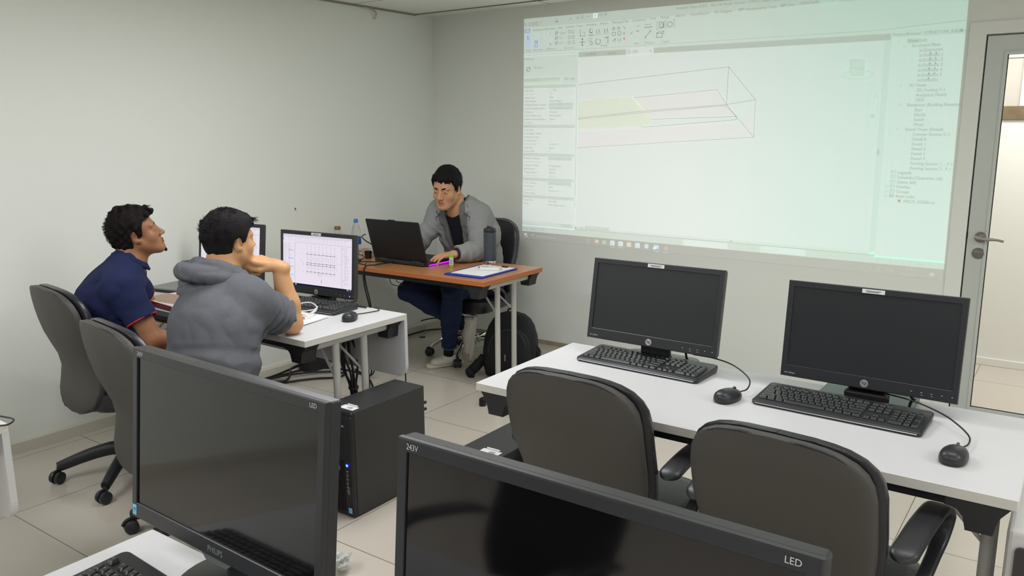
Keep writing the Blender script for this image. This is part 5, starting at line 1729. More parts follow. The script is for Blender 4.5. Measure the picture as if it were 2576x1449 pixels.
for i_, (x_, y_, a_) in enumerate(((-3.303, 3.755, 0.2), (-3.128, 3.692, 1.9))):
    o = obj('paper_scrap', tube(NB(), [(-0.014, 0, 0.001), (0, 0.003, 0.0015), (0.014, 0, 0.001)], 0.0018, 6), M_LABEL)
    o.location = (x_, y_, 0)
    o.rotation_euler = (0, 0, a_)
    tag(o, ('tiny white scrap on the floor left of the teacher chair caster', 'tiny white curled scrap on the floor nearer the orange desk leg')[i_], 'scrap', 'white scraps on the floor')

# white cabinet with dark glass front cut off by the right frame edge
cbn = thing('side_cabinet', 'white cabinet with dark front at the lower right frame edge', 'cabinet', (0.165, 2.33, 0))
bm = NB()
box(bm, (-0.235, -0.235, 0.0), (0.235, 0.235, 0.60), 0.012, 3)
obj('cabinet_body', bm, mat('white_enamel', rgb(220, 220, 216), 0.3), cbn)
bm = NB()
prism(bm, rrect(0.43, 0.52, 0.012, 4, 0, 0.30), -0.243, -0.233, 'y')
obj('dark_door', bm, mat('smoked_glass', rgb(58, 56, 58), 0.15), cbn)

# ------------------------------------------------------------------ backpack
bp_ = thing('backpack', 'black backpack on the floor behind the orange desk legs', 'backpack', (-2.865, 4.02, 0), 0.42)
bp_.scale = (0.95, 0.95, 0.94)
bm = NB()
rings = []
for z, hw, hd, yo in ((0.0, 0.150, 0.085, 0), (0.012, 0.172, 0.102, 0), (0.08, 0.185, 0.112, 0), (0.18, 0.182, 0.108, 0.006), (0.26, 0.172, 0.10, 0.012), (0.33, 0.152, 0.086, 0.02), (0.375, 0.125, 0.068, 0.028), (0.405, 0.09, 0.048, 0.034), (0.418, 0.05, 0.028, 0.038), (0.421, 0.015, 0.01, 0.04)):
    rg = []
    for i in range(36):
        a = 2 * PI * i / 36
        ca, sa = math.cos(a), math.sin(a)
        wob = 1 + 0.018 * math.sin(5 * a + z * 20) + 0.012 * math.sin(9 * a - z * 33)
        rg.append((hw * math.copysign(abs(ca) ** 0.62, ca) * wob, hd * math.copysign(abs(sa) ** 0.62, sa) * wob + yo, z))
    rings.append(rg)
loft(bm, rings)
M_BAG = mat('black_nylon', rgb(27, 28, 33), 0.75, bump=0.5, bscale=120)
body_ = obj('backpack_body', bm, M_BAG, bp_, smooth='all')
bm = NB()
rings = []
for z, hw, hd in ((0.025, 0.135, 0.02), (0.04, 0.15, 0.045), (0.12, 0.155, 0.058), (0.22, 0.148, 0.050), (0.29, 0.125, 0.040), (0.325, 0.085, 0.026), (0.34, 0.03, 0.01)):
    rings.append([(hw * math.copysign(abs(math.cos(a)) ** 0.6, math.cos(a)), -0.085 + hd * math.copysign(abs(math.sin(a)) ** 0.6, math.sin(a)), z) for a in [2 * PI * i / 28 for i in range(28)]])
loft(bm, rings)
obj('front_pocket', bm, M_BAG, bp_, smooth='all')
bm = NB()
tube(bm, spline([(-0.125, -0.125, 0.12), (-0.120, -0.126, 0.22), (-0.09, -0.122, 0.29), (-0.03, -0.112, 0.325), (0.05, -0.110, 0.325), (0.10, -0.120, 0.285), (0.125, -0.128, 0.22)], 6), 0.0022, 6)
obj('zip_seam', bm, mat('grey_zip', rgb(74, 78, 84), 0.5), bp_, smooth='all')
for (x_, z_) in ((-0.01, 0.155), (0.05, 0.225)):
    bm = NB()
    box(bm, (x_ - 0.004, -0.150, z_ - 0.025), (x_ + 0.004, -0.146, z_ + 0.01), 0.001)
    lathe(bm, [(0.003, -0.001), (0.006, -0.001), (0.006, 0.001), (0.003, 0.001)], 12, M=Matrix.Translation((x_, -0.149, z_ + 0.014)) @ MY)
    obj('zip_pull', bm, M_STEEL, bp_)
bm = NB()
tube(bm, spline([(-0.17, -0.05, 0.13), (-0.215, -0.07, 0.07), (-0.245, -0.09, 0.04), (-0.25, -0.14, 0.03)], 6), [0.03] * 4 + [0.036] * 12 + [0.040] * 3, 12, sx=0.6)
obj('side_strap', bm, M_BAG, bp_, smooth='all')
bm = NB()
tube(bm, spline([(0.172, -0.03, 0.22), (0.20, -0.02, 0.17), (0.19, -0.04, 0.12), (0.205, -0.05, 0.03)], 5), 0.007, 8)
box(bm, (0.180, -0.04, 0.15), (0.205, -0.015, 0.175), 0.004)
obj('strap_buckle', bm, M_BLK, bp_, smooth=True)
bm = NB()
tube(bm, spline([(-0.03, 0.04, 0.41), (-0.02, 0.045, 0.438), (0.02, 0.045, 0.438), (0.03, 0.04, 0.41)], 5), 0.006, 8)
obj('carry_handle', bm, M_BAG, bp_, smooth='all')
# ------------------------------------------------------------------ people: signed distance shapes turned into one smooth surface
def V3(*a):
    return np.array(a if len(a) == 3 else a[0], float)


def nrm(v):
    v = np.array(v, float)
    return v / np.linalg.norm(v)


def smin(a, b, k):
    if k <= 0:
        return np.minimum(a, b)
    h = np.maximum(k - np.abs(a - b), 0) / k
    return np.minimum(a, b) - h * h * k * 0.25


class Grid:
    def __init__(self, lo, hi, res):
        self.lo = np.array(lo, float)
        self.res = res
        self.n = np.ceil((np.array(hi) - self.lo) / res).astype(int) + 1
        self.F = np.full(self.n, 0.05, np.float32)
        self.ax = [(self.lo[i] + np.arange(self.n[i]) * res).astype(np.float32) for i in range(3)]

    def like(self, F=None):
        g = object.__new__(Grid)
        g.lo, g.res, g.n, g.ax = self.lo, self.res, self.n, self.ax
        g.F = np.full(self.n, 0.05, np.float32) if F is None else F.copy()
        return g

    def block(self, lo, hi):
        a = np.clip(np.floor((np.array(lo) - self.lo) / self.res).astype(int), 0, self.n - 1)
        b = np.clip(np.ceil((np.array(hi) - self.lo) / self.res).astype(int) + 1, 1, self.n)
        if np.any(b <= a):
            return None
        s = tuple(slice(a[i], b[i]) for i in range(3))
        X = self.ax[0][s[0]][:, None, None]
        Y = self.ax[1][s[1]][None, :, None]
        Z = self.ax[2][s[2]][None, None, :]
        return s, X, Y, Z

    def add(self, p, k=0.012):
        fn, lo, hi = p
        m = k + 0.012
        bl = self.block(np.array(lo) - m, np.array(hi) + m)
        if bl:
            s, X, Y, Z = bl
            self.F[s] = smin(self.F[s], fn(X, Y, Z).astype(np.float32), k)

    def cut(self, p, k=0.004):
        fn, lo, hi = p
        m = k + 0.012
        bl = self.block(np.array(lo) - m, np.array(hi) + m)
        if bl:
            s, X, Y, Z = bl
            self.F[s] = -smin(-self.F[s], fn(X, Y, Z).astype(np.float32), k)

    def apply(self, fn):
        self.F = fn(self.F, self.ax[0][:, None, None], self.ax[1][None, :, None], self.ax[2][None, None, :]).astype(np.float32)

    def mesh(self):
        F = self.F
        F[0], F[-1] = 0.05, 0.05
        F[:, 0], F[:, -1] = 0.05, 0.05
        F[:, :, 0], F[:, :, -1] = 0.05, 0.05
        S = F < 0
        c = S[:-1, :-1, :-1].astype(np.uint8)
        tot = np.zeros_like(c)
        for i in (0, 1):
            for j in (0, 1):
                for k in (0, 1):
                    tot += S[i:S.shape[0] - 1 + i, j:S.shape[1] - 1 + j, k:S.shape[2] - 1 + k]
        act = (tot > 0) & (tot < 8)
        I, J, K = np.nonzero(act)
        idx = np.full(act.shape, -1, np.int32)
        idx[I, J, K] = np.arange(len(I))
        val = {}
        for i in (0, 1):
            for j in (0, 1):
                for k in (0, 1):
                    val[(i, j, k)] = F[I + i, J + j, K + k].astype(float)
        acc = np.zeros((len(I), 3))
        cnt = np.zeros(len(I))
        for a in val:
            for ax in range(3):
                if a[ax] == 0:
                    b = list(a)
                    b[ax] = 1
                    b = tuple(b)
                    va, vb = val[a], val[b]
                    m = (va < 0) != (vb < 0)
                    t = np.where(m, va / np.where(m, va - vb, 1), 0)
                    p = np.array(a, float)[None, :] + np.zeros((len(I), 3))
                    p[:, ax] += t
                    acc += np.where(m[:, None], p, 0)
                    cnt += m
        P = acc / cnt[:, None] + np.stack([I, J, K], 1)
        P = P * self.res + self.lo
        quads = []
        for ax in range(3):
            b1, b2 = [(1, 2), (2, 0), (0, 1)][ax]
            sl0 = [slice(None)] * 3
            sl1 = [slice(None)] * 3
            sl0[ax] = slice(0, -1)
            sl1[ax] = slice(1, None)
            d = S[tuple(sl0)] != S[tuple(sl1)]
            E = np.stack(np.nonzero(d), 1)
            E = E[(E[:, b1] > 0) & (E[:, b2] > 0)]
            inside = S[E[:, 0], E[:, 1], E[:, 2]]
            def g(o1, o2):
                q = E.copy()
                q[:, b1] -= o1
                q[:, b2] -= o2
                return idx[q[:, 0], q[:, 1], q[:, 2]]
            Q = np.stack([g(1, 1), g(0, 1), g(0, 0), g(1, 0)], 1)
            Q[~inside] = Q[~inside][:, ::-1]
            quads.append(Q)
        Q = np.concatenate(quads)
        Q = Q[(Q >= 0).all(1)]
        return P, Q


def relax(P, Q, n=2, lam=0.5):
    e = np.concatenate([Q[:, [0, 1]], Q[:, [1, 2]], Q[:, [2, 3]], Q[:, [3, 0]]])
    e = np.concatenate([e, e[:, ::-1]])
    for _ in range(n):
        s = np.zeros_like(P)
        for ax in range(3):
            s[:, ax] = np.bincount(e[:, 0], P[e[:, 1], ax], len(P))
        c = np.bincount(e[:, 0], minlength=len(P))[:, None]
        P = P + lam * (s / np.maximum(c, 1) - P)
    return P


def grid_obj(name, G, m, parent, origin, n=2, paint=None, lam=0.5):
    P, Q = G.mesh()
    P = relax(P, Q, n, lam)
    me = bpy.data.meshes.new(name)
    W = P - np.array(origin)
    me.vertices.add(len(W))
    me.vertices.foreach_set('co', W.astype(np.float32).ravel())
    me.loops.add(len(Q) * 4)
    me.loops.foreach_set('vertex_index', Q.astype(np.int32).ravel())
    me.polygons.add(len(Q))
    me.polygons.foreach_set('loop_start', np.arange(0, len(Q) * 4, 4, dtype=np.int32))
    me.polygons.foreach_set('use_smooth', np.ones(len(Q), bool))
    for mm in (m if isinstance(m, (list, tuple)) else [m]):
        me.materials.append(mm)
    if paint is not None:
        cen = P[Q].mean(1)
        me.polygons.foreach_set('material_index', paint(cen).astype(np.int32))
    me.update(calc_edges=True)
    me.validate()
    o = bpy.data.objects.new(name, me)
    C.objects.link(o)
    o.parent = parent
    return o


def cap(a, b, ra, rb, side=None, fac=1.0):
    """tapered capsule, optionally wider along side"""
    a, b = V3(a), V3(b)
    ba = b - a
    L2 = max(ba @ ba, 1e-9)
    s = None if side is None else nrm(side)
    R_ = max(ra, rb) * max(1, fac)

    def fn(X, Y, Z):
        px_, py_, pz_ = X - a[0], Y - a[1], Z - a[2]
        t = np.clip((px_ * ba[0] + py_ * ba[1] + pz_ * ba[2]) / L2, 0, 1)
        qx, qy, qz = px_ - t * ba[0], py_ - t * ba[1], pz_ - t * ba[2]
        if s is not None:
            c = (qx * s[0] + qy * s[1] + qz * s[2]) * (1 - 1 / fac)
            qx, qy, qz = qx - c * s[0], qy - c * s[1], qz - c * s[2]
        return np.sqrt(qx * qx + qy * qy + qz * qz) - (ra + (rb - ra) * t)
    return fn, np.minimum(a, b) - R_, np.maximum(a, b) + R_


def ell(c, r, M=None):
    """ellipsoid, M columns = local axes"""
    c, r = V3(c), V3(r)
    M = np.eye(3) if M is None else np.array(M, float)

    def fn(X, Y, Z):
        dx, dy, dz = X - c[0], Y - c[1], Z - c[2]
        u = [(dx * M[0, i] + dy * M[1, i] + dz * M[2, i]) for i in range(3)]
        k0 = np.sqrt(sum((u[i] / r[i]) ** 2 for i in range(3)))
        k1 = np.sqrt(sum((u[i] / r[i] ** 2) ** 2 for i in range(3)))
        return k0 * (k0 - 1) / np.maximum(k1, 1e-6)
    R_ = np.sqrt(((M * r[None, :]) ** 2).sum(1))
    return fn, c - R_, c + R_


class Frame:
    """local frame: columns right, forward, up; scale s"""
    def __init__(self, o, fwd, up=(0, 0, 1), s=1.0):
        f_ = nrm(fwd)
        u_ = V3(up)
        r_ = nrm(np.cross(f_, u_))
        u_ = np.cross(r_, f_)
        self.o, self.M, self.s = V3(o), np.stack([r_, f_, u_], 1), s

    def __call__(self, p):
        return self.o + self.M @ (V3(p) * self.s)

    def cap(self, a, b, ra, rb, side=None, fac=1.0):
        return cap(self(a), self(b), ra * self.s, rb * self.s, None if side is None else self.M @ V3(side), fac)

    def ell(self, c, r, R=None):
        M = self.M if R is None else self.M @ R
        return ell(self(c), V3(r) * self.s, M)

    def inv(self, P):
        return ((P - self.o) @ self.M) / self.s

    def coords(self, X, Y, Z):
        dx, dy, dz = X - self.o[0], Y - self.o[1], Z - self.o[2]
        return [(dx * self.M[0, i] + dy * self.M[1, i] + dz * self.M[2, i]) / self.s for i in range(3)]


def rotx(a):
    c, s = math.cos(a), math.sin(a)
    return np.array([[1, 0, 0], [0, c, -s], [0, s, c]])


def roty(a):
    c, s = math.cos(a), math.sin(a)
    return np.array([[c, 0, s], [0, 1, 0], [-s, 0, c]])


def rotz_(a):
    c, s = math.cos(a), math.sin(a)
    return np.array([[c, -s, 0], [s, c, 0], [0, 0, 1]])


def waves(seed, n, f0, f1):
    rnd = random.Random(seed)
    W_ = [(nrm([rnd.gauss(0, 1), rnd.gauss(0, 1), rnd.gauss(0, 1)]), rnd.uniform(f0, f1), rnd.uniform(0, 6.28)) for _ in range(n)]

    def fn(X, Y, Z):
        s = 0
        for d, f_, p in W_:
            s = s + np.sin((X * d[0] + Y * d[1] + Z * d[2]) * f_ + p)
        return s / n
    return fn


def head_prims(G, H, chub=0.0, mouth_open=False):
    """adds a head to grid G in head frame H: +y face, +z up, origin between the ears"""
    A = G.add
    A(H.ell((0, -0.018, 0.038), (0.073, 0.092, 0.080)), 0.02)
    A(H.ell((0, 0.020, 0.020), (0.066, 0.070, 0.075)), 0.02)
    A(H.ell((0, 0.030, -0.052), (0.054 + chub * .5, 0.052, 0.055)), 0.03)
    for s in (-1, 1):
        A(H.cap((s * 0.050, 0.000, -0.045), (s * 0.020, 0.062, -0.094), 0.016 + chub * .6, 0.017 + chub * .3), 0.03)
        A(H.ell((s * 0.038, 0.052, -0.028), (0.026 + chub * .4, 0.026, 0.028 + chub * .3)), 0.02)
        A(H.ell((s * 0.030, 0.075, 0.024), (0.024, 0.012, 0.009)), 0.018)
    A(H.ell((0, 0.074, -0.094), (0.021, 0.017, 0.016)), 0.022)
    A(H.ell((0, 0.066, -0.062), (0.030, 0.022, 0.028)), 0.015)
    # sockets and lids
    for s in (-1, 1):
        G.cut(H.ell((s * 0.031, 0.094, 0.004), (0.017, 0.009, 0.010)), 0.014)
        A(H.ell((s * 0.031, 0.0765, 0.003), (0.0140, 0.0108, 0.0110)), 0.008)
    # nose
    A(H.cap((0, 0.072, 0.016), (0, 0.086, -0.030), 0.011, 0.014), 0.010)
    A(H.cap((0, 0.082, 0.014), (0, 0.106, -0.025), 0.0080, 0.0100), 0.010)
    A(H.ell((0, 0.108, -0.030), (0.0115, 0.011, 0.0095)), 0.006)
    for s in (-1, 1):
        A(H.ell((s * 0.0125, 0.097, -0.033), (0.0085, 0.010, 0.0075)), 0.005)
        G.cut(H.ell((s * 0.0065, 0.103, -0.0415), (0.0032, 0.005, 0.004)), 0.002)
    # lips
    zo = 0.0025 if mouth_open else -0.0006
    A(H.cap((-0.017, 0.0850, -0.0600), (0, 0.0925, -0.0578), 0.0040, 0.0058), 0.006)
    A(H.cap((0.017, 0.0850, -0.0600), (0, 0.0925, -0.0578), 0.0040, 0.0058), 0.006)
    A(H.cap((-0.014, 0.0845, -0.0675 - zo), (0, 0.0900, -0.0705 - zo), 0.0045, 0.0066), 0.006)
    A(H.cap((0.014, 0.0845, -0.0675 - zo), (0, 0.0900, -0.0705 - zo), 0.0045, 0.0066), 0.006)
    G.cut(H.ell((0, 0.094, -0.0640 - zo * .6), (0.017, 0.008, 0.0012 + max(0, zo) * .8)), 0.003)
    # ears
    for s in (-1, 1):
        R = rotz_(s * -0.35) @ rotx(-0.15)
        A(H.ell((s * 0.078, -0.012, -0.004), (0.0075, 0.018, 0.031), R), 0.006)
        A(H.ell((s * 0.074, 0.000, -0.026), (0.007, 0.010, 0.012), R), 0.006)
        G.cut(H.ell((s * 0.0865, -0.006, 0.000), (0.0070, 0.0105, 0.019), R), 0.004)
        G.cut(H.ell((s * 0.084, 0.002, -0.009), (0.007, 0.007, 0.009), R), 0.003)


def head_paint(H, lipm=1, mouth=2):
    def f_(P):
        q = H.inv(P)
        x, y, z = q[:, 0], q[:, 1], q[:, 2]
        lim = 0.0215 * (1 - ((z + 0.064) / 0.022) ** 2 * 0.4)
        lip = (np.abs(x) < lim) & (y > 0.078) & (z < -0.0545) & (z > -0.0775) & (np.abs(x) < 0.021)
        return np.where(lip, lipm, 0)
    return f_


def hair_grid(name, H, m, parent, origin, thick=0.016, amp=0.003, freq=(120, 260), hairline=0.072, fringe=None, seed=1, nape=-0.062, res=0.0028, lump=0.0, lf=40, side_burn=-0.01, top=0.0, extra=None, relax_n=1):
    lo = H.o - 0.16 * H.s
    hi = H.o + 0.17 * H.s
    G = Grid(lo, hi, res)
    G.add(H.ell((0, -0.018, 0.040 + top * 0.4), (0.074 + thick * 0.72, 0.094 + thick * .85, 0.080 + thick + top)), 0)
    G.add(H.ell((0, 0.018, 0.042), (0.066 + thick * 0.75, 0.066 + thick, 0.066 + thick)), 0.02)
    G.add(H.ell((0, -0.045, -0.020), (0.058 + thick * .5, 0.052 + thick * .6, 0.056)), 0.02)
    if fringe:
        for a, b, ra, rb in fringe:
            G.add(H.cap(a, b, ra, rb), 0.010)
    nz = waves(seed, 9, *freq)
    nl = waves(seed + 5, 7, lf * .6, lf * 1.4)

    def f_(F, X, Y, Z):
        x, y, z = H.coords(X, Y, Z)
        F = F - amp * nz(X, Y, Z) * 2.0 - lump * nl(X, Y, Z) * 2
        # lower boundary of the hair as a function of y (front to back)
        yy = np.broadcast_to(y, F.shape)
        ax_ = np.broadcast_to(np.abs(x), F.shape)
        b_side = np.interp(yy, [-0.12, -0.055, -0.034, -0.030, -0.004, 0.004, 0.022, 0.034, 0.050, 0.075, 0.2], [nape, nape, -0.040, 0.020, 0.030, side_burn, side_burn + 0.004, 0.030, hairline - 0.008, hairline, hairline])
        b_mid = np.interp(yy, [-0.12, -0.05, 0.03, 0.06, 0.2], [nape, nape, 0.01, hairline, hairline])
        w_ = np.clip((ax_ - 0.03) / 0.03, 0, 1)
        bound = b_side * w_ + b_mid * (1 - w_)
        d = (bound + 0.004 * nz(X * .5, Y * .5, Z * .5) - z) * H.s * 0.75
        if fringe:
            keep = np.full(F.shape, 1.0, np.float32)
            for a, b, ra, rb in fringe:
                fn, _, _ = H.cap(a, b, ra + 0.001, rb + 0.001)
                keep = np.minimum(keep, fn(X, Y, Z) - amp * nz(X, Y, Z) * 2)
            d = np.minimum(d, keep)
        return np.maximum(F, d)
    G.apply(f_)
    if extra:
        for p in extra:
            G.add(p, 0.006)
    return grid_obj(name, G, m, parent, origin, relax_n)


def brow_eye(H, parent, origin, hair_m, look=(0, 0, 0), open_=0.0042, brow_w=1.0, white=None):
    wm, im = white or mat('eye_white', rgb(150, 138, 128), 0.4), mat('dark_iris', rgb(26, 18, 14), 0.15)
    for s in (-1, 1):
        bm = NB()
        pts = [H((s * (0.013 + 0.034 * t), 0.0905 - 0.010 * t * t - 0.002 * t, 0.0225 + 0.0065 * math.sin(t * 2.2))) - origin for t in [i / 8 for i in range(9)]]
        tube(bm, pts, [H.s * brow_w * (0.0022 + 0.0014 * math.sin(PI * min(1, i / 8 + 0.15))) for i in range(9)], 6, sx=1.0)
        obj('eyebrow', bm, hair_m, parent, smooth='all')
        for nm, dy, rx, rz, mm in (('eye', 0.0, 0.0098, open_, wm), ('iris', 0.0012, min(0.0052, open_ + 0.001), open_ * 0.93, im)):
            bm = NB()
            bmesh.ops.create_uvsphere(bm, u_segments=18, v_segments=10, radius=1.0)
            for v in bm.verts:
                q = (s * 0.031 + v.co.x * rx + (look[0] if nm == 'iris' else 0), 0.0848 + dy * .6 + v.co.y * 0.0028 - (v.co.x * rx) ** 2 * 6, 0.0028 + look[2] * 0 + v.co.z * rz)
                v.co = Vector(H(q) - origin)
            obj(nm, bm, mm, parent, smooth='all')


def hand_prims(G, Hd, curls, spread=(0.10, 0.02, -0.06, -0.15), thumb=((0.7, 0.65, -0.25), (0.45, 0.85, -0.2), (0.3, 0.95, -0.15)), side=1, splay=None):
    """hand frame: origin wrist, +y towards fingers, +z back of the hand; thumb on side*x"""
    A = G.add
    S = side
    A(Hd.cap((S * 0.012, 0.006, 0), (S * 0.022, 0.076, 0.001), 0.0150, 0.0125, (1, 0, 0), 1.15), 0.012)
    A(Hd.cap((-S * 0.010, 0.006, 0), (-S * 0.020, 0.072, 0), 0.0150, 0.0120, (1, 0, 0), 1.2), 0.012)
    A(Hd.cap((0, 0.01, 0), (0, 0.078, 0.002), 0.0155, 0.0125, (1, 0, 0), 1.5), 0.012)
    A(Hd.cap((0, -0.03, 0), (0, 0.012, 0), 0.0200, 0.0185, (1, 0, 0), 1.35), 0.015)
    A(Hd.cap((S * 0.018, 0.03, -0.010), (S * 0.014, 0.062, -0.012), 0.013, 0.011), 0.012)
    base = [(0.029, 0.083), (0.0098, 0.089), (-0.0098, 0.085), (-0.0275, 0.076)]
    ln = [(0.041, 0.025, 0.020), (0.045, 0.029, 0.021), (0.041, 0.027, 0.021), (0.032, 0.020, 0.018)]
    rr = [0.0088, 0.0090, 0.0086, 0.0076]
    for i in range(4):
        p = V3(S * base[i][0], base[i][1], 0.001)
        a = 0.0
        az = S * (spread[i] if splay is None else splay[i])
        A(Hd.cap(V3(S * base[i][0] * 0.85, base[i][1] - 0.018, 0.0015), p, 0.0098, rr[i] * 1.08), 0.008)
        A(Hd.ell(p + V3(0, -0.003, 0.0035), (rr[i], rr[i] * 1.1, rr[i] * 0.9)), 0.004)
        for j in range(3):
            a += curls[i][j]
            d = V3(math.sin(az) * math.cos(a), math.cos(az) * math.cos(a), -math.sin(a))
            q = p + d * ln[i][j]
            A(Hd.cap(p, q, rr[i] * (1.06 - 0.09 * j), rr[i] * (0.96 - 0.10 * j)), 0.0035)
            p = q
    p = V3(S * 0.020, 0.018, -0.004)
    for d, l, r0, r1 in zip(thumb, (0.046, 0.032, 0.026), (0.0145, 0.0112, 0.0100), (0.0115, 0.0102, 0.0078)):
        d = nrm((S * d[0], d[1], d[2]))
        q = p + d * l
        A(Hd.cap(p, q, r0, r1), 0.006)
        p = q


def torso_prims(J, off=0.0, girth=1.0):
    """pelvis-waist-chest-shoulder prims with side direction J['side']"""
    s = J['side']
    P = []
    pel, wai, che, nec = J['pelvis'], J['waist'], J['chest'], J['neck']
    P.append((cap(pel, wai, 0.112 * girth + off, 0.102 * girth + off, s, 1.42), 0.05))
    P.append((cap(wai, che, 0.102 * girth + off, 0.108 * girth + off, s, 1.42), 0.05))
    top = che + (nec - che) * 0.55
    P.append((cap(che, top, 0.108 * girth + off, 0.080 + off, s, 1.5), 0.05))
    for k in ('shR', 'shL'):
        P.append((cap(top + (J[k] - top) * 0.35, J[k], 0.062 + off, 0.052 + off), 0.05))
        P.append((cap(nec + V3(0, 0, 0.0), J[k] + V3(0, 0, 0.005), 0.046 + off, 0.046 + off), 0.05))
    return P


def arm_prims(sh, el, wr, off=0.0, r=(0.054, 0.041, 0.043, 0.0275)):
    return [(cap(sh, el, r[0] + off, r[1] + off), 0.03), (cap(el, el + (wr - el) * 0.35, r[1] + off, r[2] + off), 0.015),
            (cap(el + (wr - el) * 0.35, wr, r[2] + off, r[3] + off), 0.02)]


def shell(G, body_prims, t):
    """hollow out a garment: remove the body grown by t"""
    B = G.like()
    for p, k in body_prims:
        B.add(p, k)
    G.F = np.maximum(G.F, -(B.F - t))


def half(G, p, n, k=0.0):
    """keep only the side where (x-p).n < 0"""
    n = nrm(n)
    p = V3(p)
    G.apply(lambda F, X, Y, Z: np.maximum(F, (X - p[0]) * n[0] + (Y - p[1]) * n[1] + (Z - p[2]) * n[2]))


def cut_region(G, p, n, c, r):
    """remove what lies beyond the plane (p, n) inside a ball (c, r)"""
    n = nrm(n)
    p, c = V3(p), V3(c)

    def f_(F, X, Y, Z):
        pl = (X - p[0]) * n[0] + (Y - p[1]) * n[1] + (Z - p[2]) * n[2]
        ball = np.sqrt((X - c[0]) ** 2 + (Y - c[1]) ** 2 + (Z - c[2]) ** 2) - r
        return np.maximum(F, -np.maximum(-pl, ball))
    G.apply(f_)


def crease(seed, amp, f0=25, f1=70, n=7, sharp=True):
    w_ = waves(seed, n, f0, f1)
    w2 = waves(seed + 31, 4, f0 * .5, f0)

    def f_(F, X, Y, Z):
        s = w_(X + 0.02 * w2(X, Y, Z), Y + 0.02 * w2(Y, Z, X), Z)
        return F + amp * (1.0 - np.abs(s) * 3.2 if sharp else s * 2)
    return f_


def limb_rings(a, b, amp, freq, t0=0.0, t1=1.0, seed=0, rad=0.09):
    """fold rings round a limb between a and b"""
    a, b = V3(a), V3(b)
    d = b - a
    L = np.linalg.norm(d)
    d = d / L
    w_ = waves(seed, 5, 18, 42)

    def f_(F, X, Y, Z):
        t = ((X - a[0]) * d[0] + (Y - a[1]) * d[1] + (Z - a[2]) * d[2]) / L
        qx, qy, qz = X - a[0] - t * L * d[0], Y - a[1] - t * L * d[1], Z - a[2] - t * L * d[2]
        rr = np.sqrt(qx * qx + qy * qy + qz * qz)
        m = np.clip((t - t0) / 0.12, 0, 1) * np.clip((t1 - t) / 0.12, 0, 1) * np.clip((rad - rr) / 0.02, 0, 1)
        return F + m * amp * np.sin(t * freq + 2.4 * w_(X, Y, Z) * 2)
    return f_


def shoe(name, parent, origin, toe, heel, up, m, sole_m, n_mark=True, s=1.0, side_sign=1):
    """low sneaker from heel to toe"""
    toe, heel = V3(toe), V3(heel)
    Fr = Frame(heel, toe - heel, up, np.linalg.norm(toe - heel) / 0.27)
    G = Grid(Fr.o + np.minimum.reduce([Fr.M @ (V3(a, b, c) * Fr.s) for a in (-.07, .07) for b in (-.06, .32) for c in (-.03, .13)]) - 0.01,
             Fr.o + np.maximum.reduce([Fr.M @ (V3(a, b, c) * Fr.s) for a in (-.07, .07) for b in (-.06, .32) for c in (-.03, .13)]) + 0.01, 0.0032)
    G.add(Fr.cap((0, 0.02, 0.035), (0, 0.22, 0.030), 0.030, 0.026, (1, 0, 0), 1.35), 0.02)
    G.add(Fr.cap((0, 0.015, 0.060), (0, 0.10, 0.050), 0.032, 0.034), 0.03)
    G.add(Fr.cap((0, 0.10, 0.050), (0, 0.20, 0.030), 0.030, 0.026, (1, 0, 0), 1.2), 0.03)
    G.cut(Fr.cap((0, 0.012, 0.115), (0, 0.055, 0.10), 0.026, 0.030), 0.006)
    half(G, Fr((0, 0, 0.016)), -(Fr.M[:, 2]))
    u = grid_obj(name, G, m, parent, origin, 1)
    bm = NB()
    ol = [(0.030 * math.cos(t), -0.012 + 0.030 * math.sin(t)) for t in [PI + PI * i / 8 for i in range(9)]] + [(0.034, 0.06), (0.038, 0.14), (0.041, 0.20)] + \
         [(0.002 + 0.040 * math.cos(t), 0.225 + 0.050 * math.sin(t)) for t in [PI * (0.02 + 0.96 * i / 10) for i in range(11)]] + [(-0.037, 0.19), (-0.033, 0.13), (-0.031, 0.06)]
    loft(bm, [[Vector(Fr((x * k, y * (0.99 if k < 1 else 1) + 0.012, z)) - origin) for x, y in ol] for z, k in ((-0.004, 0.94), (0.002, 1.0), (0.018, 1.02), (0.022, 0.97))])
    obj('sole', bm, sole_m, u, smooth=True)
    bm = NB()
    for k in range(5):
        y = 0.105 + k * 0.018
        z = 0.086 - k * 0.0068
        tube(bm, spline([Fr((-0.022, y - 0.004, z - 0.010)) - origin, Fr((0, y, z)) - origin, Fr((0.022, y + 0.004, z - 0.010)) - origin], 4), 0.0026 * s, 6)
    obj('laces', bm, sole_m, u, smooth='all')
    bm = NB()
    sd = side_sign
    # side stitching lines and letter on the outer side
    def S_(y, z, o=0.0):
        w0 = 0.0415 - 0.45 * max(0, z - 0.035) + 0.02 * max(0, 0.06 - y)
        return Vector(Fr((sd * (w0 + o), y, z)) - origin)
    for ln_ in ([(0.06, 0.022), (0.085, 0.06), (0.10, 0.075)], [(0.165, 0.020), (0.15, 0.045), (0.125, 0.062)], [(0.17, 0.045), (0.195, 0.035), (0.215, 0.022), (0.235, 0.030)], [(-0.005, 0.03), (0.02, 0.05), (0.035, 0.078)]):
        tube(bm, spline([S_(y, z, -0.0005) for y, z in ln_], 4), 0.0009, 5)
    obj('stitching', bm, mat('dark_stitch', rgb(96, 94, 88), 0.8), u, smooth='all')
    if n_mark:
        bm = NB()
        tube(bm, [S_(0.098, 0.030), S_(0.108, 0.060)], 0.0034, 6)
        tube(bm, [S_(0.108, 0.060), S_(0.128, 0.030)], 0.0034, 6)
        tube(bm, [S_(0.128, 0.030), S_(0.138, 0.058)], 0.0034, 6)
        obj('side_letter', bm, mat('pale_leather', rgb(226, 224, 216), 0.5), u, smooth='all')
    return u


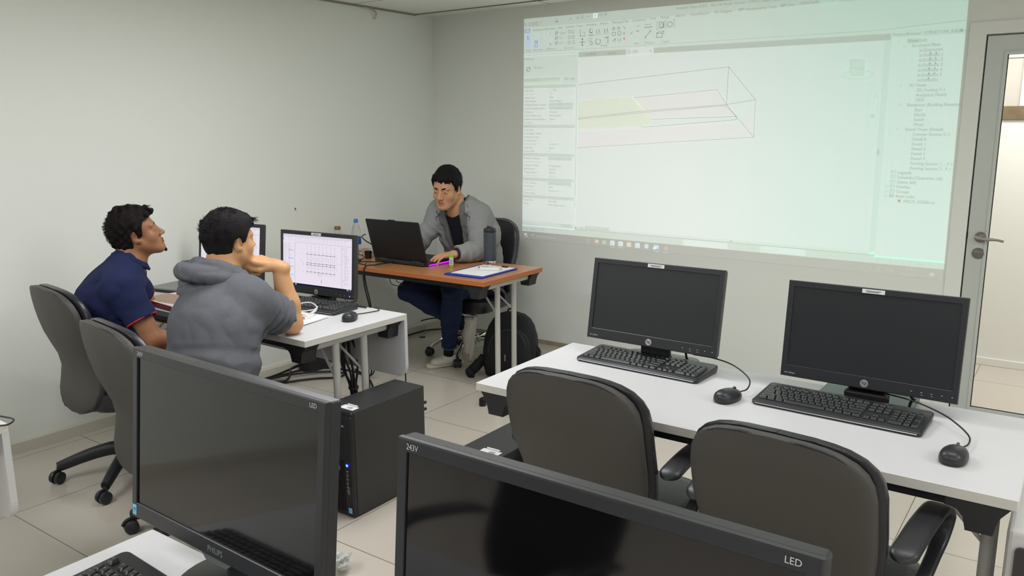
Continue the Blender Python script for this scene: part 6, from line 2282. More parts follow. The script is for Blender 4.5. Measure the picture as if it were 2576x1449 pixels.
def person(name, label, origin, rz=0):
    t = thing(name, label, 'person', origin)
    return t
def skin_mat(name, col, rough=0.5):
    m = mat(name, col, rough, spec=0.4, noise=0.06, nscale=30, bump=0.12, bscale=500)
    b = m.node_tree.nodes['Principled BSDF']
    b.inputs['Subsurface Weight'].default_value = 0.12
    b.inputs['Subsurface Radius'].default_value = (0.9, 0.35, 0.2)
    b.inputs['Subsurface Scale'].default_value = 0.01
    return m


def cloth_mat(name, col, rough=0.85, bump=0.35, bscale=700, noise=0.05, nscale=90):
    return mat(name, col, rough, spec=0.25, noise=noise, nscale=nscale, bump=bump, bscale=bscale)


def hair_mat(name, col, sc=(60, 60, 60)):
    return mat(name, col, 0.75, spec=0.15, noise=0.3, nscale=90, bump=0.35, bscale=420)


M_SNEAK = mat('cream_sneaker', rgb(206, 202, 190), 0.6, noise=0.05, nscale=60)
M_SOLE = mat('sole_rubber', rgb(214, 208, 194), 0.55)
M_DARKTR = cloth_mat('dark_trousers', rgb(26, 26, 30))


def locks(parent, origin, H, m, n, seed, region, length, r0, droop, name='hair_strands'):
    """tapered strands growing over the scalp; region(u) -> start (x,y,z) and direction in head space"""
    rnd = random.Random(seed)
    bm = NB()
    for i in range(n):
        p, d = region(rnd)
        p, d = V3(p), nrm(d)
        L = length * rnd.uniform(0.6, 1.2)
        pts = []
        q = p.copy()
        for k in range(5):
            pts.append(Vector(H(q) - origin))
            d = nrm(d + V3(rnd.gauss(0, .12), rnd.gauss(0, .12), rnd.gauss(0, .12)) + V3(0, 0, -droop))
            q = q + d * L / 4
        tube(bm, pts, [r0, r0 * 0.9, r0 * 0.7, r0 * 0.45, r0 * 0.12], 4, cap=False)
    return obj(name, bm, m, parent, smooth='all')


def make_body(name, J, H, skin, lip, extra=None, neck_r=0.052, chub=0.0, mouth_open=False, arms=(), hands=(), lo=None, hi=None, girth=1.0, res=0.0027, parent=None, origin=None, arm_r=(0.050, 0.040, 0.041, 0.0265)):
    G = Grid(lo, hi, res)
    for p, k in torso_prims(J, 0.0, girth):
        G.add(p, k)
    G.add(cap(J['neck'] + V3(0, 0, -0.03), H((0, -0.028, -0.055)), neck_r + 0.006, neck_r), 0.035)
    G.add(cap(J['neck'], H((0, -0.035, -0.02)), neck_r, neck_r * 0.9), 0.03)
    for sh, el, wr in arms:
        for p, k in arm_prims(sh, el, wr, 0.0, arm_r):
            G.add(p, k)
    for h in hands:
        h(G)
    head_prims(G, H, chub, mouth_open)
    return grid_obj(name, G, [skin, lip], parent, origin, 2, head_paint(H), 0.45)


# ================================================================== man in the navy polo shirt
O1 = V3(-3.47, 1.76, 0.0)
P1 = thing('person', 'dark-haired man in a navy polo shirt looking up towards the projected picture', 'person', tuple(O1))
f1 = nrm((0.45, 0.89, 0))
s1 = nrm((f1[1], -f1[0], 0))          # towards his right
J1 = dict(side=s1, pelvis=V3(-3.45, 1.77, 0.54), waist=V3(-3.435, 1.785, 0.66), chest=V3(-3.405, 1.795, 0.80), neck=V3(-3.330, 1.845, 0.962))
J1['shR'] = V3(-3.225, 1.750, 0.885)
J1['shL'] = V3(-3.50, 1.915, 0.895)
H1 = Frame((-3.312, 1.888, 1.086), (0.50, 0.82, 0.335), (0, 0, 1), 0.89)
elR1, wrR1 = V3(-3.115, 1.805, 0.668), V3(-3.08, 2.02, 0.625)
elL1, wrL1 = V3(-3.58, 2.07, 0.70), V3(-3.42, 2.12, 0.64)
SK1, LP1 = skin_mat('brown_skin', rgb(150, 104, 74)), skin_mat('brown_lips', rgb(122, 72, 60))
h1r = Frame(wrR1, (-0.45, 0.85, -0.25), (0.5, 0.3, 0.8), 1.0)
h1l = Frame(wrL1, (0.75, -0.35, -0.3), (0.2, 0.3, 0.9), 1.0)
cur = [(0.35, 0.4, 0.3)] * 4
make_body('body', J1, H1, SK1, LP1, arms=((J1['shR'], elR1, wrR1), (J1['shL'], elL1, wrL1)), parent=P1, origin=O1, lo=(-3.75, 1.55, 0.46), hi=(-2.98, 2.26, 1.30), neck_r=0.050,
          hands=(lambda G: hand_prims(G, h1r, cur, side=-1), lambda G: hand_prims(G, h1l, cur, side=1)))
HM1 = hair_mat('curly_black_hair', rgb(24, 20, 19))
hair_grid('hair', H1, HM1, P1, O1, thick=0.021, amp=0.0048, freq=(170, 330), hairline=0.066, seed=3, nape=-0.070, lump=0.0045, lf=95, top=0.008, side_burn=-0.012,
          fringe=[((-0.03, 0.075, 0.098), (-0.02, 0.100, 0.088), 0.020, 0.012), ((0.02, 0.07, 0.102), (0.03, 0.098, 0.090), 0.022, 0.012), ((0.045, 0.055, 0.09), (0.05, 0.08, 0.080), 0.018, 0.010)])


def reg_curl(rnd):
    a, b = rnd.uniform(0, 2 * PI), rnd.uniform(0.1, 1.0)
    d = V3(math.cos(a) * math.sin(b * 1.9), math.sin(a) * math.sin(b * 1.9), math.cos(b * 1.9))
    if d[1] > 0.35 and d[2] < 0.55:
        d = V3(d[0], -d[1], d[2])
    return V3(0, -0.016, 0.040) + d * V3(0.091, 0.114, 0.108), d + V3(rnd.gauss(0, .5), rnd.gauss(0, .5), rnd.gauss(0, .5))


locks(P1, O1, H1, HM1, 700, 5, reg_curl, 0.013, 0.0011, 0.0)
locks(P1, O1, H1, HM1, 70, 6, lambda r: (V3(r.uniform(-.03, .06), r.uniform(.075, .095), r.uniform(.085, .112)), V3(r.uniform(-.5, .8), 1.0, r.uniform(-.4, .6))), 0.024, 0.0008, 0.25)
locks(P1, O1, H1, HM1, 90, 8, lambda r: (V3(r.uniform(-.014, .014), r.uniform(.078, .090), r.uniform(-.110, -.098)), V3(0, .35, -1.0)), 0.014, 0.0010, 0.0, 'goatee')
brow_eye(H1, P1, O1, HM1, open_=0.0038)
# polo shirt
G = Grid((-3.80, 1.53, 0.47), (-2.98, 2.25, 1.10), 0.0042)
body = torso_prims(J1, 0.0) + [(cap(J1['shR'], elR1, 0.050, 0.040), 0.03), (cap(J1['shL'], elL1, 0.050, 0.040), 0.03), (cap(J1['neck'] + V3(0, 0, -.03), H1((0, -.028, -.055)), 0.056, 0.050), 0.03)]
for p, k in torso_prims(J1, 0.016, 0.98):
    G.add(p, k)
G.add(cap(J1['chest'] + V3(f1 * -0.055), J1['neck'] + V3(f1 * -0.045) + V3(0, 0, -0.045), 0.085, 0.055, s1, 1.5), 0.05)
tR = J1['shR'] + (elR1 - J1['shR']) * 0.62
tL = J1['shL'] + (elL1 - J1['shL']) * 0.62
G.add(cap(J1['shR'], tR + (tR - J1['shR']) * 0.3, 0.069, 0.066), 0.035)
G.add(cap(J1['shL'], tL + (tL - J1['shL']) * 0.3, 0.069, 0.066), 0.035)
G.add(cap(J1['neck'] + V3(0, 0, -0.01), J1['neck'] + (H1((0, -.03, -.06)) - J1['neck']) * 0.42, 0.062, 0.058), 0.02)
cut_region(G, tR, tR - J1['shR'], tR + (tR - J1['shR']) * 0.2, 0.10)
cut_region(G, tL, tL - J1['shL'], tL + (tL - J1['shL']) * 0.2, 0.10)
G.apply(crease(12, 0.0030, 38, 85, 5))
nk = J1['neck'] + (H1((0, -.03, -.06)) - J1['neck']) * 0.34
cut_region(G, nk, nrm(H1((0, -.03, -.06)) - J1['neck'] + V3(f1 * 0.05)), nk, 0.09)
shell(G, body, 0.004)
M_NAVY = cloth_mat('navy_pique', rgb(33, 40, 76), 0.9, 0.3, 900)
polo = grid_obj('polo_shirt', G, M_NAVY, P1, O1, 2)
# red trimmed sleeve hems, collar
M_REDTRIM = cloth_mat('red_trim', rgb(190, 50, 62))


def hem_ring(c, d, r, w_, m, parent, O, name='sleeve_trim', ovx=1.0):
    d = Vector(d).normalized()
    x, y = frame_axes(d)
    pts = [Vector(c) + (x * math.cos(t) * ovx + y * math.sin(t)) * r for t in [2 * PI * i / 32 for i in range(33)]]
    return obj(name, tube(NB(), [p - Vector(O) for p in pts], w_, 8), m, parent, smooth='all')


hem_ring(tR - (tR - J1['shR']) * 0.012, tR - J1['shR'], 0.0625, 0.0038, M_REDTRIM, polo, O1)
hem_ring(tL - (tL - J1['shL']) * 0.012, tL - J1['shL'], 0.0625, 0.0038, M_REDTRIM, polo, O1)
axn = nrm(H1((0, -.03, -.06)) - J1['neck'])
CF = Frame(J1['neck'] + axn * 0.012, f1, axn)
rings = []
for k_, (z, r, ro) in enumerate(((0.000, 0.060, 0.074), (0.016, 0.057, 0.071), (0.032, 0.055, 0.068), (0.042, 0.056, 0.063))):
    pass
bm = NB()
prof_c = [(0.072, -0.014), (0.078, -0.008), (0.070, 0.014), (0.063, 0.034), (0.058, 0.043), (0.0545, 0.042), (0.056, 0.02), (0.060, -0.004)]
RR = []
for i in range(41):
    t = PI * 0.56 + (2 * PI - PI * 0.12) * i / 40       # open at the throat
    RR.append([Vector(CF((r * math.cos(t) * 1.02, r * math.sin(t) * 1.08 - 0.004, z - 0.030 * max(0, math.sin(t)) ** 2)) - O1) for r, z in prof_c])
loft(bm, RR)
obj('collar', bm, M_NAVY, polo, smooth='all')
# embroidered mark on the back of the shoulder
from mathutils.bvhtree import BVHTree


def on_surface(o, O, start, direction):
    me = o.data
    bv = BVHTree.FromPolygons([v.co.copy() for v in me.vertices], [tuple(p.vertices) for p in me.polygons])
    hit = bv.ray_cast(Vector(start) - Vector(O), Vector(direction).normalized())
    return hit[0], hit[1]


def decal(o, O, start, direction, up, items, m, name, off=0.0012):
    """flat marks laid onto a garment surface, vertices projected one by one"""
    d = Vector(direction).normalized()
    u = Vector(up)
    r = d.cross(u).normalized()
    u = r.cross(d).normalized()
    bv = BVHTree.FromPolygons([v.co.copy() for v in o.data.vertices], [tuple(p.vertices) for p in o.data.polygons])

    def f(a, b):
        h = bv.ray_cast(Vector(start) - Vector(O) + r * a + u * b, d)
        if h[0] is None:
            h = bv.ray_cast(Vector(start) - Vector(O), d)
        return h[0] - d * off if h[0] is not None else Vector((0, 0, 0.5))
    return flat(name, items, f, m, o)


ms, md = V3(-2.743, 1.433, 1.099), V3(-0.893, 0.438, -0.1504)
decal(polo, O1, ms, md, (0, 0, 1), [L4(-0.020, 0.012, 0.0, 0.0, 0.005), L4(0.004, 0.004, 0.004, 0.015, 0.004), L4(0.010, -0.002, 0.022, -0.004, 0.007), L4(-0.014, -0.006, 0.014, -0.014, 0.003), L4(-0.016, 0.002, -0.008, 0.016, 0.003)], mat('white_thread', rgb(206, 206, 212), 0.7), 'white_embroidery')
decal(polo, O1, ms, md, (0, 0, 1), [L4(-0.004, 0.006, 0.008, -0.004, 0.006), L4(-0.006, -0.002, 0.002, 0.012, 0.004)], mat('red_thread', rgb(176, 44, 62), 0.7), 'red_embroidery', 0.0016)


def trousers(J, kneeR, ankR, kneeL, ankL, m, parent, O, lo, hi, seed, res=0.0055, girth=1.0, f=(0, 1, 0), r=(0.088, 0.064, 0.060, 0.048)):
    G = Grid(lo, hi, res)
    G.add(cap(J['pelvis'] + V3(0, 0, -0.03), J['waist'], 0.118 * girth, 0.108 * girth, J['side'], 1.45), 0.04)
    for s, kn, an in ((1, kneeR, ankR), (-1, kneeL, ankL)):
        hp = J['pelvis'] + J['side'] * s * 0.085 + V3(0, 0, -0.03)
        G.add(cap(hp, kn, r[0] * girth, r[1]), 0.04)
        G.add(cap(kn, kn + (an - kn) * 0.4, r[1], r[2]), 0.02)
        G.add(cap(kn + (an - kn) * 0.4, an, r[2], r[3]), 0.03)
        nn = an - kn
        cut_region(G, an - nrm(nn) * 0.0, nn, an + nrm(nn) * 0.04, 0.085)
    G.apply(crease(seed, 0.004, 35, 80, 5))
    G.apply(lambda F, X, Y, Z: np.maximum(F, Z - (J['waist'][2] - 0.02)))
    for kn, an in ((kneeR, ankR), (kneeL, ankL)):
        G.apply(limb_rings(kn, an, 0.0035, 26, 0.45, 1.02, seed))
        G.apply(limb_rings(kn, an, 0.003, 30, -0.12, 0.25, seed + 2))
    return grid_obj('trousers', G, m, parent, O, 2)


knR, anR, knL, anL = V3(-3.26, 2.14, 0.52), V3(-3.24, 2.13, 0.10), V3(-3.52, 2.20, 0.52), V3(-3.50, 2.20, 0.10)
trousers(J1, knR, anR, knL, anL, M_DARKTR, P1, O1, (-3.80, 1.52, 0.04), (-3.0, 2.36, 0.80), 21, 0.007)
for s_, an in ((1, anR), (-1, anL)):
    shoe('shoe', P1, O1, an + V3(0.02, 0.17, -0.098), an + V3(0, -0.09, -0.098), (0, 0, 1), mat('dark_shoe', rgb(40, 40, 44), 0.6), M_SOLE, False)

# ================================================================== man in the grey hoodie
O2 = V3(-2.66, 1.68, 0.0)
P2 = thing('person', 'man in a grey hoodie resting his chin on his hand, seen from behind', 'person', tuple(O2))
f2 = nrm((0.10, 0.99, 0))
s2 = nrm((f2[1], -f2[0], 0))
J2 = dict(side=s2, pelvis=V3(-2.60, 1.71, 0.54), waist=V3(-2.605, 1.73, 0.67), chest=V3(-2.63, 1.785, 0.81), neck=V3(-2.685, 1.845, 0.965))
J2['shR'] = V3(-2.525, 1.855, 0.895)
J2['shL'] = V3(-2.775, 1.875, 0.90)
H2 = Frame((-2.690, 1.905, 1.102), (0.06, 0.99, 0.05), (0.04, 0, 1), 0.92)
elR2, wrR2 = V3(-2.545, 2.058, 0.765), V3(-2.578, 2.045, 0.985)
elL2, wrL2 = V3(-2.93, 2.10, 0.765), V3(-2.80, 2.19, 0.755)
SK2, LP2 = skin_mat('tan_skin', rgb(196, 148, 106)), skin_mat('tan_lips', rgb(170, 104, 88))
# right hand: wrist bent towards the face, loose fist under the chin, thumb along the jaw
h2r = Frame(wrR2 + V3(-0.006, -0.006, 0.012), (-0.72, -0.60, 0.28), (0.25, -0.20, 0.95), 1.0)
c2 = [(1.15, 1.45, 0.9), (1.25, 1.5, 0.9), (1.35, 1.5, 0.9), (1.45, 1.5, 0.9)]
h2l = Frame(wrL2, (0.95, 0.25, -0.02), (0.0, 0.0, 1.0), 1.0)
make_body('body', J2, H2, SK2, LP2, arms=((J2['shR'], elR2, wrR2), (J2['shL'], elL2, wrL2)), parent=P2, origin=O2, lo=(-3.02, 1.50, 0.50), hi=(-2.40, 2.26, 1.32), neck_r=0.056, chub=0.010, girth=1.0,
          hands=(lambda G: hand_prims(G, h2r, c2, side=-1, thumb=((0.30, 0.86, -0.34), (0.02, 0.98, -0.16), (-0.1, 1.0, -0.02))), lambda G: hand_prims(G, h2l, [(0.5, 0.5, 0.3)] * 4, side=1)), arm_r=(0.054, 0.044, 0.047, 0.029))
HM2 = hair_mat('short_black_hair', rgb(30, 28, 29))
hair_grid('hair', H2, HM2, P2, O2, thick=0.017, amp=0.0018, freq=(110, 260), hairline=0.060, seed=8, nape=-0.088, lump=0.002, lf=50, top=0.006, side_burn=-0.002,
          fringe=[((-0.03, 0.07, 0.092), (-0.02, 0.098, 0.082), 0.018, 0.007), ((0.02, 0.07, 0.094), (0.03, 0.096, 0.080), 0.018, 0.007), ((0.045, 0.055, 0.085), (0.052, 0.080, 0.070), 0.016, 0.006)])


def reg_short(rnd):
    a, b = rnd.uniform(0, 2 * PI), rnd.uniform(0.05, 1.0)
    d = V3(math.cos(a) * math.sin(b * 1.8), math.sin(a) * math.sin(b * 1.8), math.cos(b * 1.8))
    if d[1] > 0.4 and d[2] < 0.5:
        d = V3(d[0], -d[1], d[2])
    t = V3(0.25, 1.0, 0.15) if d[2] > 0.1 else V3(0, 0.2, -1.0)
    t = t - d * (t @ d) + d * 0.35
    return V3(0, -0.017, 0.040) + d * V3(0.086, 0.108, 0.103), t


locks(P2, O2, H2, HM2, 900, 15, reg_short, 0.020, 0.0009, 0.12)
locks(P2, O2, H2, HM2, 60, 16, lambda r: (V3(r.uniform(-.045, .055), r.uniform(.075, .092), r.uniform(.080, .095)), V3(r.uniform(-.3, .5), 1.0, r.uniform(-.5, .1))), 0.026, 0.0012, 0.12)
brow_eye(H2, P2, O2, HM2, open_=0.004)
M_HOOD = cloth_mat('grey_fleece', rgb(98, 100, 106), 0.95, 0.6, 420, 0.12, 45)
G = Grid((-3.06, 1.44, 0.47), (-2.40, 2.22, 1.13), 0.0042)
body = torso_prims(J2, 0.0, 1.0) + [(cap(J2['shR'], elR2, 0.054, 0.044), 0.03), (cap(J2['shL'], elL2, 0.054, 0.044), 0.03)]
for p, k in torso_prims(J2, 0.020, 1.02):
    G.add(p, k)
G.add(cap(J2['pelvis'] + V3(0, -0.01, -0.02), J2['waist'], 0.138, 0.134, s2, 1.30), 0.05)
G.add(cap(J2['waist'], J2['chest'] + V3(f2 * -0.03), 0.132, 0.128, s2, 1.34), 0.05)
G.add(cap(J2['chest'] + V3(f2 * -0.05), J2['neck'] + V3(f2 * -0.05) + V3(0, 0, -0.06), 0.10, 0.065, s2, 1.45), 0.05)
tR = J2['shR'] + (elR2 - J2['shR']) * 0.80
G.add(cap(J2['shR'], tR + (tR - J2['shR']) * 0.2, 0.082, 0.066), 0.035)
for t_, r_ in ((0.45, 0.082), (0.62, 0.080), (0.78, 0.076)):
    c_ = J2['shR'] + (elR2 - J2['shR']) * t_
    G.add(ell(c_, (r_, r_ * 0.9, r_ * 0.8)), 0.012)
tL = J2['shL'] + (elL2 - J2['shL']) * 0.9
G.add(cap(J2['shL'], tL + (tL - J2['shL']) * 0.2, 0.080, 0.062), 0.035)
cut_region(G, tR, tR - J2['shR'], tR + (tR - J2['shR']) * 0.2, 0.12)
cut_region(G, tL, tL - J2['shL'], tL + (tL - J2['shL']) * 0.2, 0.11)
G.apply(limb_rings(J2['shR'], tR, 0.0085, 34, 0.35, 1.05, 4, 0.13))
G.apply(crease(33, 0.0020, 30, 70, 5))
G.apply(limb_rings(J2['pelvis'], J2['chest'], 0.0035, 22, -0.2, 0.75, 14, 0.30))
G.apply(lambda F, X, Y, Z: np.maximum(F, 0.50 - Z))
shell(G, body, 0.004)
hood_body = grid_obj('hoodie', G, M_HOOD, P2, O2, 2)
# the lowered hood: rolled collar and a pouch behind the neck
G = Grid((-3.02, 1.58, 0.88), (-2.46, 2.08, 1.12), 0.0038)
nc = J2['neck'] + V3(f2 * 0.000) + V3(0.012, 0, 0.012)
HF = Frame(nc, f2, (0.05, 0.12, 1))
pr = None
ringpts = []
for i in range(17):
    t = PI * 0.5 + 0.42 + (2 * PI - 0.84) * i / 16
    ringpts.append(HF((0.076 * math.cos(t), 0.078 * math.sin(t) - 0.008, 0.022 - 0.040 * max(0, math.sin(t)) + 0.022 * max(0, -math.sin(t)))))
for i, (a, b) in enumerate(zip(ringpts, ringpts[1:])):
    w_ = 0.021 + 0.010 * math.sin(PI * (i + 0.5) / 16)
    G.add(cap(a, b, w_, w_), 0.018)
for i, (a, b) in enumerate(zip(ringpts, ringpts[1:])):
    if 2 <= i <= 13:
        k = math.sin(PI * (i - 1.5) / 12)
        o_ = V3(f2 * -0.035 * k) + V3(0, 0, -0.022) + (a - nc) * 0.25 * k
        G.add(cap(a + o_, b + o_, 0.020 + 0.012 * k, 0.020 + 0.012 * k), 0.020)
G.add(cap(HF((-0.075, -0.095, -0.022)), HF((-0.02, -0.130, -0.050)), 0.030, 0.036), 0.020)
G.add(cap(HF((-0.02, -0.130, -0.050)), HF((0.05, -0.105, -0.035)), 0.036, 0.024), 0.020)
G.add(cap(HF((-0.085, -0.105, -0.026)), HF((-0.04, -0.118, -0.085)), 0.022, 0.020), 0.022)
G.cut(HF.cap((-0.13, -0.120, 0.004), (0.0, -0.160, -0.020), 0.006, 0.005), 0.008)
G.cut(HF.cap((-0.13, -0.105, -0.044), (-0.01, -0.170, -0.066), 0.007, 0.005), 0.010)
G.apply(crease(41, 0.0045, 45, 100, 5))
B_ = [(cap(J2['neck'] + V3(0, 0, -.03), H2((0, -.028, -.055)), 0.062, 0.056), 0.03)]
shell(G, B_, 0.003)
obj_h = grid_obj('hood', G, M_HOOD, hood_body, O2, 1)
# drawstring tip and hem cord end on his right side
obj('hem_cord', tube(NB(), spline([Vector(V3(-2.50, 1.76, 0.66) - O2), Vector(V3(-2.485, 1.77, 0.62) - O2), Vector(V3(-2.49, 1.765, 0.575) - O2), Vector(V3(-2.515, 1.76, 0.545) - O2)], 5), [0.002] * 10 + [0.002, 0.003, 0.010, 0.013, 0.014, 0.008], 8), M_BLK, hood_body, smooth='all')
knR, anR, knL, anL = V3(-2.90, 1.99, 0.48), V3(-2.84, 2.14, 0.10), V3(-3.02, 1.90, 0.48), V3(-3.03, 2.10, 0.10)
trousers(J2, knR, anR, knL, anL, M_DARKTR, P2, O2, (-3.16, 1.46, 0.04), (-2.42, 2.30, 0.80), 23, 0.007, 1.0)
for s_, an in ((1, anR), (-1, anL)):
    shoe('shoe', P2, O2, an + V3(0.0, 0.17, -0.098), an + V3(0, -0.09, -0.098), (0, 0, 1), MATS['dark_shoe'], M_SOLE, False)

# ================================================================== man in the grey blazer
O3 = V3(-3.30, 4.22, 0.0)
P3 = thing('person', 'man in a grey blazer sitting behind the orange desk, looking down at his laptop', 'person', tuple(O3))
f3 = nrm((0.16, -0.99, 0))
s3 = nrm((f3[1], -f3[0], 0))          # his right is towards -x
J3 = dict(side=s3, pelvis=V3(-3.30, 4.24, 0.54), waist=V3(-3.295, 4.21, 0.70), chest=V3(-3.275, 4.14, 0.865), neck=V3(-3.268, 4.035, 1.040))
J3['shR'] = V3(-3.435, 4.040, 0.985)
J3['shL'] = V3(-3.165, 4.080, 0.975)
H3 = Frame((-3.297, 3.940, 1.157), (0.20, -0.93, -0.22), (0.05, 0, 1), 1.03)
elL3, wrL3 = V3(-3.040, 3.940, 0.785), V3(-3.090, 3.760, 0.783)
elR3, wrR3 = V3(-3.545, 3.94, 0.79), V3(-3.455, 3.75, 0.785)
SK3, LP3 = skin_mat('light_brown_skin', rgb(190, 142, 108)), skin_mat('pink_lips', rgb(168, 112, 92))
h3l = Frame(wrL3, (-0.62, -0.70, -0.10), (0.05, -0.10, 0.95), 1.0)
c3 = [(0.30, 0.35, 0.25), (0.32, 0.38, 0.25), (0.38, 0.42, 0.3), (0.45, 0.45, 0.3)]
h3r = Frame(wrR3, (0.35, -0.90, -0.08), (0.0, -0.1, 0.95), 1.0)
make_body('body', J3, H3, SK3, LP3, arms=((J3['shR'], elR3, wrR3), (J3['shL'], elL3, wrL3)), parent=P3, origin=O3, lo=(-3.68, 3.55, 0.50), hi=(-2.88, 4.42, 1.36), neck_r=0.054, mouth_open=True, chub=0.006,
          hands=(lambda G: hand_prims(G, h3l, c3, side=1, spread=(0.16, 0.05, -0.10, -0.26), thumb=((0.85, 0.45, -0.2), (0.5, 0.85, -0.25), (0.3, 0.9, -0.2))), lambda G: hand_prims(G, h3r, c3, side=-1)))
HM3 = hair_mat('black_hair', rgb(22, 21, 23))
fr = []
rnd = random.Random(9)
for i in range(11):
    x = -0.058 + i * 0.0116
    fr.append(((x * 0.8, 0.060, 0.105 - abs(x) * .3), (x * 1.02 + 0.004, 0.084 - abs(x) * 0.35, 0.080 + rnd.uniform(-0.006, 0.008) - 0.012 * (x < 0.0) - abs(x) * .15), 0.014, 0.0045))
for s_ in (-1, 1):
    fr.append(((s_ * 0.060, 0.03, 0.085), (s_ * 0.068, 0.042, 0.045), 0.014, 0.005))
hair_grid('hair', H3, HM3, P3, O3, thick=0.015, amp=0.0012, freq=(110, 240), hairline=0.076, fringe=fr, seed=12, nape=-0.06, lump=0.0015, lf=50, top=0.008, side_burn=-0.006)


def reg_fringe(rnd):
    x = rnd.uniform(-.06, .06)
    return V3(x * .8, 0.070 - abs(x) * .3, 0.104 - abs(x) * .3), V3(x * 2 + rnd.gauss(0, .15), 0.6, -1.0)


locks(P3, O3, H3, HM3, 120, 17, reg_fringe, 0.036, 0.0010, 0.10)
locks(P3, O3, H3, HM3, 500, 18, reg_short, 0.018, 0.0008, 0.25)
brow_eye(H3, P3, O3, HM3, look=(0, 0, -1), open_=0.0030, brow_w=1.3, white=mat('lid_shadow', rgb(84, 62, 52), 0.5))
locks(P3, O3, H3, HM3, 70, 19, lambda r: (V3(r.uniform(-.014, .014), r.uniform(.088, .092), r.uniform(-.0545, -.051)), V3(r.gauss(0, .3), .15, -1.0)), 0.005, 0.00045, 0.0, 'moustache')
# black shirt
G = Grid((-3.62, 3.92, 0.55), (-2.95, 4.42, 1.10), 0.0045)
for p, k in torso_prims(J3, 0.013, 1.0):
    G.add(p, k)
G.add(cap(J3['neck'] + V3(0, 0, -0.02), J3['neck'] + (H3((0, -.03, -.06)) - J3['neck']) * 0.55, 0.068, 0.063), 0.02)
nk = J3['neck'] + (H3((0, -.03, -.06)) - J3['neck']) * 0.42
cut_region(G, nk, nrm(H3((0, -.03, -.06)) - J3['neck'] + V3(f3 * 0.10)), nk, 0.10)
body = torso_prims(J3, 0.0) + [(cap(J3['neck'] + V3(0, 0, -.03), H3((0, -.028, -.055)), 0.060, 0.054), 0.03)]
# open neck in front
TF = Frame(J3['chest'], f3, (J3['neck'] - J3['chest']))
nl_ = np.linalg.norm(J3['neck'] - J3['chest'])


def vneck(F, X, Y, Z):
    x, y, z = TF.coords(X, Y, Z)
    w_ = (z - (nl_ - 0.050)) * 0.34
    reg = np.maximum(np.abs(x) - w_, 0.02 - y)
    return np.maximum(F, -reg)


G.apply(vneck)
shell(G, body, 0.002)
M_BSH = cloth_mat('black_cotton', rgb(24, 24, 32))
shirt3 = grid_obj('polo_shirt', G, M_BSH, P3, O3, 2)
for s_ in (-1, 1):
    bm = NB()
    q = [TF((s_ * 0.066, 0.045, nl_ + 0.015)), TF((s_ * 0.050, 0.094, nl_ - 0.015)), TF((s_ * 0.016, 0.118, nl_ - 0.052)), TF((s_ * 0.046, 0.126, nl_ - 0.075)), TF((s_ * 0.086, 0.085, nl_ - 0.035))]
    q2 = [p - TF.M[:, 1] * 0.004 for p in q]
    loft(bm, [[Vector(p - O3) for p in q2], [Vector(p - O3) for p in q]])
    obj('collar', bm, M_BSH, shirt3)
# blazer
G = Grid((-3.72, 3.68, 0.56), (-2.86, 4.46, 1.12), 0.0042)
armL, armR = arm_prims(J3['shL'], elL3, wrL3, 0.0), arm_prims(J3['shR'], elR3, wrR3, 0.0)
for p, k in torso_prims(J3, 0.024, 1.03):
    G.add(p, k)
for s_ in ('shR', 'shL'):
    G.add(ell(J3[s_] + V3(0, 0, 0.008), (0.066, 0.066, 0.060)), 0.03)
for sh, el, wr in ((J3['shL'], elL3, wrL3), (J3['shR'], elR3, wrR3)):
    wr2 = el + (wr - el) * 1.12
    for p, k in arm_prims(sh, el, wr2, 0.0, (0.064, 0.054, 0.054, 0.041)):
        G.add(p, k)
    ce = el + (wr - el) * 0.90
    cut_region(G, ce, wr - el, ce + (wr - el) * 0.2, 0.085)
hb = [(p, k) for p, k in torso_prims(J3, 0.014, 1.0)] + armL + armR + [(cap(J3['neck'] + V3(0, 0, -.03), H3((0, -.028, -.055)), 0.068, 0.064), 0.03)]
G.add(cap(J3['neck'] + V3(0, 0.005, -0.02), J3['neck'] + (H3((0, -.04, -.05)) - J3['neck']) * 0.55 + V3(0, 0.012, 0), 0.082, 0.070), 0.025)
nk = J3['neck'] + V3(0, 0.0, 0.050)
cut_region(G, nk, (0.0, -0.55, 1.0), nk, 0.15)
G.apply(crease(52, 0.0020, 40, 90, 5))
G.apply(limb_rings(J3['shL'], elL3, 0.0030, 26, 0.35, 1.1, 6, 0.11))
G.apply(limb_rings(elL3, wrL3, 0.0030, 22, -0.1, 0.7, 7, 0.10))
G.apply(limb_rings(J3['shR'], elR3, 0.0030, 26, 0.35, 1.1, 8, 0.11))


def front_open(F, X, Y, Z):
    x, y, z = TF.coords(X, Y, Z)
    w_ = np.interp(np.broadcast_to(z, F.shape), [-0.30, -0.12, 0.0, nl_ - 0.02, nl_ + 0.1], [0.060, 0.052, 0.058, 0.066, 0.078])
    xx = x - 0.020
    reg = np.maximum(np.abs(xx) - w_, 0.0 - y)
    return np.maximum(F, -reg)


G.apply(front_open)
field_keep = G.F.copy()
shell(G, hb, 0.004)
M_BLAZ = cloth_mat('grey_tweed', rgb(142, 143, 142), 0.92, 0.4, 900, 0.08, 160)
blaz = grid_obj('blazer', G, M_BLAZ, P3, O3, 2)
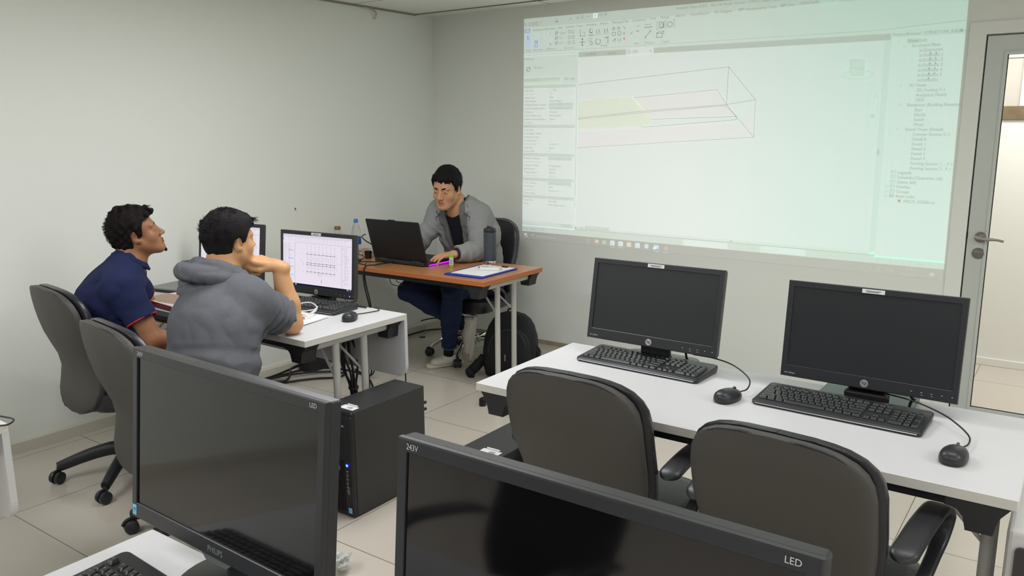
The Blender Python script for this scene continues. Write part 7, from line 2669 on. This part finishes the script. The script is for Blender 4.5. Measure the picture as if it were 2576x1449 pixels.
# lapels: raised panels that follow the chest
for s_ in (-1, 1):
    G2 = G.like(field_keep)

    def lap(F, X, Y, Z):
        x, y, z = TF.coords(X, Y, Z)
        sx = s_ * (x - 0.020)
        zz = np.broadcast_to(z, F.shape)
        wi = np.interp(zz, [-0.20, -0.05, nl_ - 0.10, nl_ - 0.062, nl_ - 0.060, nl_ + 0.1], [0.040, 0.092, 0.118, 0.132, 0.105, 0.085])
        reg = np.maximum(np.maximum(sx - wi, -0.005 - y), np.maximum(-0.20 - z, z - nl_ - 0.05))
        return np.maximum(np.maximum(F - 0.007, reg), -(F + 0.003))
    G2.apply(lap)
    grid_obj('lapel', G2, M_BLAZ, blaz, O3, 1)
M_SEAM = mat('dark_seam', rgb(58, 58, 60), 0.9)
bvb = BVHTree.FromPolygons([v.co.copy() for v in blaz.data.vertices], [tuple(q.vertices) for q in blaz.data.polygons])


def seam(path, off, r, name='seam', fwd=1):
    pts = []
    P_ = spline([(a, b, 0) for a, b in path], 6) if len(path) > 2 else [Vector((path[0][0] + (path[1][0] - path[0][0]) * i / 8, path[0][1] + (path[1][1] - path[0][1]) * i / 8, 0)) for i in range(9)]
    for q in P_:
        h = bvb.ray_cast(Vector(TF((q.x, 0.4 * fwd, q.y)) - O3), Vector(-TF.M[:, 1] * fwd))
        if h[0] is not None:
            pts.append(h[0] + Vector(TF.M[:, 1] * off * fwd))
    if len(pts) > 2:
        obj(name, tube(NB(), pts, r, 6), M_SEAM, blaz, smooth='all')


for s_ in (-1, 1):
    X0 = 0.020
    seam([(X0 + s_ * 0.088, nl_ + 0.03), (X0 + s_ * 0.106, nl_ - 0.02), (X0 + s_ * 0.122, nl_ - 0.058)], 0.0095, 0.0018)
    seam([(X0 + s_ * 0.122, nl_ - 0.058), (X0 + s_ * 0.090, nl_ - 0.070)], 0.0095, 0.0018)
    seam([(X0 + s_ * 0.090, nl_ - 0.072), (X0 + s_ * 0.126, nl_ - 0.088)], 0.0095, 0.0018)
    seam([(X0 + s_ * 0.128, nl_ - 0.088), (X0 + s_ * 0.120, nl_ - 0.14), (X0 + s_ * 0.104, nl_ - 0.22), (X0 + s_ * 0.080, nl_ - 0.32)], 0.007, 0.0024)
# watch on the left wrist
wa = wrL3 - nrm(elL3 - wrL3) * -0.012
WF = Frame(wrL3 + nrm(elL3 - wrL3) * 0.004, nrm(wrL3 - elL3), (0, 0, 1))
bm = NB()
for yy in (-0.009, 0.009):
    pass
RR = []
for i in range(33):
    t = 2 * PI * i / 32
    c_, s_2 = math.cos(t), math.sin(t)
    RR.append([Vector(WF((c_ * (0.0385 + a), b, s_2 * (0.0295 + a))) - O3) for a, b in ((0, -0.010), (0.003, -0.010), (0.003, 0.010), (0, 0.010))])
loft(bm, RR, cap=False)
obj('watch_strap', bm, M_BLK, P3, smooth=True)
bm = NB()
box(bm, (-0.017, -0.019, 0.028), (0.017, 0.019, 0.038), 0.005)
for v in bm.verts:
    v.co = Vector(WF((v.co.x, v.co.y, v.co.z)) - O3)
obj('watch_face', bm, mat('dark_watch', rgb(44, 46, 52), 0.12), P3, smooth=True)
# jeans
M_JEANS = cloth_mat('dark_denim', rgb(30, 42, 70), 0.85, 0.4, 600, 0.12, 50)
M_CUFF = cloth_mat('denim_cuff', rgb(66, 82, 110), 0.85, 0.4, 600)
knR3, anR3 = V3(-3.535, 3.82, 0.495), V3(-3.250, 4.030, 0.265)
knL3, anL3 = V3(-3.18, 3.84, 0.535), V3(-3.300, 3.935, 0.135)
jn = trousers(dict(J3, pelvis=V3(-3.30, 4.26, 0.54)), knR3, anR3, knL3, anL3, M_JEANS, P3, O3, (-3.68, 3.70, 0.06), (-3.02, 4.46, 0.78), 27, 0.0045, 1.0, r=(0.092, 0.070, 0.064, 0.047))
for kn, an in ((knL3, anL3),):
    hem_ring(an - nrm(an - kn) * 0.003, an - kn, 0.0465, 0.006, M_CUFF, jn, O3, 'trouser_cuff')
bm = NB()
tube(bm, [Vector(anR3 - nrm(anR3 - knR3) * 0.01 - O3), Vector(anR3 + V3(0.045, 0.005, -0.02) - O3)], [0.036, 0.034], 14)
obj('sock', bm, M_DARKTR, P3, smooth='all')
bm = NB()
tube(bm, [Vector(anL3 - nrm(anL3 - knL3) * 0.01 - O3), Vector(anL3 + V3(-0.008, 0.0, -0.07) - O3)], [0.034, 0.033], 14)
obj('sock', bm, M_DARKTR, P3, smooth='all')
shoe('shoe', P3, O3, V3(-3.378, 3.815, 0.006), V3(-3.270, 4.005, 0.012), (0.1, 0.1, 1), M_SNEAK, M_SOLE, False, side_sign=-1)
shoe('shoe', P3, O3, V3(-3.172, 4.010, 0.045), V3(-3.182, 4.075, 0.300), (-0.77, -0.64, 0.1), M_SNEAK, M_SOLE, True, side_sign=1)
